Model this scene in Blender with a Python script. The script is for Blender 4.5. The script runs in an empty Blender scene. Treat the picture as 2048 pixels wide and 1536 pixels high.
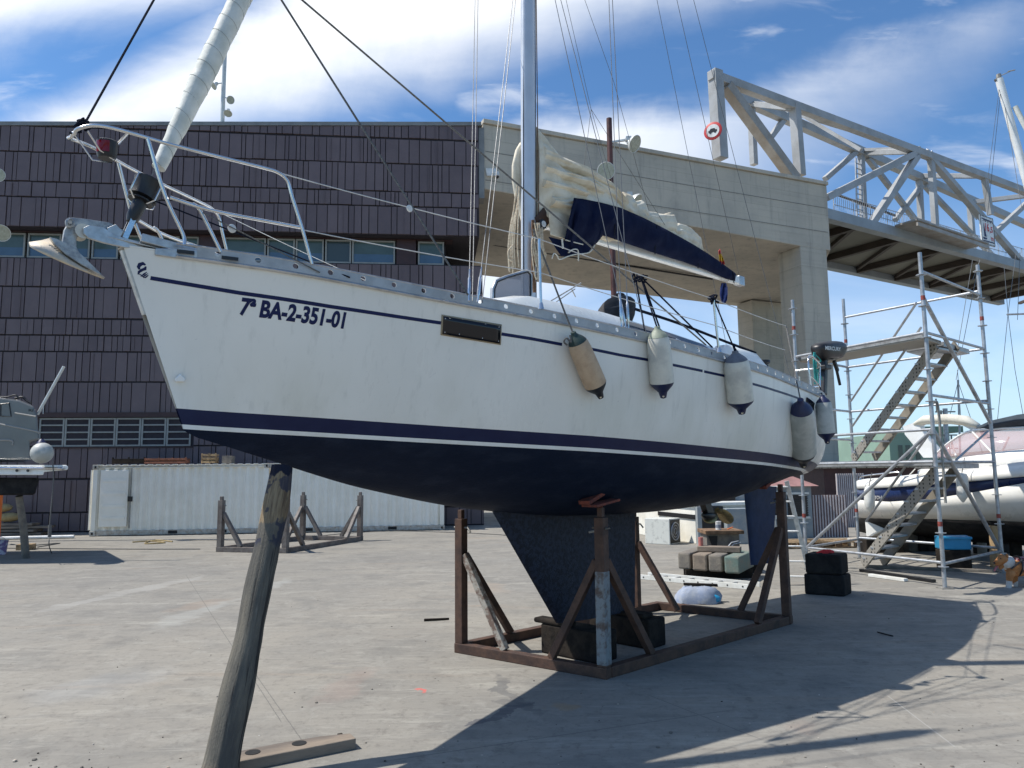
import bpy, bmesh, math, random
import numpy as np
from mathutils import Vector, Matrix
random.seed(7)
SC = bpy.context.scene
COL = SC.collection
R = math.radians

# ------------------------------------------------------------------ camera
CAM_H = 2.0
FPX, CX, CY = 1500.0, 1024.0, 768.0          # focal length / centre in photograph pixels (2048 x 1536)
PITCH, ROLL = R(6.7), R(-0.6)
def _rx(a):
    c, s = math.cos(a), math.sin(a); return np.array([[1, 0, 0], [0, c, -s], [0, s, c]])
def _rz(a):
    c, s = math.cos(a), math.sin(a); return np.array([[c, -s, 0], [s, c, 0], [0, 0, 1]])
CM = _rx(math.pi/2 + PITCH) @ _rz(ROLL)
CC = np.array([0, 0, CAM_H])
cam = bpy.data.cameras.new('camera'); camo = bpy.data.objects.new('camera', cam); COL.objects.link(camo)
cam.sensor_width = 36; cam.lens = FPX/2048*36; cam.clip_start = .1; cam.clip_end = 6000
camo.matrix_world = Matrix.Translation(CC) @ Matrix(CM.tolist()).to_4x4()
SC.camera = camo

# ------------------------------------------------------------------ light
SUN_EL, SUN_AZ = R(57), R(-90)               # the sun stands to the left of the view (azimuth from +Y, clockwise)
SC.view_settings.view_transform = 'Standard'; SC.view_settings.look = 'None'
SC.view_settings.gamma = 1; SC.view_settings.exposure = 0.17
sun = bpy.data.lights.new('sun', 'SUN'); suno = bpy.data.objects.new('sun', sun); COL.objects.link(suno)
sun.energy = 4.9; sun.angle = R(.5); sun.color = (1, .955, .89)
sd = Vector((math.sin(SUN_AZ)*math.cos(SUN_EL), math.cos(SUN_AZ)*math.cos(SUN_EL), math.sin(SUN_EL)))
suno.rotation_euler = sd.to_track_quat('Z', 'Y').to_euler()

def ray(px, py): return CM @ np.array([(px-CX)/FPX, -(py-CY)/FPX, -1.0])
def at(px, py, Y): r = ray(px, py); return CC + r*(Y/r[1])
def gnd(px, py, z=0.0): r = ray(px, py); return CC + r*((z-CAM_H)/r[2])
def onplane(px, py, p0, n):
    r = ray(px, py); n = np.asarray(n, float); return CC + r*(((np.asarray(p0)-CC) @ n)/(r @ n))

# ------------------------------------------------------------------ node helpers
class NT:
    def __init__(s, nt): s.nt = nt; s.n = nt.nodes; s.l = nt.links
    def new(s, t, **k):
        n = s.n.new(t)
        for a, v in k.items(): setattr(n, a, v)
        return n
    def put(s, sock, v):
        if isinstance(v, bpy.types.NodeSocket): s.l.new(v, sock)
        elif v is not None: sock.default_value = v
    def math(s, op, a, b=None, c=None, clamp=False):
        n = s.new('ShaderNodeMath', operation=op, use_clamp=clamp)
        s.put(n.inputs[0], a)
        if b is not None: s.put(n.inputs[1], b)
        if c is not None: s.put(n.inputs[2], c)
        return n.outputs[0]
    def mix(s, f, a, b, blend='MIX'):
        n = s.new('ShaderNodeMix', data_type='RGBA', blend_type=blend)
        s.put(n.inputs[0], f); s.put(n.inputs[6], a); s.put(n.inputs[7], b); return n.outputs[2]
    def noise(s, vec, scale, detail=4, rough=.55, dist=0):
        n = s.new('ShaderNodeTexNoise'); s.put(n.inputs['Vector'], vec); n.inputs['Scale'].default_value = scale
        n.inputs['Detail'].default_value = detail; n.inputs['Roughness'].default_value = rough; n.inputs['Distortion'].default_value = dist
        return n.outputs[0]
    def smooth(s, v, a, b, lo=0.0, hi=1.0):
        n = s.new('ShaderNodeMapRange', interpolation_type='SMOOTHSTEP'); s.put(n.inputs[0], v)
        n.inputs[1].default_value = a; n.inputs[2].default_value = b; n.inputs[3].default_value = lo; n.inputs[4].default_value = hi
        return n.outputs[0]
    def mapping(s, vec, loc=(0, 0, 0), rot=(0, 0, 0), scale=(1, 1, 1), t='POINT'):
        n = s.new('ShaderNodeMapping', vector_type=t); s.put(n.inputs[0], vec)
        n.inputs[1].default_value = loc; n.inputs[2].default_value = rot; n.inputs[3].default_value = scale; return n.outputs[0]

# ------------------------------------------------------------------ world: sky with cirrus
W = bpy.data.worlds.new('World'); SC.world = W; W.use_nodes = True
w = NT(W.node_tree); w.n.clear()
sky = w.new('ShaderNodeTexSky', sky_type='NISHITA'); sky.sun_disc = False
sky.sun_elevation = SUN_EL; sky.sun_rotation = SUN_AZ; sky.air_density = 1.0; sky.dust_density = .1; sky.ozone_density = 2.6
tc = w.new('ShaderNodeTexCoord'); sep = w.new('ShaderNodeSeparateXYZ'); w.l.new(tc.outputs['Generated'], sep.inputs[0])
ay = w.math('MAXIMUM', w.math('ABSOLUTE', sep.outputs[1]), .08)
P_ = w.math('DIVIDE', sep.outputs[0], ay); Q_ = w.math('DIVIDE', sep.outputs[2], ay)
comb = w.new('ShaderNodeCombineXYZ'); w.put(comb.inputs[0], P_); w.put(comb.inputs[1], Q_)
strk = w.mapping(comb.outputs[0], rot=(0, 0, R(-22)), scale=(1.6, 5.5, 1))
n1 = w.noise(strk, 1.5, 7, .55, .3); n2 = w.noise(comb.outputs[0], 3.2, 7, .6, .4); n3 = w.noise(strk, 3.0, 6, .55, .5)
warp = w.math('ADD', w.math('MULTIPLY', w.math('SUBTRACT', n2, .5), .09), w.math('MULTIPLY', w.math('SUBTRACT', n1, .5), .10))
def pq(px, py): r = ray(px, py); return r[0]/r[1], r[2]/r[1]
def side(p0, p1, a, b):
    """1 on the right-hand side of the line p0 -> p1 (as seen in the sky), soft edge from a to b"""
    (x0, y0), (x1, y1) = pq(*p0), pq(*p1); L = math.hypot(x1-x0, y1-y0); nx, ny = (y1-y0)/L, -(x1-x0)/L
    d = w.math('ADD', w.math('MULTIPLY', P_, nx), w.math('MULTIPLY', Q_, ny)); d = w.math('ADD', d, -(nx*x0+ny*y0))
    return w.smooth(w.math('ADD', d, warp), a, b)
band = w.math('MULTIPLY', side((20, 265), (470, 10), -.03, .07), side((1560, -10), (700, 262), -.02, .15))
corner = side((430, -10), (-60, 95), -.05, .09)
sec = w.math('MULTIPLY', side((1040, 262), (1560, 128), -.01, .09) if False else side((1040, 255), (1640, 110), -.02, .05), side((1900, 60), (1440, 420), -.12, .2))
ci = w.math('MULTIPLY', w.smooth(n3, .5, .78), w.smooth(n1, .35, .6))
low = w.smooth(Q_, .45, .0, 0, .62)
cl = w.math('MAXIMUM', w.math('MULTIPLY', band, .99), w.math('MULTIPLY', corner, .95))
cl = w.math('MAXIMUM', cl, w.math('MULTIPLY', sec, .85))
cl = w.math('MAXIMUM', cl, w.math('MULTIPLY', ci, .55))
cl = w.math('MAXIMUM', cl, w.math('MULTIPLY', low, w.smooth(n3, .3, .75, .6, 1.0)))
SKY = .115
cl = w.math('MULTIPLY', cl, w.smooth(Q_, 1.7, .9, .15, 1.0))  # clouds thinned in the unseen sky overhead to darken the ambient light
cl = w.math('MULTIPLY', cl, w.smooth(sep.outputs[1], -.15, .3, .12, 1.0))  # clouds cut back behind the camera, out of view, for less ambient light
skyc = w.new('ShaderNodeBackground'); w.put(skyc.inputs[0], w.mix(1.0, sky.outputs[0], (.74, 1.03, 1.24, 1), 'MULTIPLY')); skyc.inputs[1].default_value = SKY
cb = w.mix(w.smooth(n2, .3, .75), (.90, .94, .985, 1), (1, 1, 1, 1))
cb = w.mix(w.smooth(Q_, .22, .0), cb, (.50, .64, .83, 1))
cbg = w.new('ShaderNodeBackground'); w.put(cbg.inputs[0], cb); cbg.inputs[1].default_value = 1.12
mx = w.new('ShaderNodeMixShader'); w.put(mx.inputs[0], cl); w.l.new(skyc.outputs[0], mx.inputs[1]); w.l.new(cbg.outputs[0], mx.inputs[2])
wo = w.new('ShaderNodeOutputWorld'); w.l.new(mx.outputs[0], wo.inputs[0])

# ------------------------------------------------------------------ materials
def mat(name, col, rough=.6, metal=0.0, var=.18, scale=5.0, col2=None, thr=(.35, .7), bump=.15, bscale=60, stretch=(1, 1, 1), spec=None, coat=0):
    m = bpy.data.materials.new(name); m.use_nodes = True; t = NT(m.node_tree)
    b = t.n['Principled BSDF']; tcn = t.new('ShaderNodeTexCoord'); v = t.mapping(tcn.outputs['Object'], scale=stretch)
    c = (*col, 1)
    if col2 is None: col2 = tuple(x*(1-var*1.6) for x in col)
    f = t.smooth(t.noise(v, scale, 6, .62), thr[0], thr[1])
    cc = t.mix(f, c, (*col2, 1))
    if var: 
        g = t.math('MULTIPLY_ADD', t.noise(v, scale*7.3, 4, .6), var, 1-var*.5)
        cc = t.mix(1.0, cc, g, 'MULTIPLY')
    t.put(b.inputs['Base Color'], cc); b.inputs['Metallic'].default_value = metal
    rr = t.math('MULTIPLY_ADD', t.noise(v, scale*2.1, 4, .6), .25, rough-.125, clamp=True)
    t.put(b.inputs['Roughness'], rr)
    if spec is not None: b.inputs['Specular IOR Level'].default_value = spec
    if coat: b.inputs['Coat Weight'].default_value = coat
    if bump:
        bn = t.new('ShaderNodeBump'); bn.inputs['Strength'].default_value = bump; bn.inputs['Distance'].default_value = .01
        t.put(bn.inputs['Height'], t.noise(v, bscale, 5, .6)); t.l.new(bn.outputs[0], b.inputs['Normal'])
    return m
def glass(name, col, rough=.03, alpha=None):
    m = bpy.data.materials.new(name); m.use_nodes = True; b = m.node_tree.nodes['Principled BSDF']
    b.inputs['Base Color'].default_value = (*col, 1); b.inputs['Roughness'].default_value = rough
    if alpha is not None: b.inputs['Alpha'].default_value = alpha
    return m
M = {}
M['steel'] = mat('stainless_tube', (.68, .68, .67), .2, 1.0, .1, 8, bump=.05)
M['alu'] = mat('weathered_aluminium', (.52, .53, .53), .42, .85, .2, 9, bump=.1)
M['alurail'] = mat('anodised_toe_rail', (.40, .42, .43), .5, .2, .15, 6, bump=.05)
M['galv'] = mat('galvanised_tube', (.44, .46, .48), .45, .6, .3, 7, (.3, .31, .32), bump=.15)
M['galvd'] = mat('galvanised_dull', (.33, .32, .29), .6, .35, .3, 7, (.2, .19, .17), bump=.2)
M['galvanchor'] = mat('galvanised_anchor', (.42, .43, .42), .5, .55, .3, 18, (.2, .21, .23), bump=.3)
M['cream_anchor'] = mat('worn_anchor_palm', (.62, .52, .38), .6, .1, .25, 12, (.45, .42, .38), bump=.25)
M['black'] = mat('black_plastic', (.012, .012, .014), .4, 0, .2, 8)
M['rope_black'] = mat('dark_rope', (.012, .016, .03), .85, 0, .3, 60, bump=.5, bscale=200)
M['rope_grey'] = mat('grey_rope', (.16, .155, .145), .85, 0, .35, 60, bump=.5, bscale=200)
M['rope_cream'] = mat('cream_rope', (.62, .54, .4), .9, 0, .35, 40, (.4, .3, .2), bump=.5, bscale=150)
M['rope_brown'] = mat('brown_rope', (.2, .11, .06), .9, 0, .35, 40, bump=.5, bscale=150)
M['rope_green'] = mat('turquoise_rope', (.03, .3, .28), .85, 0, .3, 40)
M['wire'] = mat('rigging_wire', (.13, .135, .14), .5, .3, .1, 30)
M['mast'] = mat('anodised_mast', (.56, .59, .63), .38, .35, .06, 3, bump=.03)
M['wire_bright'] = mat('lifeline_wire', (.6, .6, .58), .5, .3, .1, 30)
M['sail'] = mat('cream_sailcloth', (.72, .66, .53), .75, 0, .14, 4, (.56, .47, .33), bump=.9, bscale=9)
M['genoa'] = mat('rolled_sailcloth', (.66, .66, .6), .7, 0, .12, 7, (.52, .53, .47), bump=.3, bscale=22)
M['genoa_seam'] = mat('uv_strip_edge', (.25, .26, .24), .8)
M['navy'] = mat('navy_canvas', (.006, .009, .03), .85, 0, .3, 6, (.011, .016, .042), bump=1.0, bscale=7, stretch=(1, 1, .6))
M['white'] = mat('white_gelcoat', (.78, .79, .77), .25, 0, .05, 3, (.7, .7, .66), bump=.02)
M['white_dull'] = mat('old_white_paint', (.72, .72, .68), .55, 0, .12, 5, (.6, .59, .53), bump=.1)
M['cream_wall'] = mat('cream_wall_paint', (.78, .76, .68), .7, 0, .08, 2, (.66, .63, .54), bump=.1)
M['antifoul'] = mat('dark_blue_antifouling', (.006, .0115, .027), .6, 0, .45, 2.2, (.016, .023, .042), thr=(.45, .75), bump=.35, bscale=40, stretch=(1, 1, 2.5))
M['keelpaint'] = mat('rough_keel_antifouling', (.010, .013, .022), .5, 0, .4, 22, (.02, .026, .045), thr=(.45, .55), bump=.8, bscale=70)
M['rudderblue'] = mat('blue_rudder_antifouling', (.016, .032, .085), .55, 0, .3, 4, (.01, .02, .055), bump=.2)
M['boottop'] = mat('navy_boot_top', (.007, .012, .05), .35, 0, .2, 4, (.011, .018, .06), bump=.05)
M['markblue'] = mat('navy_vinyl', (.008, .016, .075), .4, 0, .1, 10, bump=0)
M['smoke'] = glass('smoked_acrylic', (.006, .006, .009), .12)
M['tan_seal'] = mat('aged_sealant', (.33, .27, .18), .8)
M['window_tint'] = glass('tinted_cabin_window', (.05, .07, .1), .08)
M['wood_grey'] = mat('weathered_log', (.27, .24, .19), .85, 0, .5, 5, (.10, .10, .095), thr=(.3, .62), bump=.9, bscale=34, stretch=(1, 1, .12))
M['wood_tan'] = mat('bare_tan_wood', (.42, .29, .15), .85, 0, .4, 9, (.25, .16, .08), bump=.6, bscale=40, stretch=(1, 1, .2))
M['wood_plank'] = mat('worn_plank', (.25, .2, .15), .85, 0, .45, 4, (.12, .10, .085), bump=.6, bscale=40, stretch=(.2, 1, 1))
M['wood_dark'] = mat('dark_keel_block', (.035, .028, .022), .9, 0, .5, 6, (.015, .013, .012), bump=.7, bscale=30)
M['wood_block'] = mat('grey_timber', (.21, .185, .15), .85, 0, .45, 6, (.12, .11, .10), bump=.6, bscale=35)
M['wood_teal'] = mat('teal_stained_timber', (.13, .19, .165), .85, 0, .45, 6, (.2, .19, .15), bump=.6, bscale=35)
M['wood_brown'] = mat('brown_wood', (.22, .13, .07), .85, 0, .4, 6, bump=.5)
M['pallet'] = mat('pallet_wood', (.42, .29, .16), .85, 0, .4, 6, bump=.5)
M['blockblack'] = mat('blackened_block', (.012, .012, .013), .85, 0, .5, 5, (.028, .027, .026), bump=.6, bscale=28)
M['cradle'] = mat('rusty_brown_cradle', (.105, .06, .042), .65, .1, .45, 6, (.055, .036, .03), bump=.35, bscale=30)
M['cradle_grey'] = mat('grey_cradle_paint', (.16, .14, .125), .65, .1, .4, 6, (.09, .07, .06), bump=.3, bscale=30)
M['cradle_white'] = mat('flaking_white_paint', (.34, .31, .26), .75, 0, .4, 12, (.15, .1, .075), thr=(.44, .58), bump=.4)
M['cradle_blue'] = mat('flaking_pale_blue_paint', (.2, .22, .225), .7, 0, .45, 7, (.10, .07, .055), thr=(.44, .6), bump=.4)
M['rust'] = mat('red_rust', (.2, .045, .025), .85, 0, .4, 20, (.08, .025, .02), bump=.5)
M['redmark'] = mat('worn_red_tape', (.3, .06, .045), .7, 0, .3, 30)
M['red'] = mat('red_paint', (.55, .03, .03), .5)
M['orange'] = mat('orange_paint', (.75, .16, .02), .5)
M['redlens'] = glass('red_lens', (.16, .004, .01), .1)
M['bronze'] = mat('bronze_propeller', (.42, .32, .15), .45, .8, .3, 30, (.22, .16, .08), bump=.3)
M['clad_a'] = mat('dark_ceramic_panel', (.142, .108, .112), .45, 0, .14, 1.2, (.122, .093, .098), bump=.05, bscale=20, spec=.35)
M['clad_b'] = mat('dark_ceramic_panel_light', (.154, .117, .122), .43, 0, .14, 1.2, (.134, .102, .107), bump=.05, bscale=20, spec=.35)
M['clad_c'] = mat('dark_ceramic_panel_deep', (.132, .10, .106), .47, 0, .14, 1.2, (.114, .087, .094), bump=.05, bscale=20, spec=.35)
M['clad_back'] = mat('dark_joint', (.03, .024, .031), .8)
M['maroon'] = mat('maroon_steel', (.05, .022, .022), .5, .1, .2, 3)
M['coping'] = mat('grey_metal_coping', (.24, .24, .23), .55, .2, .15, 2)
M['winframe'] = mat('aluminium_window_frame', (.30, .30, .28), .5, .2, .1, 5)
M['pane'] = glass('dark_window_glass', (.045, .065, .07), .03)
M['blind'] = mat('teal_blind_behind_glass', (.07, .11, .105), .12, 0, .1, 2, bump=0)
M['blind_low'] = mat('blue_blind_behind_glass', (.07, .13, .20), .12, 0, .1, 2, bump=0)
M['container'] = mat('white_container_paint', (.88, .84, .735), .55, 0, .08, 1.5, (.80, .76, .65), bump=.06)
M['container_trim'] = mat('worn_container_rail', (.52, .5, .44), .6, 0, .3, 8, (.36, .28, .2), bump=.2)
M['rubber'] = mat('black_rubber', (.01, .01, .01), .7)
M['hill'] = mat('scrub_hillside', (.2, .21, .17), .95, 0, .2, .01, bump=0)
M['greenwall'] = mat('pale_green_wall', (.22, .33, .26), .7, 0, .1, .4, bump=0)
M['redroof'] = mat('faded_red_roof', (.36, .19, .17), .7, 0, .2, 2)
M['darkred'] = mat('dark_red_wall', (.075, .027, .022), .7)
M['fencewhite'] = mat('pale_fence_slat', (.5, .45, .44), .6, 0, .1, 4)
M['fencebrown'] = mat('brown_fence_slat', (.16, .1, .095), .6, 0, .1, 4)
M['louvre'] = mat('dark_louvre', (.05, .038, .034), .5, .1)
M['cabinet'] = mat('grey_blue_cabinet', (.31, .325, .315), .6, 0, .25, 3, (.2, .25, .285), bump=.1)
M['fan'] = mat('fan_black', (.015, .015, .016), .5)
M['acwhite'] = mat('battered_white_casing', (.62, .62, .56), .55, 0, .2, 9, (.45, .45, .41), thr=(.5, .7), bump=.2)
M['plastic_white'] = mat('white_plastic', (.75, .75, .72), .4)
M['blue_plastic'] = mat('bright_blue_plastic', (.02, .27, .5), .45, 0, .1, 3)
M['bluecloth'] = mat('pale_blue_bag', (.24, .29, .40), .7, 0, .3, 8, (.36, .39, .44), bump=.5, bscale=20)
M['fender_tan'] = mat('tan_fender_cover', (.50, .37, .25), .85, 0, .15, 12, (.42, .3, .2), bump=.4, bscale=80)
M['fender_white'] = mat('grubby_white_fender', (.62, .60, .52), .5, 0, .15, 5, (.48, .47, .42), thr=(.4, .65), bump=.08)
M['fender_grey'] = mat('grubby_grey_fender', (.48, .48, .44), .5, 0, .2, 4, (.36, .37, .34), thr=(.4, .6), bump=.08)
M['fender_navy'] = mat('navy_fender_end', (.012, .018, .07), .45, 0, .2, 6)
M['fender_black'] = mat('black_fender_end', (.012, .014, .02), .5, 0, .2, 6)
M['fender_olive'] = mat('algae_fender_top', (.30, .33, .25), .6, 0, .2, 8)
M['fender_slate'] = mat('slate_fender_top', (.16, .17, .2), .6, 0, .2, 8)
M['fender_green'] = mat('dark_green_fender_end', (.02, .045, .04), .55, 0, .3, 8)
M['greyhull'] = mat('grey_gelcoat', (.16, .16, .155), .22, 0, .08, 1.5, (.13, .13, .125), bump=.02)
M['bluestripe'] = mat('navy_hull_band', (.014, .03, .1), .3, 0, .1, 3)
M['creamhull'] = mat('cream_gelcoat', (.78, .765, .71), .3, 0, .06, 2, (.73, .71, .65), bump=.02)
M['pinkglass'] = glass('pinkish_windscreen', (.55, .38, .38), .1, .45)
M['canvas_white'] = mat('white_canvas', (.68, .65, .55), .8, 0, .15, 4, bump=.4, bscale=20)
M['canvas_dark'] = mat('slate_canvas', (.03, .045, .06), .85, 0, .2, 4, bump=.4, bscale=20)
M['pack'] = mat('dark_grey_backpack', (.035, .032, .034), .85, 0, .25, 9, bump=.3)
M['truss'] = mat('pale_grey_steel', (.35, .36, .365), .5, .05, .2, .8, (.26, .26, .25), bump=.05)
M['truss_rust'] = mat('grimy_steel', (.26, .23, .195), .6, .05, .3, 1.2, (.34, .33, .31), bump=.08)
M['deckedge'] = mat('bluish_grey_deck_edge', (.29, .32, .34), .55, .1, .12, .7, bump=.05)
M['soffit'] = mat('grey_green_soffit', (.19, .185, .15), .8, 0, .1, .6, bump=.05)
M['darkbeam'] = mat('dark_brown_crossbeam', (.06, .045, .035), .7, 0, .2, 1)
M['yellow'] = mat('yellow_cloth', (.8, .5, .02), .8)
M['redcloth'] = mat('red_cloth', (.55, .02, .02), .8)
M['fur_tan'] = mat('tan_dog_fur', (.32, .13, .04), .9, 0, .25, 14, (.42, .2, .08), bump=.5, bscale=120)
M['fur_white'] = mat('white_dog_fur', (.55, .52, .48), .9, 0, .15, 14, bump=.5, bscale=120)
M['pink'] = mat('pink_tongue', (.5, .15, .18), .5)
M['harness'] = mat('maroon_harness', (.14, .02, .03), .7, 0, .2, 10, (.45, .36, .38), thr=(.52, .58))
M['sack'] = mat('tan_sack', (.4, .3, .14), .9, 0, .2, 6, bump=.5)
M['lampglass'] = mat('lamp_lens', (.40, .41, .33), .25, 0, .15, 10, (.3, .31, .24), bump=.02)
M['lampshell'] = mat('lamp_shell', (.6, .61, .58), .4, .2, .1, 6)

# ground concrete with slab joints, worn pale tracks, stains and an old paint spot
def ground_mat():
    m = bpy.data.materials.new('yard_concrete'); m.use_nodes = True; t = NT(m.node_tree); b = t.n['Principled BSDF']
    geo = t.new('ShaderNodeNewGeometry'); P = geo.outputs['Position']
    big = t.noise(P, .22, 6, .6, .4); mid = t.noise(P, 1.1, 8, .65, .3); fine = t.noise(P, 14, 8, .7); grit = t.noise(P, 85, 3, .7)
    strv = t.mapping(P, rot=(0, 0, R(-17)), scale=(.35, 2.4, 1)); st = t.noise(strv, 1.1, 8, .68, .6)
    c = t.mix(t.smooth(big, .32, .68), (.385, .362, .325, 1), (.315, .305, .287, 1))
    c = t.mix(t.smooth(mid, .45, .7, 0, .7), c, (.235, .232, .225, 1)); c = t.mix(t.smooth(t.noise(P, .55, 8, .7, .8), .5, .68, 0, .5), c, (.27, .262, .25, 1)); c = t.mix(t.smooth(t.noise(P, 2.4, 8, .75, .5), .53, .6, 0, .3), c, (.46, .45, .42, 1))
    c = t.mix(t.smooth(st, .53, .72, 0, .5), c, (.54, .525, .48, 1))
    c = t.mix(t.smooth(t.noise(strv, .7, 5, .6, .3), .58, .76, 0, .5), c, (.42, .33, .255, 1))
    c = t.mix(t.smooth(fine, .5, .72, 0, .6), c, (.20, .19, .178, 1))
    c = t.mix(t.smooth(t.noise(P, 5.5, 8, .75, .4), .53, .66, 0, .65), c, (.22, .205, .19, 1))
    c = t.mix(t.smooth(t.noise(strv, 4.5, 8, .72, .8), .54, .68, 0, .45), c, (.50, .485, .45, 1))
    c = t.mix(t.smooth(t.noise(strv, 3.1, 8, .72, .8), .46, .33, 0, .45), c, (.22, .21, .2, 1))
    c = t.mix(t.smooth(grit, .62, .75, 0, .45), c, (.52, .5, .46, 1))
    c = t.mix(t.smooth(grit, .36, .26, 0, .35), c, (.16, .15, .14, 1))
    c = t.mix(1.0, c, (.72, .705, .66, 1), 'MULTIPLY')
    wv = t.noise(P, 2.2, 5, .65)
    wn = t.new('ShaderNodeVectorMath', operation='SCALE'); nz = t.new('ShaderNodeTexNoise'); t.put(nz.inputs['Vector'], P); nz.inputs['Scale'].default_value = 1.3; nz.inputs['Detail'].default_value = 6; nz.inputs['Roughness'].default_value = .65
    sb = t.new('ShaderNodeVectorMath', operation='SUBTRACT'); t.l.new(nz.outputs[1], sb.inputs[0]); sb.inputs[1].default_value = (.5, .5, .5)
    t.l.new(sb.outputs[0], wn.inputs[0]); wn.inputs['Scale'].default_value = .9
    ad = t.new('ShaderNodeVectorMath', operation='ADD'); t.put(ad.inputs[0], P); t.l.new(wn.outputs[0], ad.inputs[1]); PW = ad.outputs[0]
    def blob(pa, pb, wid, col, amt, warp=True, soft=.5):
        """an elongated stain from ground point pa to pb"""
        a, bb = gnd(*pa), gnd(*pb); mid_ = (a+bb)/2; d = bb-a; L = max(np.hypot(d[0], d[1])/2, wid); ang = math.atan2(d[1], d[0])
        v = t.mapping(PW if warp else P, loc=tuple(mid_), rot=(0, 0, ang), scale=(L, wid, 1), t='TEXTURE')
        ss = t.new('ShaderNodeSeparateXYZ'); t.put(ss.inputs[0], v)
        r2 = t.math('ADD', t.math('POWER', ss.outputs[0], 2.0), t.math('POWER', ss.outputs[1], 2.0))
        r2 = t.math('ADD', r2, t.math('MULTIPLY', t.math('SUBTRACT', wv, .5), .9))
        return t.math('MULTIPLY', t.smooth(r2, 1.0, 1.0-soft, 0, amt), t.smooth(st, .3, .55, .35, 1.0)), col
    for bl in [((285, 1268), (470, 1195), .24, (.35, .35, .32, 1), .45, True, .8), ((440, 1210), (600, 1150), .16, (.36, .36, .33, 1), .4, True, .8),
               ((20, 1235), (420, 1150), .28, (.36, .35, .32, 1), .45), ((330, 1225), (460, 1195), .35, (.3, .235, .18, 1), .4, True, .8),
               ((30, 1420), (330, 1330), .5, (.33, .33, .315, 1), .35, True, .9), ((980, 1345), (1085, 1445), .10, (.10, .10, .10, 1), .6, True, .35),
               ((960, 1400), (1075, 1412), .13, (.10, .10, .10, 1), .6, True, .35), ((905, 1455), (1075, 1400), .08, (.1, .1, .105, 1), .85, True, .2),
               ((1090, 1410), (1150, 1430), .14, (.3, .2, .1, 1), .5, True, .8), ((640, 1430), (740, 1330), .25, (.3, .22, .18, 1), .3, True, .9),
               ((905, 1160), (1010, 1190), .5, (.31, .24, .18, 1), .4, True, .8), ((660, 1330), (690, 1325), .08, (.19, .18, .17, 1), .7, True, .6),
               ((1560, 1445), (1640, 1470), .2, (.3, .23, .19, 1), .3, True, .9)]:
        f, col = blob(*bl); c = t.mix(f, c, col)
    f, col = blob((832, 1380), (856, 1384), .06, (.62, .11, .09, 1), .75, True, .6); c = t.mix(f, c, col)
    sx = t.new('ShaderNodeSeparateXYZ'); t.put(sx.inputs[0], P)
    jit = t.math('MULTIPLY', t.math('SUBTRACT', fine, .5), .02)
    for (pa, pb, wd, ext) in [((505, 1340), (602, 1478), .006, .15), ((800, 1518), (1430, 1425), .008, .3), ((1310, 1395), (1500, 1470), .007, .2), ((1780, 1395), (1905, 1490), .009, .1),
                              ((560, 1440), (372, 1150), .006, .1)]:
        a, bb = gnd(*pa), gnd(*pb); d = bb-a; L = np.hypot(d[0], d[1]); dx, dy = d[0]/L, d[1]/L
        across = t.math('ADD', t.math('ADD', t.math('MULTIPLY', sx.outputs[0], -dy), t.math('MULTIPLY', sx.outputs[1], dx)), dy*a[0]-dx*a[1])
        along = t.math('ADD', t.math('ADD', t.math('MULTIPLY', sx.outputs[0], dx), t.math('MULTIPLY', sx.outputs[1], dy)), -dx*a[0]-dy*a[1])
        ln = t.smooth(t.math('ABSOLUTE', t.math('ADD', across, jit)), wd, wd*.4)
        ln = t.math('MULTIPLY', ln, t.math('MULTIPLY', t.smooth(along, -ext, 0), t.smooth(along, L+ext, L)))
        col = (.33, .32, .29, 1) if pa[0] == 1780 else (.12, .115, .105, 1)
        c = t.mix(t.math('MULTIPLY', ln, .75), c, col)
    t.put(b.inputs['Base Color'], c)
    t.put(b.inputs['Roughness'], t.smooth(mid, .3, .7, .7, .95)); b.inputs['Specular IOR Level'].default_value = .3
    bn = t.new('ShaderNodeBump'); bn.inputs['Strength'].default_value = .35; bn.inputs['Distance'].default_value = .012
    t.put(bn.inputs['Height'], t.math('ADD', t.math('MULTIPLY', fine, .7), t.math('MULTIPLY', grit, .35))); t.l.new(bn.outputs[0], b.inputs['Normal'])
    return m
for k_, v_ in (('antifoul', .12), ('keelpaint', .25), ('rudderblue', .2), ('boottop', .22), ('navy', .08), ('markblue', .2), ('wood_dark', .15), ('blockblack', .15), ('rope_black', .1), ('cradle', .25), ('clad_a', .3), ('clad_b', .3), ('clad_c', .3)): M[k_].node_tree.nodes['Principled BSDF'].inputs['Specular IOR Level'].default_value = v_
M['ground'] = ground_mat()

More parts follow.
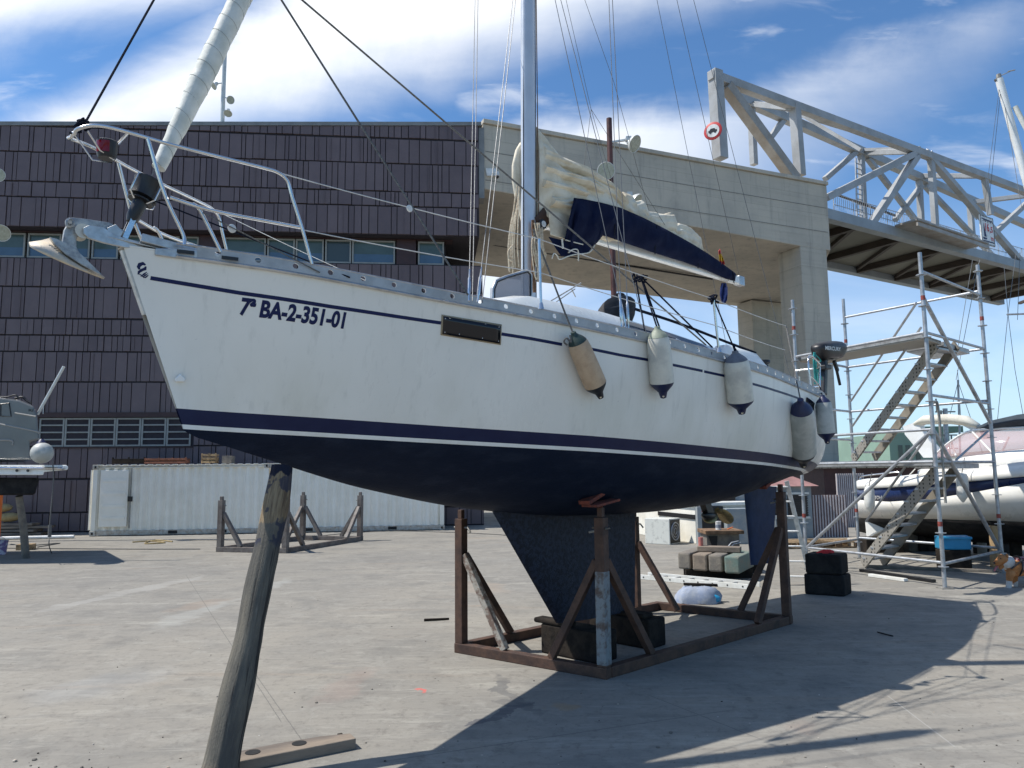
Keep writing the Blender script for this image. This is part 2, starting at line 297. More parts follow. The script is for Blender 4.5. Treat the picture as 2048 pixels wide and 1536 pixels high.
def hull_mat():
    """white topsides with grime: thin rub marks and a yellowish tide above the boot top"""
    m = bpy.data.materials.new('white_topsides'); m.use_nodes = True; t = NT(m.node_tree); b = t.n['Principled BSDF']
    tcn = t.new('ShaderNodeTexCoord'); O = tcn.outputs['Object']
    c = t.mix(t.smooth(t.noise(O, .9, 5, .6), .35, .7), (.78, .765, .71, 1), (.73, .715, .66, 1))
    sv = t.mapping(O, scale=(1.2, 1.2, .35)); s = t.noise(sv, .9, 7, .6, .3)
    sepz = t.new('ShaderNodeSeparateXYZ'); t.put(sepz.inputs[0], O)
    zone = t.math('MULTIPLY', t.smooth(sepz.outputs[2], 2.75, 2.15), t.smooth(s, .42, .7))
    c = t.mix(t.math('MULTIPLY', zone, .38), c, (.50, .48, .37, 1))
    sc = t.noise(t.mapping(O, rot=(.3, .5, .2), scale=(9, 9, 2.2)), 1.0, 6, .7, 1.5)
    c = t.mix(t.math('MULTIPLY', t.smooth(sc, .65, .76), .5), c, (.4, .41, .42, 1))
    dr = t.noise(t.mapping(O, scale=(7, 7, .22)), 1.6, 6, .65); c = t.mix(t.math('MULTIPLY', t.smooth(dr, .54, .72), .28), c, (.46, .45, .40, 1))
    sp2 = t.noise(O, 34, 3, .6); c = t.mix(t.smooth(sp2, .70, .76, 0, .4), c, (.38, .38, .37, 1))
    t.put(b.inputs['Base Color'], c); t.put(b.inputs['Roughness'], t.smooth(t.math('ADD', t.math('MULTIPLY', s, .5), t.math('MULTIPLY', dr, .5)), .35, .65, .24, .55)); b.inputs['Coat Weight'].default_value = .08
    return m
M['topsides'] = hull_mat()

def concrete_mat():
    m = bpy.data.materials.new('board_marked_concrete'); m.use_nodes = True; t = NT(m.node_tree); b = t.n['Principled BSDF']
    tcn = t.new('ShaderNodeTexCoord'); O = tcn.outputs['Object']
    s = t.new('ShaderNodeSeparateXYZ'); t.put(s.inputs[0], O); cx = t.new('ShaderNodeCombineXYZ')
    t.put(cx.inputs[0], t.math('ADD', s.outputs[0], s.outputs[1])); t.put(cx.inputs[1], s.outputs[2])
    br = t.new('ShaderNodeTexBrick'); t.l.new(cx.outputs[0], br.inputs[0]); br.offset = .4
    br.inputs['Color1'].default_value = (1, 1, 1, 1); br.inputs['Color2'].default_value = (.93, .93, .93, 1); br.inputs['Mortar'].default_value = (.8, .8, .8, 1)
    br.inputs['Scale'].default_value = 1; br.inputs['Mortar Size'].default_value = .012; br.inputs['Brick Width'].default_value = 5.2; br.inputs['Row Height'].default_value = .9; br.inputs['Mortar Smooth'].default_value = .4; br.inputs['Bias'].default_value = -.3
    c = t.mix(t.smooth(t.noise(O, .45, 7, .65), .32, .7), (.52, .47, .385, 1), (.42, .385, .325, 1))
    stv = t.mapping(O, scale=(2.2, 2.2, .22)); c = t.mix(t.smooth(t.noise(stv, 1.0, 7, .68), .5, .74, 0, .6), c, (.215, .21, .195, 1)); c = t.mix(t.smooth(t.noise(O, 1.3, 8, .72), .55, .72, 0, .4), c, (.24, .23, .2, 1))
    hz = t.mapping(O, scale=(.15, .15, 9)); c = t.mix(t.smooth(t.noise(hz, 1.0, 5, .6), .5, .8, 0, .35), c, (.27, .25, .21, 1))
    c = t.mix(1.0, c, br.outputs[0], 'MULTIPLY')
    t.put(b.inputs['Base Color'], c); b.inputs['Roughness'].default_value = .9; b.inputs['Specular IOR Level'].default_value = .25
    bn = t.new('ShaderNodeBump'); bn.inputs['Strength'].default_value = .3; bn.inputs['Distance'].default_value = .03
    t.put(bn.inputs['Height'], t.math('ADD', t.noise(hz, 1.0, 5, .6), t.noise(O, 12, 5, .6))); t.l.new(bn.outputs[0], b.inputs['Normal'])
    return m
M['concrete'] = concrete_mat()

# ------------------------------------------------------------------ mesh builder
def V(*a): return np.array(a, float)
def unit(v): v = np.asarray(v, float); return v/max(np.linalg.norm(v), 1e-9)
class MB:
    def __init__(s): s.v = []; s.f = []; s.m = []
    def add(s, vs, fs, mi=0):
        o = len(s.v); s.v += [tuple(map(float, p)) for p in vs]
        for f in fs: s.f.append(tuple(i+o for i in f)); s.m.append(mi)
        return s
    def box(s, c, size, rz=0.0, mi=0, taper=1.0):
        x, y, z = [k/2 for k in size]; cs, sn = math.cos(rz), math.sin(rz); vs = []
        for dz, k in ((-z, 1), (z, taper)):
            for dx, dy in ((-x, -y), (x, -y), (x, y), (-x, y)):
                vs.append((c[0]+(dx*cs-dy*sn)*k, c[1]+(dx*sn+dy*cs)*k, c[2]+dz))
        return s.add(vs, [(3, 2, 1, 0), (4, 5, 6, 7), (0, 1, 5, 4), (1, 2, 6, 5), (2, 3, 7, 6), (3, 0, 4, 7)], mi)
    def beam(s, p, q, w, h, mi=0, up=(0, 0, 1), ext=0.0):
        p, q = np.asarray(p, float), np.asarray(q, float); d = unit(q-p); p = p-d*ext; q = q+d*ext
        sd = np.cross(d, up); 
        if np.linalg.norm(sd) < 1e-3: sd = np.cross(d, (1, 0, 0))
        sd = unit(sd); u = np.cross(sd, d); vs = []
        for e in (p, q):
            for a, b in ((-1, -1), (1, -1), (1, 1), (-1, 1)): vs.append(e+sd*a*w/2+u*b*h/2)
        return s.add(vs, [(3, 2, 1, 0), (4, 5, 6, 7), (0, 1, 5, 4), (1, 2, 6, 5), (2, 3, 7, 6), (3, 0, 4, 7)], mi)
    def tube(s, pts, r, seg=8, mi=0, caps=True, rs=None):
        pts = [np.asarray(p, float) for p in pts]; n = len(pts); rings = []
        d0 = unit(pts[1]-pts[0]); a = np.cross(d0, (0, 0, 1)); 
        if np.linalg.norm(a) < 1e-2: a = np.cross(d0, (1, 0, 0))
        a = unit(a)
        for i, p in enumerate(pts):
            d = unit(pts[min(i+1, n-1)]-pts[max(i-1, 0)]); a = unit(a-d*(a @ d)); b = np.cross(d, a); rr = rs[i] if rs is not None else r
            rings.append([p+(a*math.cos(k*2*math.pi/seg)+b*math.sin(k*2*math.pi/seg))*rr for k in range(seg)])
        return s.loft(rings, mi, caps)
    def loft(s, rings, mi=0, caps=True, closed=True):
        n = len(rings[0]); vs = [p for r in rings for p in r]; fs = []
        for i in range(len(rings)-1):
            for k in range(n if closed else n-1):
                k2 = (k+1) % n; fs.append((i*n+k, i*n+k2, (i+1)*n+k2, (i+1)*n+k))
        if caps and closed: fs.append(tuple(range(n-1, -1, -1))); fs.append(tuple((len(rings)-1)*n+k for k in range(n)))
        return s.add(vs, fs, mi)
    def lathe(s, base, axis, prof, seg=16, mi=0):
        """prof: list of (distance along axis, radius)"""
        axis = unit(axis); base = np.asarray(base, float)
        return s.tube([base+axis*h for h, r in prof], 0, seg, mi, True, [max(r, 1e-4) for h, r in prof]) if _mono(prof) else s._lathe(base, axis, prof, seg, mi)
    def _lathe(s, base, axis, prof, seg, mi):
        a = np.cross(axis, (0, 0, 1)); 
        if np.linalg.norm(a) < 1e-2: a = np.cross(axis, (1, 0, 0))
        a = unit(a); b = np.cross(axis, a)
        return s.loft([[base+axis*h+(a*math.cos(k*2*math.pi/seg)+b*math.sin(k*2*math.pi/seg))*max(r, 1e-4) for k in range(seg)] for h, r in prof], mi)
    def prism(s, poly, ext, mi=0):
        """poly: 3D outline, ext: extrusion vector"""
        n = len(poly); ext = np.asarray(ext, float); vs = [np.asarray(p, float) for p in poly]; vs = vs+[p+ext for p in vs]
        fs = [tuple(range(n-1, -1, -1)), tuple(range(n, 2*n))]+[(i, (i+1) % n, (i+1) % n+n, i+n) for i in range(n)]
        return s.add(vs, fs, mi)
    def sphere(s, c, r, seg=14, rings=9, mi=0, sc=(1, 1, 1)):
        rg = []
        for i in range(rings+1):
            a = -math.pi/2+math.pi*i/rings; rr = max(math.cos(a), .02)
            rg.append([(c[0]+r*sc[0]*rr*math.cos(k*2*math.pi/seg), c[1]+r*sc[1]*rr*math.sin(k*2*math.pi/seg), c[2]+r*sc[2]*math.sin(a)) for k in range(seg)])
        return s.loft(rg, mi)
def _mono(prof): return all(prof[i+1][0] > prof[i][0] for i in range(len(prof)-1))

ORG = {}
def _link(name, mb, mats, loc, rz, smooth, bevel, solid=0):
    me = bpy.data.meshes.new(name); c, s_ = math.cos(-rz), math.sin(-rz); vs = []
    for x, y, z in mb.v:
        x -= loc[0]; y -= loc[1]; vs.append((x*c-y*s_, x*s_+y*c, z-loc[2]))
    me.from_pydata(vs, [], mb.f)
    for m in (mats if isinstance(mats, (list, tuple)) else [mats]): me.materials.append(m)
    me.polygons.foreach_set('material_index', mb.m)
    bm = bmesh.new(); bm.from_mesh(me); bmesh.ops.recalc_face_normals(bm, faces=bm.faces[:]); bm.to_mesh(me); bm.free()
    if smooth:
        me.polygons.foreach_set('use_smooth', [True]*len(me.polygons)); me.set_sharp_from_angle(angle=R(smooth if smooth > 1 else 42))
    o = bpy.data.objects.new(name, me); COL.objects.link(o)
    if solid:
        md = o.modifiers.new('solid', 'SOLIDIFY'); md.thickness = solid; md.offset = 0
    if bevel:
        md = o.modifiers.new('bevel', 'BEVEL'); md.width = bevel; md.segments = 2; md.limit_method = 'ANGLE'; md.angle_limit = R(40)
    return o
def part(name, mb, m, parent, smooth=0, bevel=0, label=None, solid=0):
    loc, rz = ORG[parent.name]; o = _link(name, mb, m, loc, rz, smooth, bevel, solid); o.parent = parent; ORG[o.name] = (loc, rz)
    if label: o['label'] = label
    return o
def thing(name, label, cat, loc, rz=0.0, group=None):
    o = bpy.data.objects.new(name, None); COL.objects.link(o); o.location = tuple(map(float, loc)); o.rotation_euler = (0, 0, rz); o.empty_display_size = .2
    o['label'] = label; o['category'] = cat
    if group: o['group'] = group
    ORG[o.name] = (tuple(map(float, loc)), rz); return o
def solo(name, mb, m, label, cat, group=None, smooth=0, bevel=0, rz=0.0, solid=0):
    a = np.array(mb.v); loc = ((a[:, 0].min()+a[:, 0].max())/2, (a[:, 1].min()+a[:, 1].max())/2, a[:, 2].min())
    o = _link(name, mb, m, loc, rz, smooth, bevel, solid); o.location = loc; o.rotation_euler = (0, 0, rz); o['label'] = label; o['category'] = cat
    if group: o['group'] = group
    ORG[o.name] = (loc, rz); return o
def struct(name, mb, m, kind='structure', smooth=0):
    o = _link(name, mb, m, (0, 0, 0), 0, smooth, 0); o['kind'] = kind; return o
def copy_thing(src, loc, rz, label, group=None):
    r = src.copy(); COL.objects.link(r); r.location = tuple(map(float, loc)); r.rotation_euler = (0, 0, rz); r['label'] = label
    if group: r['group'] = group
    for ch in list(src.children):
        c = ch.copy(); COL.objects.link(c); c.parent = r
        for g in list(ch.children):
            d = g.copy(); COL.objects.link(d); d.parent = c
    return r
def curve_pts(pts, n=8):
    """Catmull-Rom through pts"""
    P = [np.asarray(p, float) for p in pts]; P = [2*P[0]-P[1]]+P+[2*P[-1]-P[-2]]; out = []
    for i in range(1, len(P)-2):
        for k in range(n):
            t = k/n; out.append(.5*((2*P[i])+(P[i+1]-P[i-1])*t+(2*P[i-1]-5*P[i]+4*P[i+1]-P[i+2])*t*t+(3*P[i]-P[i-1]-3*P[i+1]+P[i+2])*t**3))
    out.append(P[-2]); return out
def text_mesh(s, bold=0.0, res=4):
    cu = bpy.data.curves.new('txt', 'FONT'); cu.body = s; cu.resolution_u = res; cu.offset = bold; cu.fill_mode = 'FRONT' if False else 'BOTH'
    o = bpy.data.objects.new('txt', cu); COL.objects.link(o); bpy.context.view_layer.update()
    dg = bpy.context.evaluated_depsgraph_get(); me = bpy.data.meshes.new_from_object(o.evaluated_get(dg))
    vs = np.array([v.co[:] for v in me.vertices]); fs = [tuple(p.vertices) for p in me.polygons]
    bpy.data.objects.remove(o); bpy.data.meshes.remove(me); bpy.data.curves.remove(cu)
    mn, mx_ = vs.min(0), vs.max(0); vs[:, 0] = (vs[:, 0]-mn[0])/(mx_[0]-mn[0]); vs[:, 1] = vs[:, 1]/(mx_[1] if mx_[1] > 0 else 1)
    return vs[:, :2], fs

# ================================================================== SETTING
b = MB(); n_ = 60
b.add([(-3000, -200, 0), (3000, -200, 0), (3000, 5000, 0), (-3000, 5000, 0)], [(0, 1, 2, 3)])
struct('ground', b, M['ground'])
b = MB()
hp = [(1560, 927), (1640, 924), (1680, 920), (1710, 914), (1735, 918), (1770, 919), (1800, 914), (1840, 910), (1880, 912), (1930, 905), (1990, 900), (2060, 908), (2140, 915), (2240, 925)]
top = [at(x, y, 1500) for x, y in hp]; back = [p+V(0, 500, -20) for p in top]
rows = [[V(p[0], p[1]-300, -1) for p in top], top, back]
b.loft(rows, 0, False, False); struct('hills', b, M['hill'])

# ------------------------------------------------------------------ dark clad building
FA = R(6); FP = at(150, 1062, 27.6); FD = V(math.cos(FA), math.sin(FA), 0); FN = V(math.sin(FA), -math.cos(FA), 0)
def fac(px, py, off=0.0):
    p = onplane(px, py, FP+FN*off, FN); return (p-FP) @ FD, p[2]
def fpt(s, z, off=0.0): return np.array([FP[0], FP[1], 0])+FD*s+FN*off+V(0, 0, z)
bld = thing('harbour_building', 'large dark violet building clad in upright ribbed panels with ribbon windows', 'building', fpt(0, 0), FA)
S0 = -14.0; S1 = fac(958, 400, .5)[0]; S2 = fac(965, 560)[0]
ztop = lambda s: np.interp(s, [fac(0, 247, .5)[0], fac(958, 249, .5)[0]], [fac(0, 252, .5)[1], fac(958, 252, .5)[1]])
def fbox(mb, s0, s1, z0, z1, d0, d1, mi=0, zt=None):
    """block on the facade from depth d0 to d1 (outwards positive); zt: sloping top heights"""
    z1a, z1b = zt if zt else (z1, z1)
    vs = [fpt(s0, z0, d0), fpt(s1, z0, d0), fpt(s1, z0, d1), fpt(s0, z0, d1), fpt(s0, z1a, d0), fpt(s1, z1b, d0), fpt(s1, z1b, d1), fpt(s0, z1a, d1)]
    mb.add(vs, [(3, 2, 1, 0), (4, 5, 6, 7), (0, 1, 5, 4), (1, 2, 6, 5), (2, 3, 7, 6), (3, 0, 4, 7)], mi)
rng = random.Random(3)
def panels(mb, s0, s1, z0, z1, d, top=None):
    s = s0
    while s < s1-.05:
        wd = rng.choice([.15, .2, .22, .28, .34, .4, .46, .52]); e = min(s+wd, s1)
        g = .015
        if e-s > .08:
            fbox(mb, s+g, e-g, z0+.03, z1-.03, d, d+rng.choice([.05, .065, .08]), rng.choice([0, 0, 1, 1, 2]), None if top is None else (top(s)-.03, top(e)-.03))
            if wd > .38 and rng.random() < .3: # upright rib on the wider panels
                k = s+(e-s)*rng.choice([.3, .5, .7]); fbox(mb, k-.012, k+.012, z0+.05, (z1 if top is None else min(top(s), top(e)))-.06, d+.05, d+.094, rng.choice([0, 2]))
        s = e
zrow = lambda py, off: fac(0, py, off)[1]
UP = [(251, 303), (303, 362), (362, 393), (393, 453)]
LO = [(515, 573), (573, 636), (637, 670), (670, 703), (703, 764), (764, 829), (894, 959), (960, 1027), (1027, 1066)]
zA = zrow(249, .5); zB = zrow(453, .5); zC = fac(0, 463, 0)[1]; zD = fac(0, 514, 0)[1]
sL0 = fac(-60, 250, .5)[0]; core = MB(); fbox(core, S0, S2, 0, zD, -9, 0, 0); fbox(core, sL0, S1, zB, 0, -9, .5, 0, (ztop(sL0)-.02, ztop(S1)-.02)); fbox(core, S0, fac(892, 500)[0], zD, zB, -3, -.45, 0)
part('wall', core, M['clad_back'], bld)
pm = MB()
for a, c in UP: panels(pm, S0, S1, zrow(c, .5), zrow(a, .5), .5)
panels(pm, S0 + 12, S1, zrow(249.5, .5), 0, .5, lambda s: max(ztop(s), zrow(249.5, .5)+.1))
zl = lambda py: fac(0, py, 0)[1]
WL0, WL1 = fac(78, 864)[0], fac(383, 864)[0]; zw1, zw0 = fac(200, 836)[1], fac(200, 893)[1]
for a, c in LO: panels(pm, S0, S2, max(zl(c), .02), zl(a), 0)
s = WL1
panels(pm, S0, WL0, zl(894), zl(829), 0); panels(pm, WL1+.1, S2, zl(894), zl(829), 0)
part('cladding_panels', pm, [M['clad_a'], M['clad_b'], M['clad_c']], bld)
tr = MB(); sL = fac(0, 250, .5)[0]; cpa, cpb = fpt(sL, ztop(sL)+.06, -4.2), fpt(S1+.1, ztop(S1)+.06, -4.2); cdr = (cpb-cpa)/np.linalg.norm((cpb-cpa)[:2]); tr.beam(cpa-cdr*8, cpb, 9.6, .15); part('roof_coping', tr, M['coping'], bld)
tr = MB(); fbox(tr, S0, fac(905, 480)[0], zC, zB-.02, -.44, .1, 0); fbox(tr, fac(793, 500)[0], fac(832, 500)[0], zD, zC, -.44, .02, 0); fbox(tr, fac(398, 490)[0], fac(446, 490)[0], zD, zC, -.44, .02, 0)
fbox(tr, WL0-.1, WL1+.1, zw1+.02, zw1+.2, .001, .13, 0); fbox(tr, WL0-.1, WL1+.1, zw0-.07, zw0-.02, .001, .1, 0); part('window_band_trim', tr, M['maroon'], bld)
corn = MB(); c0 = fac(959, 300, .5); fbox(corn, S1, S1+.22, zB+1.6, 0, -.2, .48, 0, (ztop(S1)-.05, ztop(S1)-.05)); part('corner_flashing', corn, M['coping'], bld)
def win(s0, s1, z0, z1, mull=(), bars=0, dark=False, d=0.0):
    f = MB(); fw = .06
    fbox(f, s0, s1, z0, z0+fw, d-.1, d); fbox(f, s0, s1, z1-fw, z1, d-.1, d); fbox(f, s0, s0+fw, z0+fw, z1-fw, d-.1, d); fbox(f, s1-fw, s1, z0+fw, z1-fw, d-.1, d)
    for k in mull: fbox(f, k-fw*.6, k+fw*.6, z0+fw, z1-fw, d-.1, d-.003)
    for i in range(bars):
        z = z0+(z1-z0)*(i+1)/(bars+1); fbox(f, s0+fw, s1-fw, z-.025, z+.025, d-.1, d-.006)
    wo_ = part('window', f, M['winframe'], bld)
    p = MB(); zm = z0+(z1-z0)*.42
    p.add([fpt(s0+fw, z0+fw, d-.06), fpt(s1-fw, z0+fw, d-.06), fpt(s1-fw, zm, d-.06), fpt(s0+fw, zm, d-.06)], [(0, 1, 2, 3)], 2 if not bars and not dark else 0)
    p.add([fpt(s0+fw, zm, d-.06), fpt(s1-fw, zm, d-.06), fpt(s1-fw, z1-fw, d-.06), fpt(s0+fw, z1-fw, d-.06)], [(0, 1, 2, 3)], 0 if dark or bars else 1)
    part('pane', p, [M['pane'], M['blind'], M['blind_low']], wo_)
for a, c, dk_ in [(-190, -110, 0), (-105, -40, 0), (-35, 48, 0), (53, 120, 0), (122, 178, 0), (182, 235, 0), (240, 312, 0), (317, 357, 1), (362, 396, 0), (448, 531, 0), (534, 589, 0), (591, 647, 0), (650, 702, 1), (704, 790, 0), (836, 888, 0)]:
    win(fac(a, 490)[0], fac(c, 490)[0], zD+.02, zC-.02, (), 0, bool(dk_), -.06)
nb = 6
for i in range(nb): win(WL0+(WL1-WL0)*i/nb+.01, WL0+(WL1-WL0)*(i+1)/nb-.01, zw0, zw1, (), 3, False, .04)

# ------------------------------------------------------------------ concrete bridge abutment with pillars
Y1 = fpt(S1, 0, .45)[1]; T1 = at(960, 246, Y1); zt = T1[2]
def atz(px, py, z): r = ray(px, py); return CC+r*((z-CAM_H)/r[2])
T2 = atz(1652, 371, zt); DD = unit(V(T2[0]-T1[0], T2[1]-T1[1], 0)); DA = math.atan2(DD[1], DD[0]); DN = V(-DD[1], DD[0], 0)
def dpl(px, py, off=0.0): return onplane(px, py, T1+DN*off, DN)
abt = thing('concrete_bridge_abutment', 'huge raw concrete bridge abutment on square pillars beside the dark building', 'bridge abutment', (T1[0], T1[1], 0), DA)
B1 = dpl(960, 374); B2 = dpl(1600, 492); T2 = dpl(1653, 371); B2e = dpl(1653, 500); zb = B1[2]
DEP = (atz(1300, 590, (B1[2]+B2[2])/2)-T1) @ DN
b = MB(); Lx = (T2-T1) @ DD
e = [0.0, (B2-T1) @ DD, Lx]
def dp(x, dpt, z): return V(T1[0], T1[1], 0)+DD*x+DN*dpt+V(0, 0, z)
xl = .12
prof = [dp(xl, 0, zt), dp(Lx, 0, zt), dp(Lx, 0, B2e[2]), dp(e[1], 0, B2[2]), dp(xl, 0, B1[2]-.05)]
xb_ = (dpl(886, 545, DEP)-T1) @ DD; sh = lambda p: p+DN*DEP
xr_ = (dpl(1590, 545, DEP)-T1) @ DD; b.loft([prof, [dp(xb_, DEP, zt), dp(xr_+.3, DEP, zt), dp(xr_+.3, DEP, B2[2]), dp(xr_, DEP, B2[2]), dp(xb_, DEP, B1[2]-.05)]])
part('deck_beam', b, M['concrete'], abt, 0, .04)
b = MB(); b.box((0, 0, 0), (1, 1, 1)); b = MB()
p0, p1 = dp(xl, -.08, zt+.1), dp(Lx+.02, -.08, zt+.1); b.beam(dp(xl, .3, zt+.09), dp(Lx+.03, .3, zt+.09), .8, .18)
part('parapet_coping', b, M['concrete'], abt, 0, .02)
for hz_ in (1.15, 2.35):
    b = MB(); b.beam(dp(xl+.1, -.003, zt-hz_), dp(Lx-.1, -.003, zt-hz_*1.02), .012, .035); part('construction_joint', b, M['rubber'] if hz_ < 1 else mat('concrete_joint', (.25, .24, .21), .9), abt)  # construction joint lines in a darker grey than the concrete
jd = (atz(1300, 526, zb-.1)-T1) @ DN
b = MB(); zz = lambda x: np.interp(x, [xl, e[1]], [B1[2]-.05, B2[2]]); b.beam(dp(xb_, jd, zz(xl)), dp(e[1], jd, zz(e[1])), .12, .06); part('expansion_joint', b, M['rubber'], abt)
def pillar(px0, px1, py, off, wd):
    a = dpl(px0, py, off); c = dpl(px1, py, off); xa, xb = (a-T1) @ DD, (c-T1) @ DD; d0 = off
    mb = MB(); mb.prism([dp(xa, d0, 0), dp(xb, d0, 0), dp(xb, d0+wd, 0), dp(xa, d0+wd, 0)], V(0, 0, np.interp((xa+xb)/2, e, [zb, B2[2], B2e[2]])+.02)); return part('pillar', mb, M['concrete'], abt, 0, .03)
pillar(1601, 1653, 500, .004, 1.5); 
pillar(1503, 1566, 600, DEP-2.2, 1.4)

# ------------------------------------------------------------------ steel truss footbridge
TS = dpl(1432, 300); TA = R(31.5); TD = V(math.cos(TA), math.sin(TA), 0); TN = V(-TD[1], TD[0], 0); TW = 3.6
trs = thing('steel_truss_bridge', 'pale grey steel truss footbridge running out to the right beyond the concrete abutment', 'bridge', (TS[0], TS[1], 0), TA)
def tn(px, py, off=0.0): return onplane(px, py, TS+TN*off, TN)
def tbeam(name, segs, w_, h_, m='truss', off=0.0):
    for (a, c) in segs:
        mb = MB(); mb.beam(tn(*a, off), tn(*c, off), w_, h_); part(name, mb, M[m], trs, 0, .02)
tbeam('top_chord', [((1421, 150), (2120, 409))], .38, .42)
tbeam('post', [((1430, 142), (1441, 318))], .52, .52); tbeam('post', [((1589, 208), (1600, 352))], .45, .4)
tbeam('diagonal', [((1452, 172), (1590, 360))], .5, .5, 'truss_rust'); tbeam('diagonal', [((1838, 303), (1652, 396)), ((1834, 312), (1742, 448)), ((1850, 304), (2060, 545))], .36, .36)
tbeam('post', [((1861, 306), (1871, 456)), ((1968, 350), (1981, 430))], .3, .36)
tbeam('diagonal', [((2060, 400), (1985, 470))], .3, .3)
OF = TW
def mb2(p, q, w_, h_): mb = MB(); mb.beam(p, q, w_, h_); return mb
tbeam('top_chord', [((1466, 190), (2110, 475))], .42, .5, 'truss', OF)
for (a, c) in [((1502, 205), (1508, 330)), ((1722, 306), (1728, 440)), ((1838, 360), (1843, 455)), ((1940, 412), (1947, 500))]:
    part('post', mb2(tn(*a, OF), tn(*c, OF), .32, .34), M['truss'], trs, 0, .02)
for (a, c) in [((1712, 304), (1650, 358)), ((1735, 316), (1835, 446)), ((1842, 372), (1790, 440)), ((1850, 372), (1985, 512)), ((1578, 226), (1528, 292))]:
    part('diagonal', mb2(tn(*a, OF), tn(*c, OF), .3, .3), M['truss'], trs, 0, .02)
for (a, c) in [((1506, 208), (1578, 214)), ((1727, 306), (1832, 303)), ((1842, 352), (1966, 352)), ((1942, 405), (2080, 388))]:
    part('cross_beam', mb2(tn(*a, OF), tn(*c, 0), .26, .3), M['truss'], trs, 0, .02)
for (a, c) in [((1500, 208), (1590, 222)), ((1600, 228), (1722, 300)), ((1722, 300), (1840, 296)), ((1600, 230), (1830, 300))]:
    part('wind_brace', mb2(tn(*a, OF), tn(*c, 0), .16, .18), M['truss'], trs)
# deck
E1 = tn(1640, 425); E2 = tn(2140, 553); zE = (E1[2]+E2[2])/2
b = MB(); b.beam(V(E1[0], E1[1], zE-.15)-TD*4, V(E2[0], E2[1], zE-.15)+TD*3, .5, .55); part('deck_edge', b, M['deckedge'], trs, 0, .02)
FW = (atz(1850, 572, zE-.2)-E1) @ TN
b = MB(); b.beam(V(E1[0], E1[1], zE-.15)-TD*4+TN*FW, V(E2[0], E2[1], zE-.15)+TD*3+TN*FW, .5, .55); part('deck_edge', b, M['deckedge'], trs, 0, .02)
b = MB(); b.beam(V(E1[0], E1[1], zE+.05)-TD*4+TN*FW/2, V(E2[0], E2[1], zE+.05)+TD*3+TN*FW/2, FW-.5, .12); part('deck_soffit', b, M['soffit'], trs)
LT = (E2-E1) @ TD
k = -1.0
while k < LT+3:
    b = MB(); b.beam(V(E1[0], E1[1], zE-.22)+TD*k+TN*.25, V(E1[0], E1[1], zE-.22)+TD*k+TN*(FW-.25), .3, .38); part('crossbeam', b, M['darkbeam'], trs)
    b = MB(); b.beam(V(E1[0], E1[1], zE-.14)+TD*(k+.2)+TN*.3, V(E1[0], E1[1], zE-.14)+TD*(k+4.0)+TN*(FW-.4), .2, .2); part('soffit_brace', b, M['darkbeam'], trs)
    k += 4.2
# railings, ladders, gantry
b = MB(); RO = .35
ra, rb_ = tn(1668, 418, RO), tn(2080, 528, RO)
zr = [zE+.15, zE+1.35]; k = 0
L_ = (rb_-ra) @ TD
for z in (zE+.25, zE+.75, zE+1.35): b.tube([V(ra[0], ra[1], z), V(rb_[0], rb_[1], z)], .02, 5)
while k < L_:
    p = ra+TD*k; b.tube([V(p[0], p[1], zE), V(p[0], p[1], zE+1.35)], .014 if int(k/.17) % 9 else .03, 4); k += .17
part('mesh_railing', b, M['galv'], trs)
b = MB(); b.tube([tn(1664, 386, .5), tn(1790, 431, .5)], .07, 8); part('handrail_pipe', b, M['darkbeam'], trs)
for pa, pb in [((1717, 318), (1720, 440)), ((1858, 300), (1958, 440))]:
    b = MB(); a0, a1 = tn(*pa, OF*.6), tn(*pb, OF*.6); sv = TD*.28
    b.beam(a0-sv, a1-sv, .06, .1); b.beam(a0+sv, a1+sv, .06, .1)
    for i in range(1, 12): q = a0+(a1-a0)*i/12; b.beam(q-sv, q+sv, .05, .05)
    part('ladder', b, M['galv'], trs)
b = MB(); g0, g1 = tn(1812, 445, -.9), tn(1955, 492, -.9); b.beam(g0, g1, 1.3, .1); b.beam(g0+TN*-.6+V(0, 0, -.25), g1+TN*-.6+V(0, 0, -.25), .1, .2); part('inspection_gantry', b, M['truss_rust'], trs)
# height limit sign 16,5 m
sg = tn(1974, 462, -.25); SW, SH = 1.55, 1.85
sign = thing('clearance_sign', 'white height limit board reading 16,5 m with a sailboat symbol on the truss bridge', 'sign', sg, TA)
def sp(x, y, o=0.0): return sg+TD*x+V(0, 0, y)-TN*o
b = MB(); b.beam(sp(-SW/2, 0), sp(SW/2, 0), .08, SH); part('board', b, M['plastic_white'], sign)
b = MB()
for i in range(9):
    for yy in (SH/2-.04, -SH/2+.04): b.beam(sp(-SW/2+.09+i*.17-.04, yy, .045), sp(-SW/2+.09+i*.17+.045, yy, .045), .012, .08)
for xx in (-SW/2+.03, SW/2-.03): b.beam(sp(xx-.02, 0, .045), sp(xx+.02, 0, .045), .012, SH-.16)
part('border', b, M['black'], sign)
def sign_text(s, x0, y0, wd, ht, m, bold=.02):
    vs, fs = text_mesh(s, bold); mb = MB(); mb.add([sp(x0+x*wd, y0+y*ht, .048) for x, y in vs], fs); part('lettering', mb, m, sign)
sign_text('16', -.28, -.02, .48, .5, M['red'], .03); sign_text(',5', .24, -.04, .36, .36, M['red'], .03); sign_text('m', .34, -.58, .3, .22, M['red'], .02)
b = MB(); poly = [(-.45, .42), (-.2, -.42), (-.45, -.42)]; b.prism([sp(x, y, .046) for x, y in poly], -TN*.01); poly = [(-.62, -.48), (-.15, -.48), (-.25, -.6), (-.55, -.6)]; b.prism([sp(x, y, .046) for x, y in poly], -TN*.01)
b.beam(sp(-.62, -.7, .05), sp(.66, -.7, .05), .012, .07); part('boat_symbol', b, M['markblue'], sign)
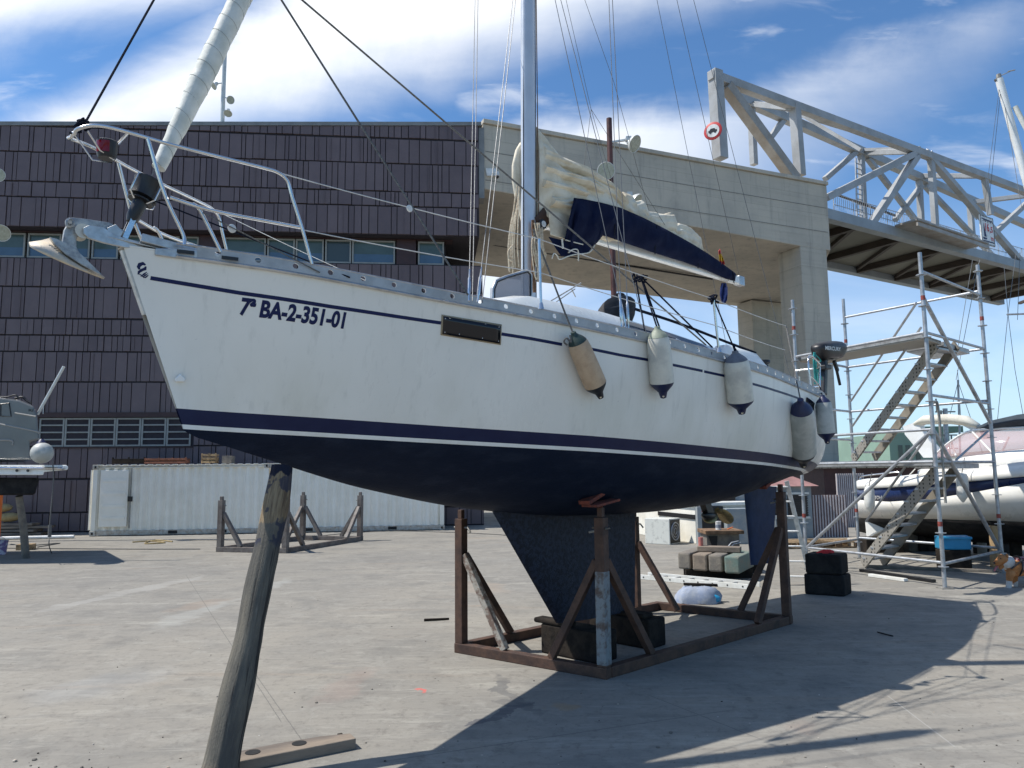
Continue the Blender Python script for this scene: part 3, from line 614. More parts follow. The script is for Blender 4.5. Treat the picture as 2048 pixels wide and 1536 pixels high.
b = MB(); b.beam(sp(-.62, .72, .05), sp(.62, .66, .05), .012, .06)
for i in range(4): b.beam(sp(-.5+i*.3, .55, .05), sp(-.35+i*.3, .7, .05), .012, .03); b.beam(sp(-.35+i*.3, .7, .05), sp(-.2+i*.3, .55, .05), .012, .03)
part('bridge_symbol', b, M['markblue'], sign)
# round no-motor-vehicle sign
rs_ = tn(1426, 262, -.55); FV = unit(CC-rs_); FV = unit(V(FV[0]-.35, FV[1], 0))
rsg = thing('round_prohibition_sign', 'round white sign with red rim and black car on the truss end post', 'sign', rs_)
b = MB(); b.lathe(rs_, FV, [(-.03, .40), (.0, .42), (.02, .42), (.03, .40)], 28); part('disc', b, M['red'], rsg, 30)
b = MB(); b.lathe(rs_+FV*.031, FV, [(0, .30), (.008, .30)], 28); part('face', b, M['plastic_white'], rsg)
rx_ = np.cross(V(0, 0, 1), FV)
b = MB(); car = [(-.2, -.07), (.2, -.07), (.2, .02), (.13, .03), (.08, .11), (-.1, .11), (-.15, .03), (-.2, .02)]; b.prism([rs_+FV*.041+rx_*x+V(0, 0, y) for x, y in car], FV*.006)
for xx in (-.11, .11): b.lathe(rs_+FV*.041+rx_*xx+V(0, 0, -.08), FV, [(0, .05), (.007, .05)], 12)
part('car_symbol', b, M['black'], rsg)

# ------------------------------------------------------------------ flood lights and cameras
def floodlight(mb_shell, mb_glass, c, d, r):
    d = unit(d); mb_shell._lathe(np.asarray(c)-d*r*.75, d, [(-.25*r, .0), (-.25*r, .28*r), (.0, .32*r), (.2*r, .62*r), (.5*r, .9*r), (.78*r, 1.02*r), (.8*r, .97*r), (.74*r, .93*r)], 20, 0)
    mb_glass._lathe(np.asarray(c)-d*r*.75, d, [(.745*r, .93*r), (.76*r, .5*r), (.77*r, .0)], 20, 0)
def lamp(name_parent, c, d, r, foot):
    s1, g1 = MB(), MB(); floodlight(s1, g1, c, d, r)
    bk = np.asarray(c)-unit(d)*r*.95; s1.box(bk+V(0, 0, r*.35), (r*.6, r*.6, r*.5)); s1.beam(bk+V(0, 0, r*.3), foot, r*.22, r*.22)
    h = part('flood_lamp', s1, M['lampshell'], name_parent, 40); part('lens', g1, M['lampglass'], h, 40)
YC = 27.0
cb0 = at(1229, 640, YC); cpole = V(cb0[0], YC, 0); ctop = at(1226, 237, YC)[2]
col_ = thing('lighting_column', 'rust red steel lighting column with three round flood lamps in front of the abutment', 'lamp post', cpole)
b = MB(); b.tube([cpole, V(cpole[0], YC, ctop)], .105, 14); part('pole', b, mat('red_brown_column', (.11, .04, .032), .5, .1, .3, 3, bump=.1), col_, 40)
lamp(col_, at(1270, 288, YC-.3), V(.75, -.6, -.55), .33, V(cpole[0], YC, at(1226, 285, YC)[2]))
lamp(col_, at(1212, 342, YC-.3), V(-.25, -1, -.25), .33, V(cpole[0], YC, at(1226, 325, YC)[2]))
lamp(col_, at(1272, 404, YC-.3), V(.8, -.35, -.75), .33, V(cpole[0], YC, at(1226, 395, YC)[2]))
YR = 34.0; rp = at(444, 260, YR); rt = at(447, 92, YR)
rl = thing('roof_lamp_mast', 'thin grey lamp mast with small flood lamps on the roof of the dark building', 'lamp mast', (rp[0], YR, rp[2]-1.0))
b = MB(); b.tube([V(rp[0], YR, rp[2]-1), V(rp[0], YR, rt[2])], .10, 10); part('pole', b, M['lampshell'], rl, 40)
for (px, py, d) in [(427, 172, V(-.6, -.5, -.6)), (461, 200, V(.6, -.7, -.4)), (456, 227, V(.1, -.5, -.8))]: lamp(rl, at(px, py, YR-.2), d, .19, V(rp[0], YR, at(444, py-6, YR)[2]))
lc = V(at(-22, 500, 24)[0], 24, 0)
el = thing('edge_lamp_post', 'grey lamp post at the left edge of the yard carrying two round flood lamps', 'lamp post', lc)
b = MB(); b.tube([lc, lc+V(0, 0, 13)], .1, 10); part('pole', b, M['lampshell'], el, 40)
lamp(el, at(-4, 350, 23.7), V(.3, -1, -.2), .22, V(lc[0], 24, at(0, 340, 24)[2])); lamp(el, at(2, 466, 23.7), V(.35, -.8, -.5), .28, V(lc[0], 24, at(0, 452, 24)[2]))
cv = dpl(994, 352, -.25)
cc_ = thing('security_camera', 'white dome security camera on the concrete beside the dark cladding', 'camera', cv)
b = MB(); b.beam(dpl(972, 345, -.02), dpl(992, 345, -.02), .12, .3); b.beam(dpl(985, 345, -.02), cv+V(0, 0, .15), .08, .08); part('bracket', b, M['plastic_white'], cc_)
b = MB(); b._lathe(cv+V(0, 0, .16), V(0, 0, -1), [(0, .09), (.16, .11), (.17, .09)], 14, 0); part('housing', b, M['plastic_white'], cc_, 40)
b = MB(); b.sphere(cv-V(0, 0, .02), .085, 12, 8); part('dome', b, M['black'], cc_, 60)

# ================================================================== THE SAILBOAT
TH = .8005; BA = V(math.cos(TH), math.sin(TH), 0); BP = V(math.sin(TH), -math.cos(TH), 0)   # aft, port
BOW = at(240, 492, 5.0); TRIM = .0426; ZS0 = 1.2299; ZOFF = BOW[2]-ZS0; LT_, RAKE, UW, FULL = 9.9307, .2442, .484, .821
TBs = [0, .1, .2, .35, .5, .65, .8, .9, 1]; BSs = [.05, .5126, .7937, 1.1689, 1.3889, 1.454, 1.3256, 1.1904, .8372]
TDs = [0, .08, .2, .35, .5, .65, .8, .92, 1]; DDs = [.046, .3741, .5536, .6226, .6037, .5284, .3191, .1014, .0364]
def pchip(xs, ys, x):
    xs = np.array(xs, float); ys = np.array(ys, float); h = np.diff(xs); d = np.diff(ys)/h; m = np.zeros(len(xs)); m[0] = d[0]; m[-1] = d[-1]
    for i in range(1, len(xs)-1): m[i] = 0 if d[i-1]*d[i] <= 0 else 2*d[i-1]*d[i]/(d[i-1]+d[i])
    i = int(np.clip(np.searchsorted(xs, x)-1, 0, len(xs)-2)); t = (x-xs[i])/h[i]
    return (1+2*t)*(1-t)**2*ys[i]+t*(1-t)**2*h[i]*m[i]+t*t*(3-2*t)*ys[i+1]+t*t*(t-1)*h[i]*m[i+1]
def sheer_z(t): return ZS0-.2969*t+.1259*t*t
def sec(t, s):
    bs = pchip(TBs, BSs, t); zs = sheer_z(t); zk = -pchip(TDs, DDs, t); v = min(max(t/.35, 0), 1)
    c1 = .15+.6*v; c2 = .55+(FULL+.12-.55)*v
    p1b, p1z, p2b, p2z = bs*c1, zk+(zs-zk)*.02, bs*c2, zk+(zs-zk)*(.35-.1*v)
    bb = 3*(1-s)**2*s*p1b+3*(1-s)*s*s*p2b+s**3*bs; z = (1-s)**3*zk+3*(1-s)**2*s*p1z+3*(1-s)*s*s*p2z+s**3*zs
    return bb, z
def u_of(t, z):
    u0 = UW*(1-z/ZS0) if z >= 0 else UW-z*2.2; ue = LT_+RAKE*(1-max(z, 0))+min(z, 0); return u0+t*(ue-u0)
def t_of(u, z):
    u0 = UW*(1-z/ZS0) if z >= 0 else UW-z*2.2; ue = LT_+RAKE*(1-max(z, 0))+min(z, 0); return min(max((u-u0)/(ue-u0), 0), 1)
def s_of(t, z):
    lo, hi = 0., 1.
    for _ in range(26):
        md = (lo+hi)/2
        if sec(t, md)[1] < z: lo = md
        else: hi = md
    return (lo+hi)/2
def hull_b(u, z): t = t_of(u, z); return sec(t, s_of(t, z))[0]
def BW(u, bb, z):
    p = BOW+BA*u+BP*bb; return V(p[0], p[1], z-TRIM*u+ZOFF)
def BWi(w_): r = w_-BOW; u = r @ BA; return u, r @ BP, w_[2]-ZOFF+TRIM*u
def cp(px, py, bb=0.0): return onplane(px, py, BOW+BP*bb, BP)
def dk(px, py, z):
    n = V(BA[0]*TRIM, BA[1]*TRIM, 1.0); return onplane(px, py, V(BOW[0], BOW[1], z+ZOFF), n)
def hullhit(px, py):
    bb = 1.0
    for _ in range(25): u, _b, z = BWi(cp(px, py, bb)); bb = .5*bb+.5*hull_b(u, min(z, sheer_z(t_of(u, z))))
    return u, z
def hp_(u, z, off=.0, sgn=1):
    bb = hull_b(u, z); e_ = .02; bu = (hull_b(u+e_, z)-hull_b(u-e_, z))/(2*e_); bz = (hull_b(u, z+e_)-hull_b(u, z-e_))/(2*e_)
    n = unit(V(-bu, 1, -bz)); return BW(u+n[0]*off, sgn*(bb+n[1]*off), z+n[2]*off)
def hsurf(px, py, off): u, z = hullhit(px, py); return hp_(u, z, off)

boat = thing('sailboat', 'white sailing yacht with navy boot stripe and dark blue bottom, propped on a rusty cradle', 'sailboat', (BW(4.6, 0, 0)[0], BW(4.6, 0, 0)[1], BW(5, 0, -1.8)[2]))
ZST0, ZST1, ZBT = .010, .042, .152
NT_ = 90; tsx = [(i/NT_)**1.15 for i in range(NT_+1)]
hb = MB(); rows = []
SEG = [(None, ZST0, 16), (ZST0, ZST1, 1), (ZST1, ZBT, 3), (ZBT, None, 16)]
for t in tsx:
    zk, zs = sec(t, 0)[1], sec(t, 1)[1]; ss = []; mi = []
    for k, (za, zb_, n) in enumerate(SEG):
        a = 0.0 if za is None else s_of(t, za); c = 1.0 if zb_ is None else s_of(t, zb_)
        for i in range(n): ss.append(a+(c-a)*i/n); mi.append(k)
    ss.append(1.0); rows.append([(u_of(t, sec(t, s)[1]), *sec(t, s)) for s in ss])
NS = len(rows[0])
for sg_ in (1, -1):
    base = len(hb.v)
    for r_ in rows: hb.v += [tuple(BW(u, sg_*bb, z)) for u, bb, z in r_]
    for i in range(NT_):
        for k in range(NS-1):
            a = base+i*NS+k; hb.f.append((a, a+NS, a+NS+1, a+1)); hb.m.append(mi[k])
# transom and deck skin
last = rows[-1]; base = len(hb.v)
for u, bb, z in last: hb.v.append(tuple(BW(u, bb, z))); hb.v.append(tuple(BW(u, -bb, z)))
for k in range(NS-1): hb.f.append((base+2*k, base+2*k+1, base+2*k+3, base+2*k+2)); hb.m.append(mi[k])
hull = part('hull', hb, [M['antifoul'], M['white'], M['boottop'], M['topsides']], boat, 50)
dkm = MB(); rg = []
for i in range(0, NT_+1, 2):
    t = tsx[i]; u, bb, z = rows[i][-1]; rg.append([BW(u, bb*k, z-.012+.05*(1-k*k)*min(1, bb)) for k in np.linspace(-1, 1, 9)])
dkm.loft(rg, 0, False, False); part('deck', dkm, M['white'], boat, 40)

# toe rail with slots
HR = .078
per = .245; nu = int(9.35/per)
def rail_pt(u, h):
    t = t_of(u, sheer_z(.3)); t = t_of(u, sheer_z(t)); bb = pchip(TBs, BSs, t); return BW(u, bb+.006, sheer_z(t)-.02+h)
oct_ = [(math.cos(a), math.sin(a)) for a in [math.pi/8+k*math.pi/4 for k in range(8)]]
for sgn in (1, -1):
    tl = MB()
    for i in range(nu):
        ua = .42+i*per; ub = ua+per; um = (ua+ub)/2; o = len(tl.v)
        cor = [(ub, HR), (um+.03, HR), (um-.03, HR), (ua, HR), (ua, 0), (um-.03, 0), (um+.03, 0), (ub, 0)]
        hole = [(um+.021*x, HR*.55+.021*y) for x, y in [(math.cos(a), math.sin(a)) for a in [math.pi/8, math.pi*3/8, math.pi*5/8, math.pi*7/8, math.pi*9/8, math.pi*11/8, math.pi*13/8, math.pi*15/8]]]
        for (u, h) in cor+hole:
            p = rail_pt(u, h)
            if sgn < 0: u_, b_, z_ = BWi(p); p = BW(u_, -b_, z_)
            tl.v.append(tuple(p))
        for k in range(8): tl.f.append((o+k, o+(k+1) % 8, o+8+(k+1) % 8, o+8+k)); tl.m.append(0)
    part('toe_rail', tl, M['alurail'], boat, 0, solid=.012)
rb = MB()
for sgn in (1, -1):
    for h, r_ in ((HR+.001, .009), (-.012, .012)):
        pts = []
        for i in range(80):
            u = .3+i*9.5/79; p = rail_pt(min(u, 9.8), h)
            if sgn < 0: a_ = BWi(p); p = BW(a_[0], -a_[1], a_[2])
            pts.append(p)
        rb.tube(pts, r_, 6)
part('rail_lip', rb, M['alu'], boat, 40)

# cove stripe, registration, emblem, hull window : thin vinyl / panels lying on the hull
def hull_strip(mb, pts, wid, off=.0015, mi=0, dense=.12):
    """a ribbon along photograph points, lying on the hull"""
    uz = [hullhit(*p) for p in pts]; fine = []
    for (a, c) in zip(uz[:-1], uz[1:]):
        n = max(1, int(math.hypot(c[0]-a[0], c[1]-a[1])/dense))
        for i in range(n): fine.append((a[0]+(c[0]-a[0])*i/n, a[1]+(c[1]-a[1])*i/n))
    fine.append(uz[-1]); rg = []; N = len(fine)
    for i, (u, z) in enumerate(fine):
        d = np.array(fine[min(i+1, N-1)])-np.array(fine[max(i-1, 0)]); d = d/max(np.hypot(*d), 1e-6); n = np.array([-d[1], d[0]])
        wv = wid if np.isscalar(wid) else np.interp(i/(N-1), np.linspace(0, 1, len(wid)), wid)
        rg.append([hp_(u+n[0]*wv/2*k, z+n[1]*wv/2*k, off) for k in (-1, 0, 1)])
    mb.loft(rg, mi, False, False)
for seg in [[(301, 556), (480, 586), (660, 613), (800, 634), (882, 646)], [(1003, 668), (1060, 677), (1124, 689)], [(1182, 698), (1240, 710), (1297, 720)], [(1341, 729), (1405, 742)], [(1408, 743), (1450, 752)], [(1502, 767), (1550, 781), (1598, 797)]]: cs = MB(); hull_strip(cs, seg, .027); part('cove_stripe', cs, M['markblue'], hull)
def hull_text(s, pa, pb, ht, bold):
    vs, fs = text_mesh(s, bold, 5); a, c = np.array(hullhit(*pa)), np.array(hullhit(*pb)); d = c-a; n = np.array([-d[1], d[0]])/np.hypot(*d); mb = MB()
    mb.add([hp_(*(a+d*x+n*ht*y), .002) for x, y in vs], fs); return mb
part('registration_lettering', hull_text('7ª BA-2-351-01', (478, 628), (687, 656), .118, .04), M['markblue'], hull)
em = MB()
hull_strip(em, [(279, 539), (277, 534), (280, 529), (286, 527), (291, 530)], [.010, .020, .026, .022, .010], .002, 0, .012)
hull_strip(em, [(292, 533), (290, 538), (284, 540), (278, 544), (276, 549)], [.008, .020, .018, .016, .006], .0022, 0, .012)
for k, (a, m_, c) in enumerate([((278, 548), (284, 551), (294, 544)), ((281, 552), (287, 553), (296, 547)), ((286, 555), (291, 555), (297, 550))]): hull_strip(em, [a, m_, c], [.004, .011, .003], .0024+.0002*k, 0, .012)
part('bow_emblem', em, M['markblue'], hull)
def hull_panel(quad, off, thick, m, name, parent, nx=10, ny=4):
    q = [np.array(hullhit(*p)) for p in quad]; mb = MB(); rg = []
    for j in range(ny+1):
        v_ = j/ny; rg.append([hp_(*((q[0]*(1-u_)+q[1]*u_)*(1-v_)+(q[3]*(1-u_)+q[2]*u_)*v_), off) for u_ in [i/nx for i in range(nx+1)]])
    mb.loft(rg, 0, False, False)
    return part(name, mb, m, parent, 40, solid=thick)
wf = hull_panel([(883, 629), (1003, 649), (1001, 690), (881, 670)], .003, .006, M['tan_seal'], 'hull_window', hull)
hull_panel([(886, 632), (1000, 652), (998, 687), (884, 668)], .011, .012, M['smoke'], 'window_pane', hull)
bs_ = MB()
for (px, py) in [(889, 637), (923, 638), (969, 648), (996, 654), (995, 682), (963, 676), (917, 668), (888, 664)]: q = hsurf(px, py, .018); bs_.sphere(q, .0055, 8, 5)
part('window_bolts', bs_, M['steel'], hull, 60)
fit = MB(); q = [hsurf(x, y, .004) for x, y in [(349, 757), (360, 747), (370, 758), (368, 763), (350, 763)]]; nrm = hsurf(360, 757, .05)-hsurf(360, 757, 0)
fit.prism(q, nrm*.5); part('bow_fitting', fit, M['white'], hull, 0, .006)
# stem band
sb_ = MB(); pts = [BW(UW*(1-z/ZS0)-.006, 0, z) for z in np.linspace(1.2, .78, 8)]; rg = [[p+BP*x for x in (-.022, .022)]+[p+BP*x+BA*.02 for x in (.03, -.03)] for p in pts]; sb_.loft(rg); part('stem_band', sb_, M['alu'], boat)

# keel and rudder
kr = MB(); rg = []
kq = {'rf': (985, 1024), 'rr': (1270, 1026), 'bf': (1112, 1246), 'br': (1270, 1246)}
K = {k: BWi(cp(*v)) for k, v in kq.items()}
for v_ in np.linspace(-.06, 1, 12):
    uf = K['rf'][0]+(K['bf'][0]-K['rf'][0])*v_; ur = K['rr'][0]+(K['br'][0]-K['rr'][0])*v_; z = K['rf'][2]+(K['bf'][2]-K['rf'][2])*v_; ring = []
    xs = [0, .02, .07, .18, .35, .6, .85, 1.0]; th_ = [0, .028, .048, .066, .07, .05, .02, .004]; sc_ = .95+.1*v_
    for x, h in zip(xs, th_): ring.append(BW(uf+(ur-uf)*x, h*sc_, z))
    for x, h in list(zip(xs, th_))[-1:0:-1]: ring.append(BW(uf+(ur-uf)*x, -h*sc_, z))
    rg.append(ring)
kr.loft(rg); part('keel', kr, M['keelpaint'], boat, 40)
rr_ = MB(); rg = []
Rq = [BWi(cp(1487, 970)), BWi(cp(1552, 955)), BWi(cp(1545, 1128)), BWi(cp(1502, 1130))]
for v_ in np.linspace(0, 1, 8):
    uf = Rq[0][0]+(Rq[3][0]-Rq[0][0])*v_; ur = Rq[1][0]+(Rq[2][0]-Rq[1][0])*v_; z = Rq[0][2]+(Rq[3][2]-Rq[0][2])*v_; ring = []
    for x, h in zip([0, .03, .12, .3, .6, 1], [0, .022, .04, .045, .03, .003]): ring.append(BW(uf+(ur-uf)*x, h, z))
    for x, h in list(zip([0, .03, .12, .3, .6, 1], [0, .022, .04, .045, .03, .003]))[-1:0:-1]: ring.append(BW(uf+(ur-uf)*x, -h, z))
    rg.append(ring)
rr_.loft(rg); part('rudder', rr_, M['rudderblue'], boat, 40)
# saildrive leg and bronze two-blade propeller
sdv = MB(); p = cp(1425, 1018); q = cp(1432, 1036); sdv.beam(cp(1405, 990), cp(1418, 1030), .09, .14); sdv.lathe(cp(1405, 1030), unit(cp(1442, 1034)-cp(1405, 1030)), [(0, .02), (.06, .06), (.2, .065), (.32, .04), (.36, .03)], 12); part('sail_drive', sdv, M['black'], boat, 40)
def blade(c, tip, w_, name):
    mb = MB(); d = unit(tip-c); s_ = unit(np.cross(d, ray(1440, 1035))); L = np.linalg.norm(tip-c); nn = np.cross(d, s_); o = []
    for v_, k in [(0, .25), (.25, .8), (.5, 1.0), (.75, .95), (.93, .6), (1.0, .2)]: o.append([c+d*L*v_+s_*w_*k+nn*.03*k, c+d*L*v_+nn*.0, c+d*L*v_-s_*w_*k-nn*.03*k])
    mb.loft(o, 0, False, False); return part(name, mb, M['bronze'], boat, 50, solid=.014)
blade(cp(1438, 1018), cp(1462, 1046), .085, 'propeller_blade'); blade(cp(1430, 1026), cp(1412, 1044), .085, 'propeller_blade')
hsc = MB()
for y_ in (0, 1): hsc.lathe(cp(1434, 1020), unit(cp(1446, 1026)-cp(1434, 1020)), [(0, .04), (.08, .045), (.14, .02)], 12)
part('propeller_hub', hsc, M['bronze'], boat, 40)

# coachroof, coamings, cabin windows
cr = MB(); rg = []
for u, hw, h, zf in [(2.55, .50, .02, 0), (2.95, .64, .22, 0), (3.4, .78, .35, 0), (4.4, .90, .39, 0), (5.6, .97, .385, 0), (6.5, .97, .38, 0), (6.75, .95, .36, 0)]:
    t = t_of(u, 1.1); zd = sheer_z(t)-.01; rg.append([BW(u, hw*k, zd+h*hh) for k, hh in [(1.06, -.2), (1.0, .55), (.88, .93), (.6, 1.05), (0, 1.14), (-.6, 1.05), (-.88, .93), (-1.0, .55), (-1.06, -.2)]])
cr.loft(rg, 0, False, False); o = cr.v[-9:]; cr.add(o, [tuple(range(9))]); part('coachroof', cr, M['white'], boat, 35)
wm = MB(); rg = []
for u, lo, hi in [(4.55, .3, .5), (4.7, .12, .86), (5.4, .1, .9), (6.2, .12, .88), (6.42, .3, .7)]:
    t = t_of(u, 1.1); zd = sheer_z(t)-.01; hw = np.interp(u, [4.4, 5.6, 6.5], [.90, .97, .97]); h = np.interp(u, [4.4, 5.6, 6.5], [.39, .385, .38])
    rg.append([BW(u, np.interp(k, [-.2, .55, .93], [1.06, 1.0, .88])*hw+.012, zd+h*k) for k in (lo, (lo+hi)/2, hi)])
wm.loft(rg, 0, False, False); part('cabin_window', wm, M['window_tint'], boat, 40)
for sgn in (1, -1):
    cm = MB(); rg = []
    for u, h, bo in [(6.2, .14, 1.0), (6.5, .38, 1.02), (7.3, .40, 1.0), (7.6, .30, .98), (8.6, .22, .92), (9.3, .16, .84), (9.6, .05, .78)]:
        t = t_of(u, 1.05); zd = sheer_z(t)-.03; rg.append([BW(u, sgn*(bo+.14), zd), BW(u, sgn*(bo+.08), zd+h*.8), BW(u, sgn*(bo+.03), zd+h), BW(u, sgn*(bo-.12), zd+h), BW(u, sgn*(bo-.14), zd)])
    cm.loft(rg); part('cockpit_coaming', cm, M['white'], boat, 40)
for wp in (BW(8.2, -.95, 1.22), BW(7.6, .98, 1.22)):
    wch = MB(); wch._lathe(wp, V(0, 0, 1), [(0, .08), (.06, .09), (.08, .06), (.13, .055), (.16, .085), (.19, .08), (.2, 0)], 14, 0); part('winch', wch, M['black'], boat, 40)
hr = MB(); hr.tube(curve_pts([BW(4.75, .93, 1.56), BW(5.6, .95, 1.55), BW(6.6, .98, 1.50), BW(7.3, 1.02, 1.46)], 5), .016, 6); part('cabin_handrail', hr, M['rope_black'], boat, 40)
# fore hatch box and opened deck hatch leaning by the mast
hx = MB(); a = BWi(dk(872, 592, 1.2)); hx.add([BW(1.9+x, -.15+y, 1.19+z) for x, y, z in [(0, -.28, 0), (.6, -.28, 0), (.6, .28, 0), (0, .28, 0), (.04, -.24, .06), (.56, -.24, .06), (.56, .24, .06), (.04, .24, .06)]], [(4, 5, 6, 7), (0, 1, 5, 4), (1, 2, 6, 5), (2, 3, 7, 6), (3, 0, 4, 7)]); part('fore_hatch', hx, M['white'], boat, 0, .01)
hb_ = .28; ho = [(984, 606), (986, 572), (1000, 558), (1056, 542), (1062, 548), (1060, 600), (1050, 610)]
outer = [cp(x, y, hb_) for x, y in curve_pts([(984, 610), (985, 575), (993, 561), (1025, 549), (1055, 542), (1062, 552), (1060, 590), (1050, 609)], 5) for _ in [0]] if False else [cp(x, y, hb_) for x, y in [(984, 612), (985, 578), (991, 563), (1010, 555), (1040, 546), (1055, 542), (1061, 549), (1061, 590), (1056, 606), (1046, 614)]]
fr = MB(); fr.tube(outer+[outer[0]], .02, 8); ht_ = part('opened_hatch', fr, M['alu'], boat, 40)
cg = np.mean(outer, 0); pn = MB(); inn = [cg+(p-cg)*.93 for p in outer]; pn.prism(inn, BP*.008); 
hm = bpy.data.materials.new('clouded_acrylic'); hm.use_nodes = True; hb2 = hm.node_tree.nodes['Principled BSDF']; hb2.inputs['Base Color'].default_value = (.25, .245, .27, 1); hb2.inputs['Roughness'].default_value = .25; hb2.inputs['Alpha'].default_value = .72
part('hatch_pane', pn, hm, ht_); fr2 = MB(); inn = [cg+(p-cg)*.95 for p in outer]; fr2.tube([p+BP*.012 for p in inn+[inn[0]]], .011, 6); part('hatch_seal', fr2, M['black'], ht_)

# ---- mast, boom and standing rigging
mfoot = cp(1057, 618); mtop = cp(1053, -1300)
def mz(py): r = np.interp(py, [-1300, 618], [1053, 1057]); return cp(r, py)
ms = MB(); rg = []
for p in (mfoot-V(0, 0, .15), (mfoot+mtop)/2, mtop): rg.append([p+BA*.095*math.cos(a)*(1.0 if math.cos(a) > 0 else 1.05)+BP*.064*math.sin(a) for a in np.linspace(0, 2*math.pi, 24, endpoint=False)])
ms.loft(rg); mast = part('mast', ms, M['mast'], boat, 40)
tk = MB(); tk.beam(mz(600)+BA*.105, mtop+BA*.105, .022, .03); part('sail_track', tk, M['black'], mast)
spz = mz(-255); spr = MB(); sP = spz+BP*1.0+BA*.12; sS = spz-BP*1.0+BA*.12; spr.tube([sP, spz, sS], .02, 8); part('spreader', spr, M['alu'], mast, 40)
bm0, bm1 = cp(1092, 446), cp(1480, 563); bo = MB(); bo.beam(bm0, bm1, .085, .13); bmo = part('boom', bo, M['white'], boat, 0, .02)
be = MB(); be.beam(cp(1474, 561), cp(1484, 564), .1, .15); part('boom_end', be, M['alu'], bmo, 0, .01)
gn = MB(); gn.beam(mz(440)+BA*.08, bm0, .05, .07); gn.beam(cp(1078, 425, .06), cp(1094, 452, .06), .02, .22); part('gooseneck', gn, M['cradle'], bmo, 0, .01)
sh_ = MB(); pc = cp(1084, 449, .09); sh_.lathe(pc, BP, [(0, .052), (.012, .058), (.024, .052)], 18); part('sheave', sh_, M['black'], bmo, 40); s2 = MB(); s2.lathe(pc+BP*.025, BP, [(0, .036), (.006, .034)], 16); s2.lathe(pc+BP*.032, BP, [(0, .012), (.006, .01)], 10); part('sheave_face', s2, M['plastic_white'], bmo, 40)
def wire(name, p, q, r=.004, m='wire', parent=None, sag=0.0, label=None):
    mb = MB()
    if sag: pts = [p+(q-p)*k-V(0, 0, sag*4*k*(1-k)) for k in np.linspace(0, 1, 12)]
    else: pts = [p, q]
    mb.tube(pts, r, 5); return part(name, mb, M[m], parent or boat, 40, label=label)
pch = dk(1243, 654, 1.1); pch2 = dk(1252, 656, 1.1); pch3 = dk(1236, 652, 1.1); sch = dk(938, 602, 1.1); sch2 = dk(955, 604, 1.1); sch3 = dk(945, 602, 1.1)
wire('cap_shroud', pch, sP); wire('cap_shroud', sP, mtop); wire('cap_shroud', sch, sS); wire('cap_shroud', sS, mtop)
wire('cap_shroud', pch2+BA*.04, sP+BA*.03); wire('cap_shroud', sch3, sS+BA*.05)
wire('lower_shroud', pch2, spz); wire('lower_shroud', sch2, spz); wire('lower_shroud', dk(1248, 655, 1.1)+BA*.35, spz+V(0, 0, .02)); wire('lower_shroud', sch2+BA*.05, spz+BA*.03)
ts = MB()
for p, q in [(pch, sP), (pch2, spz), (pch2+BA*.04, sP), (sch, sS), (sch2, spz)]: d = unit(q-p); ts.tube([p, p+d*.06, p+d*.07, p+d*.24, p+d*.25, p+d*.34], 0, 7, 0, True, [.007, .007, .013, .013, .008, .006])
part('turnbuckles', ts, M['steel'], boat, 40)
for k in (-.55, .55): wire('backstay', BW(9.75, k*.9, 1.0), mtop, .004)
wire('topping_lift', bm1+V(0, 0, .05), mtop+BA*.1, .004, 'rope_grey'); wire('halyard', mz(545)+BA*.12+BP*.05, mtop+BA*.05, .006, 'rope_brown')
wire('halyard', mz(600)-BA*.1+BP*.02, mtop-BA*.05, .006, 'rope_black')
lj = cp(1182, 218); 
for a in [(1167, 345), (1240, 420), (1330, 450)]: wire('lazy_jack', lj, cp(*a, .12), .003, 'rope_grey')
wire('lazy_jack', lj, spz+BA*.2, .003, 'rope_grey'); wire('lazy_jack', cp(1228, 165), cp(1300, 430, -.12), .003, 'rope_grey'); wire('lazy_jack', cp(1228, 165), spz+BA*.3, .003, 'rope_grey')

# ---- furled genoa and furling drum
fs0, fs1 = cp(285, 400), mtop-BA*.06
fw_ = MB(); tack = cp(247, 478); wire('forestay', tack, mtop-BA*.06, .006)
n_ = 130; pts = []; rs = []
p0_, p1_ = cp(317, 336), cp(640, -330)
for i in range(n_+1):
    k = i/n_; pts.append(p0_+(p1_-p0_)*k); rs.append((.046+.034*min(1, k*4.5))*(1+.02*math.sin(k*70)+.015*math.sin(k*151))*(1 if k < .9 else max(.15, (1-k)*10)))
def fur(mb, pts, rs, seg=22, turns=24):
    rings = []; d0 = unit(pts[1]-pts[0]); a = unit(np.cross(d0, (0, 0, 1))); b_ = np.cross(d0, a)
    for i, (p, r_) in enumerate(zip(pts, rs)):
        ph = i/len(pts)*turns; rings.append([p+(a*math.cos(x)+b_*math.sin(x))*r_*(1+.035*(((x/(2*math.pi)+ph) % 1.0)-.5)+.012*math.sin(i*.9+2*x)+.01*math.sin(i*.37+x)) for x in np.linspace(0, 2*math.pi, seg, endpoint=False)])
    mb.loft(rings)
fur(fw_, pts, rs); gen = part('furled_genoa', fw_, M['genoa'], boat, 60)
sm = MB(); L = len(pts); a = unit(np.cross(unit(pts[1]-pts[0]), (0, 0, 1))); b_ = np.cross(unit(pts[1]-pts[0]), a); sp_ = []
for i in range(0, L*6):
    k = i/6; j = min(int(k), L-1); ph = -(k/L*24)*2*math.pi; sp_.append(pts[j]+(pts[min(j+1, L-1)]-pts[j])*(k-j)+(a*math.cos(ph)+b_*math.sin(ph))*(rs[j]*1.02))
sm.tube(sp_, .0013, 4); part('sail_edge', sm, M['genoa_seam'], gen)
fd = unit(p1_-p0_); dc = cp(291, 383)
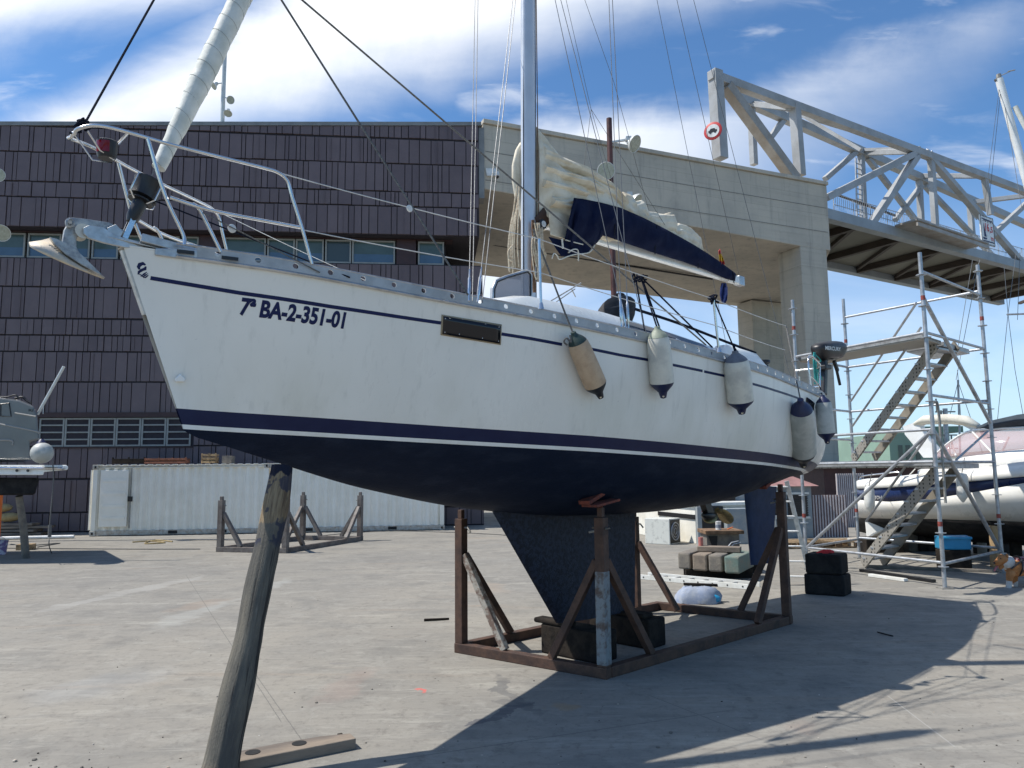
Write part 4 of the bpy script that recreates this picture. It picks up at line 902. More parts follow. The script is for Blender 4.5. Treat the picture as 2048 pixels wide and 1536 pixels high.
dr = MB(); dr._lathe(dc-fd*.09, fd, [(0, .0), (0, .085), (.012, .085), (.014, .05), (.03, .045), (.03, .095), (.15, .098), (.16, .105), (.17, .105), (.17, 0)], 22, 0); dr._lathe(dc-fd*.02, -fd, [(.06, .09), (.07, .05), (.2, .045), (.24, .03), (.24, 0)], 16, 0)
drum = part('furling_drum', dr, M['black'], boat, 40)
cg_ = MB(); 
for k in range(4):
    a_ = k*math.pi/2+.5; e_ = a*math.cos(a_)+b_*math.sin(a_); cg_.tube([dc-fd*.1+e_*.06, dc-fd*.07+e_*.115, dc+fd*.07+e_*.115, dc+fd*.1+e_*.06], .006, 6)
part('drum_guard', cg_, M['steel'], drum, 40)
ll = MB()
for k in (-1, 1): ll.beam(tack+BP*.028*k, dc-fd*.16+BP*.028*k, .008, .035)
part('stay_link', ll, M['steel'], boat)
clew = cp(514, -77); 
wire('genoa_sheet', clew, dk(936, 590, 1.14), .009, 'rope_grey'); wire('genoa_sheet', clew, dk(1412, 690, 1.2), .009, 'rope_grey')
hk = wire('bow_halyard', cp(170, 246), mtop-BA*.1+BP*.03, .008, 'rope_black')

# ---- bow roller and cleats
br = MB(); hd = BWi(cp(250, 480))
def B3(u, bb, z): return BW(u, bb, z)
zz0 = 1.30
for sgn in (1, -1): br.prism([cp(x, y, sgn*.055) for x, y in [(166, 456), (178, 451), (206, 455), (232, 472), (262, 480), (322, 494), (322, 502), (250, 496), (206, 486), (176, 477), (166, 468)]], BP*.012*sgn)
br.prism([B3(.45, -.16, zz0-.075), B3(.45, .16, zz0-.075), B3(.0, .075, zz0-.05), B3(-.2, .06, zz0-.05), B3(-.2, -.06, zz0-.05), B3(0, -.075, zz0-.05)], V(0, 0, .012)); br.prism([cp(x, y, -.05) for x, y in [(205, 462), (222, 455), (236, 470), (226, 492), (208, 486)]], BP*.1); part('bow_roller', br, M['alu'], boat, 0, .004)
ro = MB(); ro.lathe(cp(158, 468, -.045), BP, [(0, .05), (.03, .03), (.06, .03), (.09, .05)], 16); part('roller_wheel', ro, M['fender_white'], boat, 40)
fl_ = MB()
for sgn in (1, -1):
    o = len(fl_.v); cf = [(.18, 0), (.78, 0), (.78, .055), (.62, .075), (.34, .075), (.18, .05)]
    fl_.prism([B3(u, sgn*(hull_b(u, 1.15)+.016), 1.185+h-.03*u) for u, h in cf], BP*.014*sgn)
fl_.beam(B3(.1, .1, 1.29), B3(.6, .2, 1.24), .05, .06); part('bow_chocks', fl_, M['alu'], boat, 0, .006)
for u in (.36, .62): ch = MB(); ch.beam(hp_(u-.05, 1.212-.03*u, .036)+V(0, 0, .028), hp_(u+.05, 1.212-.03*u, .036)+V(0, 0, .028), .006, .024); part('fairlead_opening', ch, M['black'], boat)

# ---- pulpit
PB = lambda px, py, bb: cp(px, py, bb)
pul = MB(); rt_ = .0125
tip = cp(163, 256, .0)
topP = [cp(149, 268, .03), cp(156, 258, .10), cp(190, 251, .17), cp(240, 260, .22), cp(330, 286, .31), cp(420, 309, .40), cp(520, 334, .50), cp(556, 345, .54), cp(575, 362, .56), cp(585, 395, .57), cp(606, 462, .59), cp(624, 528, .60)]
ctr = curve_pts(topP, 5); pul.tube(ctr, rt_, 10)
def mir(p): a_ = BWi(p); return BW(a_[0], -a_[1], a_[2])
pul.tube([mir(p) for p in ctr], rt_, 10); pul.tube(curve_pts([cp(149, 268, .03), cp(146, 266, 0.0), mir(cp(149, 268, .03))], 5), rt_, 10)
legs = [[cp(296, 278, .28), cp(330, 390, .30), cp(366, 468, .32), cp(369, 490, .33)]]
for L_ in legs: c_ = curve_pts(L_, 5); pul.tube(c_, rt_, 10); pul.tube([mir(p) for p in c_], rt_, 10)
mid = curve_pts([cp(340, 395, .31), cp(420, 420, .39), cp(520, 440, .48), cp(601, 455, .58)], 5); pul.tube(mid, rt_, 10); pul.tube([mir(p) for p in mid], rt_, 10)
lg2 = curve_pts([cp(385, 407, .35), cp(402, 424, .36), cp(442, 504, .40)], 5); pul.tube(lg2, rt_, 10); pul.tube([mir(p) for p in lg2], rt_, 10)
part('pulpit', pul, M['steel'], boat, 40)
# side lamp
lpc = cp(214, 300, .0); lm = MB(); lm.lathe(lpc-V(0, 0, .062), V(0, 0, 1), [(0, .052), (.02, .062), (.118, .068), (.124, .06)], 18); nl = part('navigation_light', lm, M['black'], boat, 40)
le = MB(); fv = unit(V(*(CC-lpc))*V(1, 1, 0)); sv_ = np.cross(V(0, 0, 1), fv); rgs = []
for z in (-.035, .045): rgs.append([lpc+V(0, 0, z)+(fv*math.cos(a)-sv_*math.sin(a))*.068 for a in np.linspace(-.2, 1.25, 9)])
le.loft(rgs, 0, False, False); part('red_lens', le, M['redlens'], nl, 50)
lb = MB(); 
for pth in [[cp(175, 262, .05), cp(200, 300, .05), cp(228, 320, .03)], [cp(150, 270, .0), cp(185, 320, .04), cp(225, 326, .0)], [cp(258, 262, .2), cp(236, 285, .03)], [cp(256, 268, -.1), cp(236, 290, -.02)]]: lb.tube(pth, .006, 6)
part('lamp_guard', lb, M['steel'], nl, 40)
sk = MB(); c0_ = cp(165, 250, .02)
rnd = random.Random(5)
for k in range(6): sk.tube(curve_pts([c0_+V(*[rnd.uniform(-.035, .035) for _ in range(3)]) for _ in range(5)], 4), .008, 5)
sk.tube([cp(163, 264, .0), cp(139, 266, 0)], .008, 6); part('tip_lashing', sk, M['rope_black'], boat, 40)

# ---- stanchions, lifelines, pushpit
def stan(px_top, py_top, px_b, py_b, z=1.08): p = dk(px_b, py_b, z); u, bb, z_ = BWi(p); q = onplane(px_top, py_top, p, BP); return p, q
S_ = [stan(1078, 478, 1082, 619, 1.18), stan(1427, 598, 1438, 705, 1.06)]
for p, q in S_:
    for f in (lambda x: x, mir): st = MB(); st.tube([f(p), f(q)], .0125, 10); st.lathe(f(p), V(0, 0, 1), [(0, .03), (.05, .018), (.06, .015)], 10); part('stanchion', st, M['steel'], boat, 40)
pt0 = cp(562, 347, .54); md0 = cp(606, 460, .58)
ppu = [BW(9.2, 1.02, 1.05), BW(9.2, 1.02, 1.62), BW(9.75, .85, 1.62), BW(9.85, .3, 1.62)]
def LL(p): return p
q1 = S_[0][1]; q2 = S_[1][1]; h1 = S_[0][0]+(q1-S_[0][0])*.52; h2 = S_[1][0]+(q2-S_[1][0])*.5
gate = onplane(1572, 652, BW(9.1, .95, 1.6), BP); gate2 = onplane(1570, 700, BW(9.1, .95, 1.3), BP)
for a, c, nm in [(pt0, q1, 'lifeline'), (q1, q2, 'lifeline'), (q2, gate, 'lifeline'), (md0, h1, 'lifeline'), (h1, h2, 'lifeline'), (h2, gate2, 'lifeline')]:
    wire(nm, a, c, .0045, 'wire_bright', None, .012); wire(nm, mir(a), mir(c), .0035, 'wire_bright', None, .012)
wire('furling_line', cp(300, 398, .05), dk(700, 555, 1.2), .006, 'rope_black'); wire('furling_line', cp(405, 425, .39), dk(640, 545, 1.2), .005, 'rope_grey')
def ringdisc(mb, c, r): mb.lathe(c-BP*.008, BP, [(0, r*.8), (.005, r), (.011, r), (.016, r*.8)], 18)
for c_, r_ in ((cp(464, 457, .42), .031), (onplane(819, 417, BW(2.2, .9, 1.5), BP), .028)): bk = MB(); ringdisc(bk, c_, r_); part('lead_block', bk, M['plastic_white'], boat, 40)
pp = MB()
PPp = lambda px, py, bb: cp(px, py, bb)
pa = [(BW(8.75, 1.12, 1.03)), (BW(8.75, 1.1, 1.6)), BW(9.3, 1.0, 1.64), BW(9.85, .8, 1.64), BW(9.9, .4, 1.64)]
for f in (lambda p: p, mir): pp.tube(curve_pts([f(p) for p in pa], 6), .0125, 10); pp.tube([f(BW(9.75, .82, 1.0)), f(BW(9.85, .82, 1.64))], .0125, 8); pp.tube([f(BW(8.75, 1.11, 1.34)), f(BW(9.8, .82, 1.34)), f(BW(9.85, .4, 1.34))], .0125, 8)
part('pushpit', pp, M['steel'], boat, 40)
la = MB()
for k in (-.14, .14): la.tube([BW(9.95, .3+k, 1.55), BW(10.1, .3+k, .9)], .012, 8)
for z in (1.45, 1.25, 1.05): la.tube([BW(9.97, .16, z), BW(9.97, .44, z)], .012, 8)
part('boarding_ladder', la, M['steel'], boat, 40)
blk = MB(); hq = [hsurf(x, y, .004) for x, y in [(1612, 795), (1626, 806), (1623, 830), (1611, 818)]]; blk.prism(hq, BP*.02); part('stern_vent', blk, M['smoke'], hull)

# ---- stowed mainsail, navy cover, coils on the mast
def bundle(stations, hw, jig, seed, nseg=48, sub=7):
    """lumpy cloth bundle lofted along photograph stations (px, top, bottom)"""
    rn = random.Random(seed); ph = [rn.uniform(0, 6.28) for _ in range(8)]; mb = MB(); rg = []
    xs = np.linspace(0, len(stations)-1, (len(stations)-1)*sub+1); A_ = np.array(stations, float); H_ = np.array(hw, float)
    for j, x in enumerate(xs):
        px, ty, by = [np.interp(x, range(len(A_)), A_[:, k]) for k in range(3)]; h = np.interp(x, range(len(H_)), H_)
        tp, bp = cp(px, ty), cp(px, by); c = (tp+bp)/2; half = (tp-bp)/2; ring = []
        for k in range(nseg):
            a = 2*math.pi*k/nseg; f = 1+jig*(math.sin(3*a+ph[0]+x*1.1)*.5+math.sin(7*a+ph[1]+x*2.3)*.35+math.sin(11*a-x*1.7+ph[2])*.35+math.sin(5*a+x*4.1+ph[3])*.25-.5*abs(math.sin(4.5*a+2.2*math.sin(x*1.3+ph[4])+ph[5]))+.3*math.sin(15*a+x*5+ph[6])*.5)
            ring.append(c+half*math.sin(a)*(1+.5*(f-1))+BP*h*math.copysign(abs(math.cos(a))**.75, math.cos(a))*f)
        rg.append(ring)
    mb.loft(rg); return mb
sl = bundle([(1073, 262, 452), (1088, 282, 455), (1110, 308, 462), (1140, 336, 470), (1175, 360, 474), (1205, 383, 480), (1232, 412, 486)], [.05, .12, .16, .19, .2, .19, .15], .16, 2)
msail = part('mainsail', sl, M['sail'], boat, 60)
def fold(sts, hw, jig, seed): part('sail_fold', bundle(sts, hw, jig, seed), M['sail'], msail, 60)
fold([(1072, 255, 300), (1085, 275, 318), (1110, 305, 345), (1120, 322, 350)], [.03, .06, .07, .04], .14, 5)
fold([(1100, 365, 400), (1160, 352, 388), (1205, 375, 406), (1240, 412, 430)], [.14, .19, .19, .12], .1, 6)
fold([(1088, 395, 420), (1120, 398, 428), (1150, 402, 430)], [.17, .21, .22], .12, 16)
fold([(1080, 292, 326), (1110, 316, 345), (1150, 337, 360), (1200, 368, 388), (1238, 404, 420)], [.10, .17, .215, .22, .16], .08, 21)
fold([(1078, 330, 352), (1110, 347, 370), (1150, 362, 384), (1185, 380, 398)], [.12, .21, .24, .21], .08, 22)
fold([(1077, 360, 378), (1112, 374, 394), (1146, 388, 406)], [.12, .215, .245], .08, 23)
fold([(1228, 400, 440), (1240, 385, 445), (1256, 392, 450), (1268, 418, 455)], [.08, .14, .14, .1], .16, 8)
fold([(1262, 405, 450), (1278, 402, 455), (1290, 420, 460)], [.05, .12, .08], .16, 9)
fold([(1276, 436, 470), (1290, 424, 470), (1310, 428, 475), (1338, 426, 480), (1345, 446, 485)], [.05, .1, .12, .12, .08], .18, 10)
fold([(1335, 452, 490), (1352, 448, 495), (1378, 460, 505), (1392, 470, 515), (1402, 492, 522)], [.1, .12, .11, .09, .04], .18, 11)
# luff bulging forward of the mast
lf = MB(); rg = []
for (py, xl_, xr_) in [(285, 1040, 1062), (300, 1031, 1064), (330, 1024, 1064), (360, 1024, 1064), (395, 1030, 1064), (425, 1040, 1062), (440, 1046, 1058)]:
    a, c = cp(xl_, py, -.09), cp(xr_, py, -.09); m_ = (a+c)/2; h = (c-a)/2; rg.append([m_+h*math.cos(t)+BP*.05*math.sin(t)*(1+.3*math.sin(5*t)) for t in np.linspace(0, 2*math.pi, 20, endpoint=False)])
lf.loft(rg); part('sail_luff', lf, M['sail'], msail, 60)
tkp = MB(); q = [cp(x, y, .13) for x, y in [(1096, 422), (1152, 436), (1128, 478), (1100, 470)]]; tkp.prism(q, BP*.015); part('sail_tack', tkp, M['sail'], msail, 0, .004)
def cover(side_, name, drop=0):
    T_ = [(1148, 396), (1166, 398), (1205, 406), (1242, 416), (1290, 437), (1340, 463), (1390, 491), (1432, 518), (1462, 540), (1472, 548)]
    B_ = [(1128, 486), (1150, 503), (1192, 488), (1206, 470), (1262, 490), (1312, 507), (1362, 522), (1412, 540), (1450, 557), (1470, 562)]
    mb = MB(); rg = []; N = 46
    for j in range(N+1):
        x = j/N*(len(T_)-1); tx, ty = [np.interp(x, range(len(T_)), [p[k] for p in T_]) for k in (0, 1)]; bx, by = [np.interp(x, range(len(B_)), [p[k] for p in B_]) for k in (0, 1)]
        hw = np.interp(x, [0, 3, 6, 9], [.275, .25, .175, .085]); row = []
        for k in range(11):
            f = k/10; wv = 1+.07*math.sin(j*1.3+f*4)+.05*math.sin(j*.7-f*7)+.05*math.sin(j*2.1+f*2)
            row.append(cp(tx+(bx-tx)*f, ty+(by-ty)*f, side_*hw*(.80+.42*math.sin(math.pi*(f*.9+.05)))*wv*(1-.35*f)))
        rg.append(row)
    mb.loft(rg, 0, False, False); return part(name, mb, M['navy'], boat, 60, solid=.006)
cvp = cover(1, 'sail_cover'); cover(-1, 'sail_cover')
fb = MB(); q = [cp(x, y, .16) for x, y in [(1097, 474), (1150, 487), (1188, 488), (1176, 505), (1150, 512), (1122, 512), (1112, 498)]]; fb.prism(q, BP*.008); part('cover_flap', fb, M['navy'], cvp)
pipg = MB(); 
pipg.tube(curve_pts([cp(x, y, .175) for x, y in [(1104, 517), (1108, 507), (1115, 512), (1119, 519), (1135, 513), (1150, 509), (1178, 505), (1190, 490)]], 4), .007, 5); pipg.tube(curve_pts([cp(x, y, .19) for x, y in [(1137, 505), (1146, 499), (1156, 501), (1157, 522)]], 4), .008, 5); pipg.tube([cp(1131, 480, .2), cp(1166, 489, .2)], .007, 5); pipg.tube([cp(1124, 478, .2), cp(1126, 497, .2)], .012, 5)
part('cover_ties', pipg, M['canvas_white'], cvp, 40)
for k, (tx, ty, bx, by) in enumerate([(1232, 414, 1229, 478), (1313, 450, 1310, 508), (1398, 496, 1396, 536), (1466, 543, 1468, 566)]):
    tb = MB(); pts = [cp(tx+(bx-tx)*f, ty+(by-ty)*f, np.interp(tx, [1150, 1470], [.27, .10])*(.8+.45*math.sin(math.pi*(f*.9+.05)))*(1-.35*f)+.012) for f in np.linspace(0, 1, 8)]; tb.tube(pts, .008, 5); part('sail_tie', tb, M['rope_black'], cvp, 40)
ot = MB(); ot.tube(curve_pts([cp(x, y, .06) for x, y in [(1400, 492), (1425, 512), (1455, 537), (1470, 548)]], 4), .006, 5); ot.tube(curve_pts([cp(x, y, .06) for x, y in [(1438, 558), (1456, 562), (1462, 540)]], 4), .006, 5); part('outhaul', ot, M['rope_cream'], bmo, 40)
def coil(name, label, strands, m, r=.007, root=None, cat='rope'):
    mb = MB()
    for s_ in strands: mb.tube(curve_pts(s_, 5), r, 5)
    return solo(name, mb, M[m], label, cat, None, 40)
rn = random.Random(12); ss = []
for k in range(11):
    o = rn.uniform(-1, 1); ss.append([cp(1036+o*3, 395+rn.uniform(-25, 15), .03+o*.03), cp(1030+o*8, 440, .05+o*.04), cp(1026+o*11, 490, .05+o*.05), cp(1028+o*12, 546-rn.uniform(0, 14), .05+o*.05)])
ss.append([cp(1026, 490, .08), cp(1016, 503, .08), cp(1018, 518, .08), cp(1026, 522, .08)])
coil('halyard_bundle', 'bundle of cream halyards hanging down the front of the mast', ss, 'rope_cream', .0075)
ss = []
for k in range(8):
    o = rn.uniform(-1, 1); x0 = 1068+rn.uniform(0, 16); lo = rn.uniform(520, 560); ss.append([cp(x0, 446, .12+o*.03), cp(1072+o*9, 480, .14+o*.03), cp(1076+o*9, lo-20, .14), cp(1079+o*6, lo, .14), cp(1084+o*8, lo-25, .14), cp(1082+o*6, 500, .15), cp(1084, 455, .13)])
coil('rope_coil', 'cream and tan rope coil looped over the boom sheave behind the mast', ss, 'rope_cream', .008)
ss = []
for k in range(5): o = rn.uniform(-1, 1); ss.append([cp(1066+o*2, 440, .1), cp(1068+o*3, 490, .11), cp(1067+o*3, 545, .11), cp(1070+o*3, 585, .1)])
coil('brown_rope_tail', 'brown rope tails hanging straight down the aft side of the mast', ss, 'rope_brown', .009)

# ---- anchor in the bow roller
an = thing('anchor', 'galvanised plough anchor with worn cream palm hanging from the bow roller', 'anchor', cp(130, 480, 0))
sk_ = MB(); q = [(140, 437), (168, 440), (215, 447), (246, 463), (240, 476), (205, 470), (176, 462), (158, 468), (150, 480), (150, 496), (158, 512), (140, 512), (128, 500), (122, 486), (126, 462)]
sk_.prism([cp(x, y, -.018) for x, y in q], BP*.036); part('shank', sk_, M['galvanchor'], an, 0, .006)
tipq = cp(208, 557, .0); 
def plough(sgn):
    mb = MB(); back_ = [cp(60, 484, 0), cp(78, 478, .10*sgn), cp(100, 478, .15*sgn), cp(122, 486, .12*sgn)]
    ridge0, ridge1 = cp(100, 478, 0), tipq
    outer_ = curve_pts([cp(58, 486, .02*sgn), cp(64, 494, .13*sgn), cp(100, 512, .17*sgn), cp(150, 534, .11*sgn), tipq], 6); inner_ = curve_pts([cp(97, 478, .0), cp(118, 490, .0), cp(140, 512, .0), cp(170, 533, .0), tipq+V(0, 0, .003)], 6)
    mb.loft([outer_, inner_], 0, False, False); return mb
part('palm', plough(1), M['cream_anchor'], an, 40, solid=.014); part('palm', plough(-1), M['cream_anchor'], an, 40, solid=.014)
rg = MB(); q = [(97, 476), (112, 480), (140, 493), (165, 515), (208, 557), (160, 531), (128, 510), (106, 490)]; rg.prism([cp(x, y, .05) for x, y in q], BP*.03); part('ridge', rg, M['galvanchor'], an, 0, .004)
shk = MB(); shk.tube(curve_pts([cp(139, 438, .035), cp(134, 443, .035), cp(136, 452, .035), cp(145, 450, .035), cp(146, 441, .035), cp(139, 438, .035)], 4), .012, 6); shk.tube([cp(140, 444, -.05), cp(140, 444, .06)], .014, 8); part('shackle', shk, M['galvanchor'], an, 40)

# ---- fenders
def fender(name, label, pt, pb, r, bodym, capm, topm, rope, ropem='rope_black', capl=.22, tp=.95):
    pt, pb = np.asarray(pt), np.asarray(pb); d = unit(pb-pt); L = np.linalg.norm(pb-pt); rt = thing(name, label, 'fender', pb, 0, 'fenders hanging on the port side')
    bd = MB(); bd._lathe(pt, d, [(L*.13, r*.80*tp), (L*.18, r*.93*tp), (L*.26, r*tp), (L*.5, r*(.5+.5*tp)*1.01), (L*(1-capl-.03), r), (L*(1-capl), r*.985)], 24, 0); body = part('body', bd, M[bodym], rt, 50)
    t_ = MB(); t_._lathe(pt, d, [(0, .0), (0, r*.22), (L*.03, r*.25), (L*.06, r*.4), (L*.09, r*.62*tp), (L*.12, r*.77*tp), (L*.15, r*.875*tp)], 24, 0); part('end_cap', t_, M[topm], rt, 50)
    c_ = MB(); c_._lathe(pt, d, [(L*(1-capl), r*.992), (L*(1-capl*.8), r*.86), (L*(1-capl*.58), r*.58), (L*(1-capl*.40), r*.36), (L*(1-capl*.2), r*.30), (L*(1-capl*.05), r*.24), (L, r*.08)], 24, 0); part('end_cap', c_, M[capm], rt, 50)
    e_ = MB(); ey = unit(np.cross(d, ray(1300, 700))); ex = np.cross(d, ey)
    e_.lathe(pb-d*L*capl*.17-ex*r*.30, ex, [(0, r*.09), (r*.6, r*.09)], 10); part('eye', e_, M['rope_cream'], rt, 40)
    rp_ = MB()
    for pth in rope: rp_.tube(pth, .0085, 6)
    part('lanyard', rp_, M[ropem], rt, 40); return rt
def hs(px, py, off):
    q = hsurf(px, py, 0.0); n = unit(hsurf(px, py, .05)-q); r = unit(CC-q); return q+r*min(off/max(r @ n, .25), off*3)
bb_ = .10
fender('fender', 'tan covered fender with dark green and black ends, hanging at a slant', hs(1146, 664, .11), hs(1203, 797, .10), .105, 'fender_tan', 'fender_black', 'fender_green', [[onplane(1066, 458, hs(1100, 600, .02), BP), hs(1130, 628, .03), hs(1146, 666, .11)], curve_pts([hs(1134, 690, .12), hs(1128, 684, .14), hs(1133, 676, .15), hs(1142, 684, .16), hs(1140, 670, .15)], 4)], 'rope_grey')
fender('fender', 'grubby white fender with greenish top and navy lower end, right of the tan fender', hs(1313, 653, .11), hs(1327, 797, .10), .118, 'fender_white', 'fender_navy', 'fender_olive', [[hs(1313, 655, .11), onplane(1284, 562, BW(4.6, 1.25, 1.6), BP)], [hs(1318, 655, .11), onplane(1287, 565, BW(4.6, 1.25, 1.6), BP)], [onplane(1272, 560, BW(4.6, 1.25, 1.6), BP), onplane(1290, 665, BW(4.6, 1.3, 1.2), BP)], [onplane(1290, 562, BW(4.6, 1.25, 1.6), BP), dk(1425, 695, 1.1)]])
fender('fender', 'white fender with slate grey top and navy lower end, below the aft stanchion', hs(1470, 702, .13), hs(1484, 829, .12), .145, 'fender_white', 'fender_navy', 'fender_slate', [[hs(1470, 704, .13), hs(1465, 690, .1), S_[1][1]], [hs(1474, 704, .13), hs(1466, 690, .1)], [S_[1][1], S_[1][0]+(S_[1][1]-S_[1][0])*.45]])
fender('fender', 'largest fender, grey body with navy shoulders and black tip, hung at the stern quarter', hs(1601, 799, .15), hs(1607, 934, .20), .17, 'fender_grey', 'fender_black', 'fender_navy', [[hs(1601, 801, .15), gate]], 'rope_grey', .24)
cornr = BW(9.92, .84, 1.0)
def cq(px, py): return onplane(px, py, BW(9.6, 1.38, .8), BP)
fender('fender', 'smaller grey fender with navy ends hanging around the transom corner', cq(1645, 790), cq(1655, 888), .115, 'fender_grey', 'fender_navy', 'fender_navy', [[cq(1645, 792), BW(9.85, .8, 1.34)]], 'rope_black')

# ---- outboard engine on the pushpit
oc = onplane(1657, 700, BW(9.75, .55, 1.5), BP)
def oq(px, py, o=0.0): return onplane(px, py, BW(9.75, .55, 1.5)+BP*o, BP)
ob = thing('outboard_motor', 'black outboard motor with white lettering clamped on the stern rail', 'outboard motor', oq(1650, 780))
cw = MB(); rg = []
for py, xl_, xr_, h in [(720, 1642, 1668, .09), (716, 1640, 1676, .13), (706, 1634, 1682, .16), (696, 1632, 1683, .165), (690, 1633, 1681, .155), (685, 1640, 1676, .12), (683, 1648, 1668, .07)]:
    a, c = oq(xl_, py), oq(xr_, py); m_ = (a+c)/2; hh = (c-a)/2; rg.append([m_+hh*math.copysign(abs(math.cos(t))**.6, math.cos(t))+BP*h*math.copysign(abs(math.sin(t))**.6, math.sin(t)) for t in np.linspace(0, 2*math.pi, 24, endpoint=False)])
cw.loft(rg); cowl = part('cowling', cw, M['black'], ob, 50)
vs, fs = text_mesh('MERCURY', .03); mb = MB(); a, c = oq(1651, 699, .172), oq(1682, 702, .172); up_ = V(0, 0, .062); mb.add([a+(c-a)*x+up_*y for x, y in vs], fs); part('lettering', mb, M['plastic_white'], cowl)
lg = MB(); lg.beam(oq(1648, 718), oq(1646, 790), .10, .12); lg.beam(oq(1640, 735), oq(1652, 735), .2, .08); part('drive_leg', lg, M['black'], ob, 0, .02)
tl_ = MB(); tl_.beam(oq(1668, 722, .1), oq(1675, 742, .1), .05, .05); tl_.tube([oq(1671, 730, .1), oq(1680, 770, .1)], .024, 10); part('tiller_handle', tl_, M['black'], ob, 40)
ss = []
for k in range(7): o = rn.uniform(-1, 1); ss.append([oq(1629+o*2, 705, .2), oq(1630+o*4, 725, .22), oq(1633+o*5, 750, .2), oq(1634+o*6, 768, .2)])
ss.append([oq(1628, 706, .2), oq(1642, 722, .22), oq(1632, 728, .2), oq(1645, 760, .2)])
coil('green_rope', 'tangle of turquoise rope tied below the outboard motor', ss, 'rope_green', .009)
# flag, blue cloth, backpack, boat hook
fl = MB(); rg = []
for j in range(9):
    f = j/8; x0, x1 = 1437+f*3, 1441+9*f; y = 500+f*30; rg.append([cp(x0+(x1-x0)*k/5, y+2*math.sin(k*1.5+j*.5), .1+.03*math.sin(k*2.1+j*.6)) for k in range(6)])
fl.loft(rg, 0, False, False); fl.m = [(1 if 2 <= i//5 < 6 else 0) for i in range(len(fl.f))]
solo('flag', fl, [M['red'], M['yellow']], 'small red and yellow flag furled beside the boom end', 'flag', None, 60, solid=.004)
cl_ = MB(); rg = []
for y, a, c in [(566, 1443, 1452), (575, 1441, 1455), (590, 1440, 1455), (600, 1442, 1454), (607, 1446, 1450)]: rg.append([cp(a+(c-a)*k/5, y, .03*math.sin(k*1.9+y*.1)) for k in range(6)])
cl_.loft(rg, 0, False, False); solo('blue_cloth', cl_, mat('blue_cloth', (.03, .05, .2), .85), 'dark blue cloth hanging from the end of the boom', 'cloth', None, 60, solid=.006)
bpk = MB(); rg = []; pb_ = BW(5.6, .35, 1.5)
def bq(px, py, o=0.0): return onplane(px, py, BW(5.6, .35, 1.5)+BP*o, BP)
for py, xl_, xr_, h in [(646, 1204, 1256, .12), (632, 1203, 1258, .16), (615, 1210, 1258, .17), (603, 1218, 1257, .15), (596, 1224, 1253, .11), (592, 1232, 1248, .05)]:
    a, c = bq(xl_, py), bq(xr_, py); m_ = (a+c)/2; hh = (c-a)/2; rg.append([m_+hh*math.copysign(abs(math.cos(t))**.7, math.cos(t))+BP*h*math.copysign(abs(math.sin(t))**.7, math.sin(t)) for t in np.linspace(0, 2*math.pi, 22, endpoint=False)])
bpk.loft(rg); pk = thing('backpack', 'dark grey backpack standing on the cabin roof behind the mast', 'backpack', bq(1230, 650)); part('bag', bpk, M['pack'], pk, 50)
hb3 = MB(); hb3.tube(curve_pts([bq(1233, 596), bq(1236, 589), bq(1245, 589), bq(1250, 596)], 4), .02, 7); part('handle', hb3, M['black'], pk, 40)
pkk = MB(); pkk.tube(curve_pts([bq(1208, 620, .17), bq(1222, 616, .19), bq(1240, 612, .19)], 4), .008, 5); pkk.tube(curve_pts([bq(1240, 612, .19), bq(1243, 630, .19), bq(1240, 645, .18)], 4), .014, 5); part('zip_and_strap', pkk, M['black'], pk, 40)
bh = MB(); bh.tube([cp(1095, 606, -.35), cp(1162, 566, -.35)], .009, 7); bh.tube([cp(1108, 607, -.35), cp(1150, 578, -.35)], .007, 7); bh.tube([cp(1143, 578, -.35), cp(1151, 594, -.35)], .008, 6)
part('hatch_stay', bh, M['alu'], boat, 40)
kn = MB(); rnd = random.Random(8)
for c0_ in (onplane(1274, 556, BW(4.6, 1.25, 1.6), BP), onplane(1286, 558, BW(4.6, 1.25, 1.6), BP)):
    for k in range(3): kn.tube(curve_pts([c0_+V(*[rnd.uniform(-.045, .045) for _ in range(3)]) for _ in range(5)], 4), .009, 5)
part('lifeline_knot', kn, M['rope_black'], boat, 40)
kn = MB()
for k in range(4): kn.tube(curve_pts([S_[1][1]+V(*[rnd.uniform(-.045, .045) for _ in range(3)]) for _ in range(5)], 4), .010, 5)
part('stanchion_knot', kn, M['rope_black'], boat, 40)

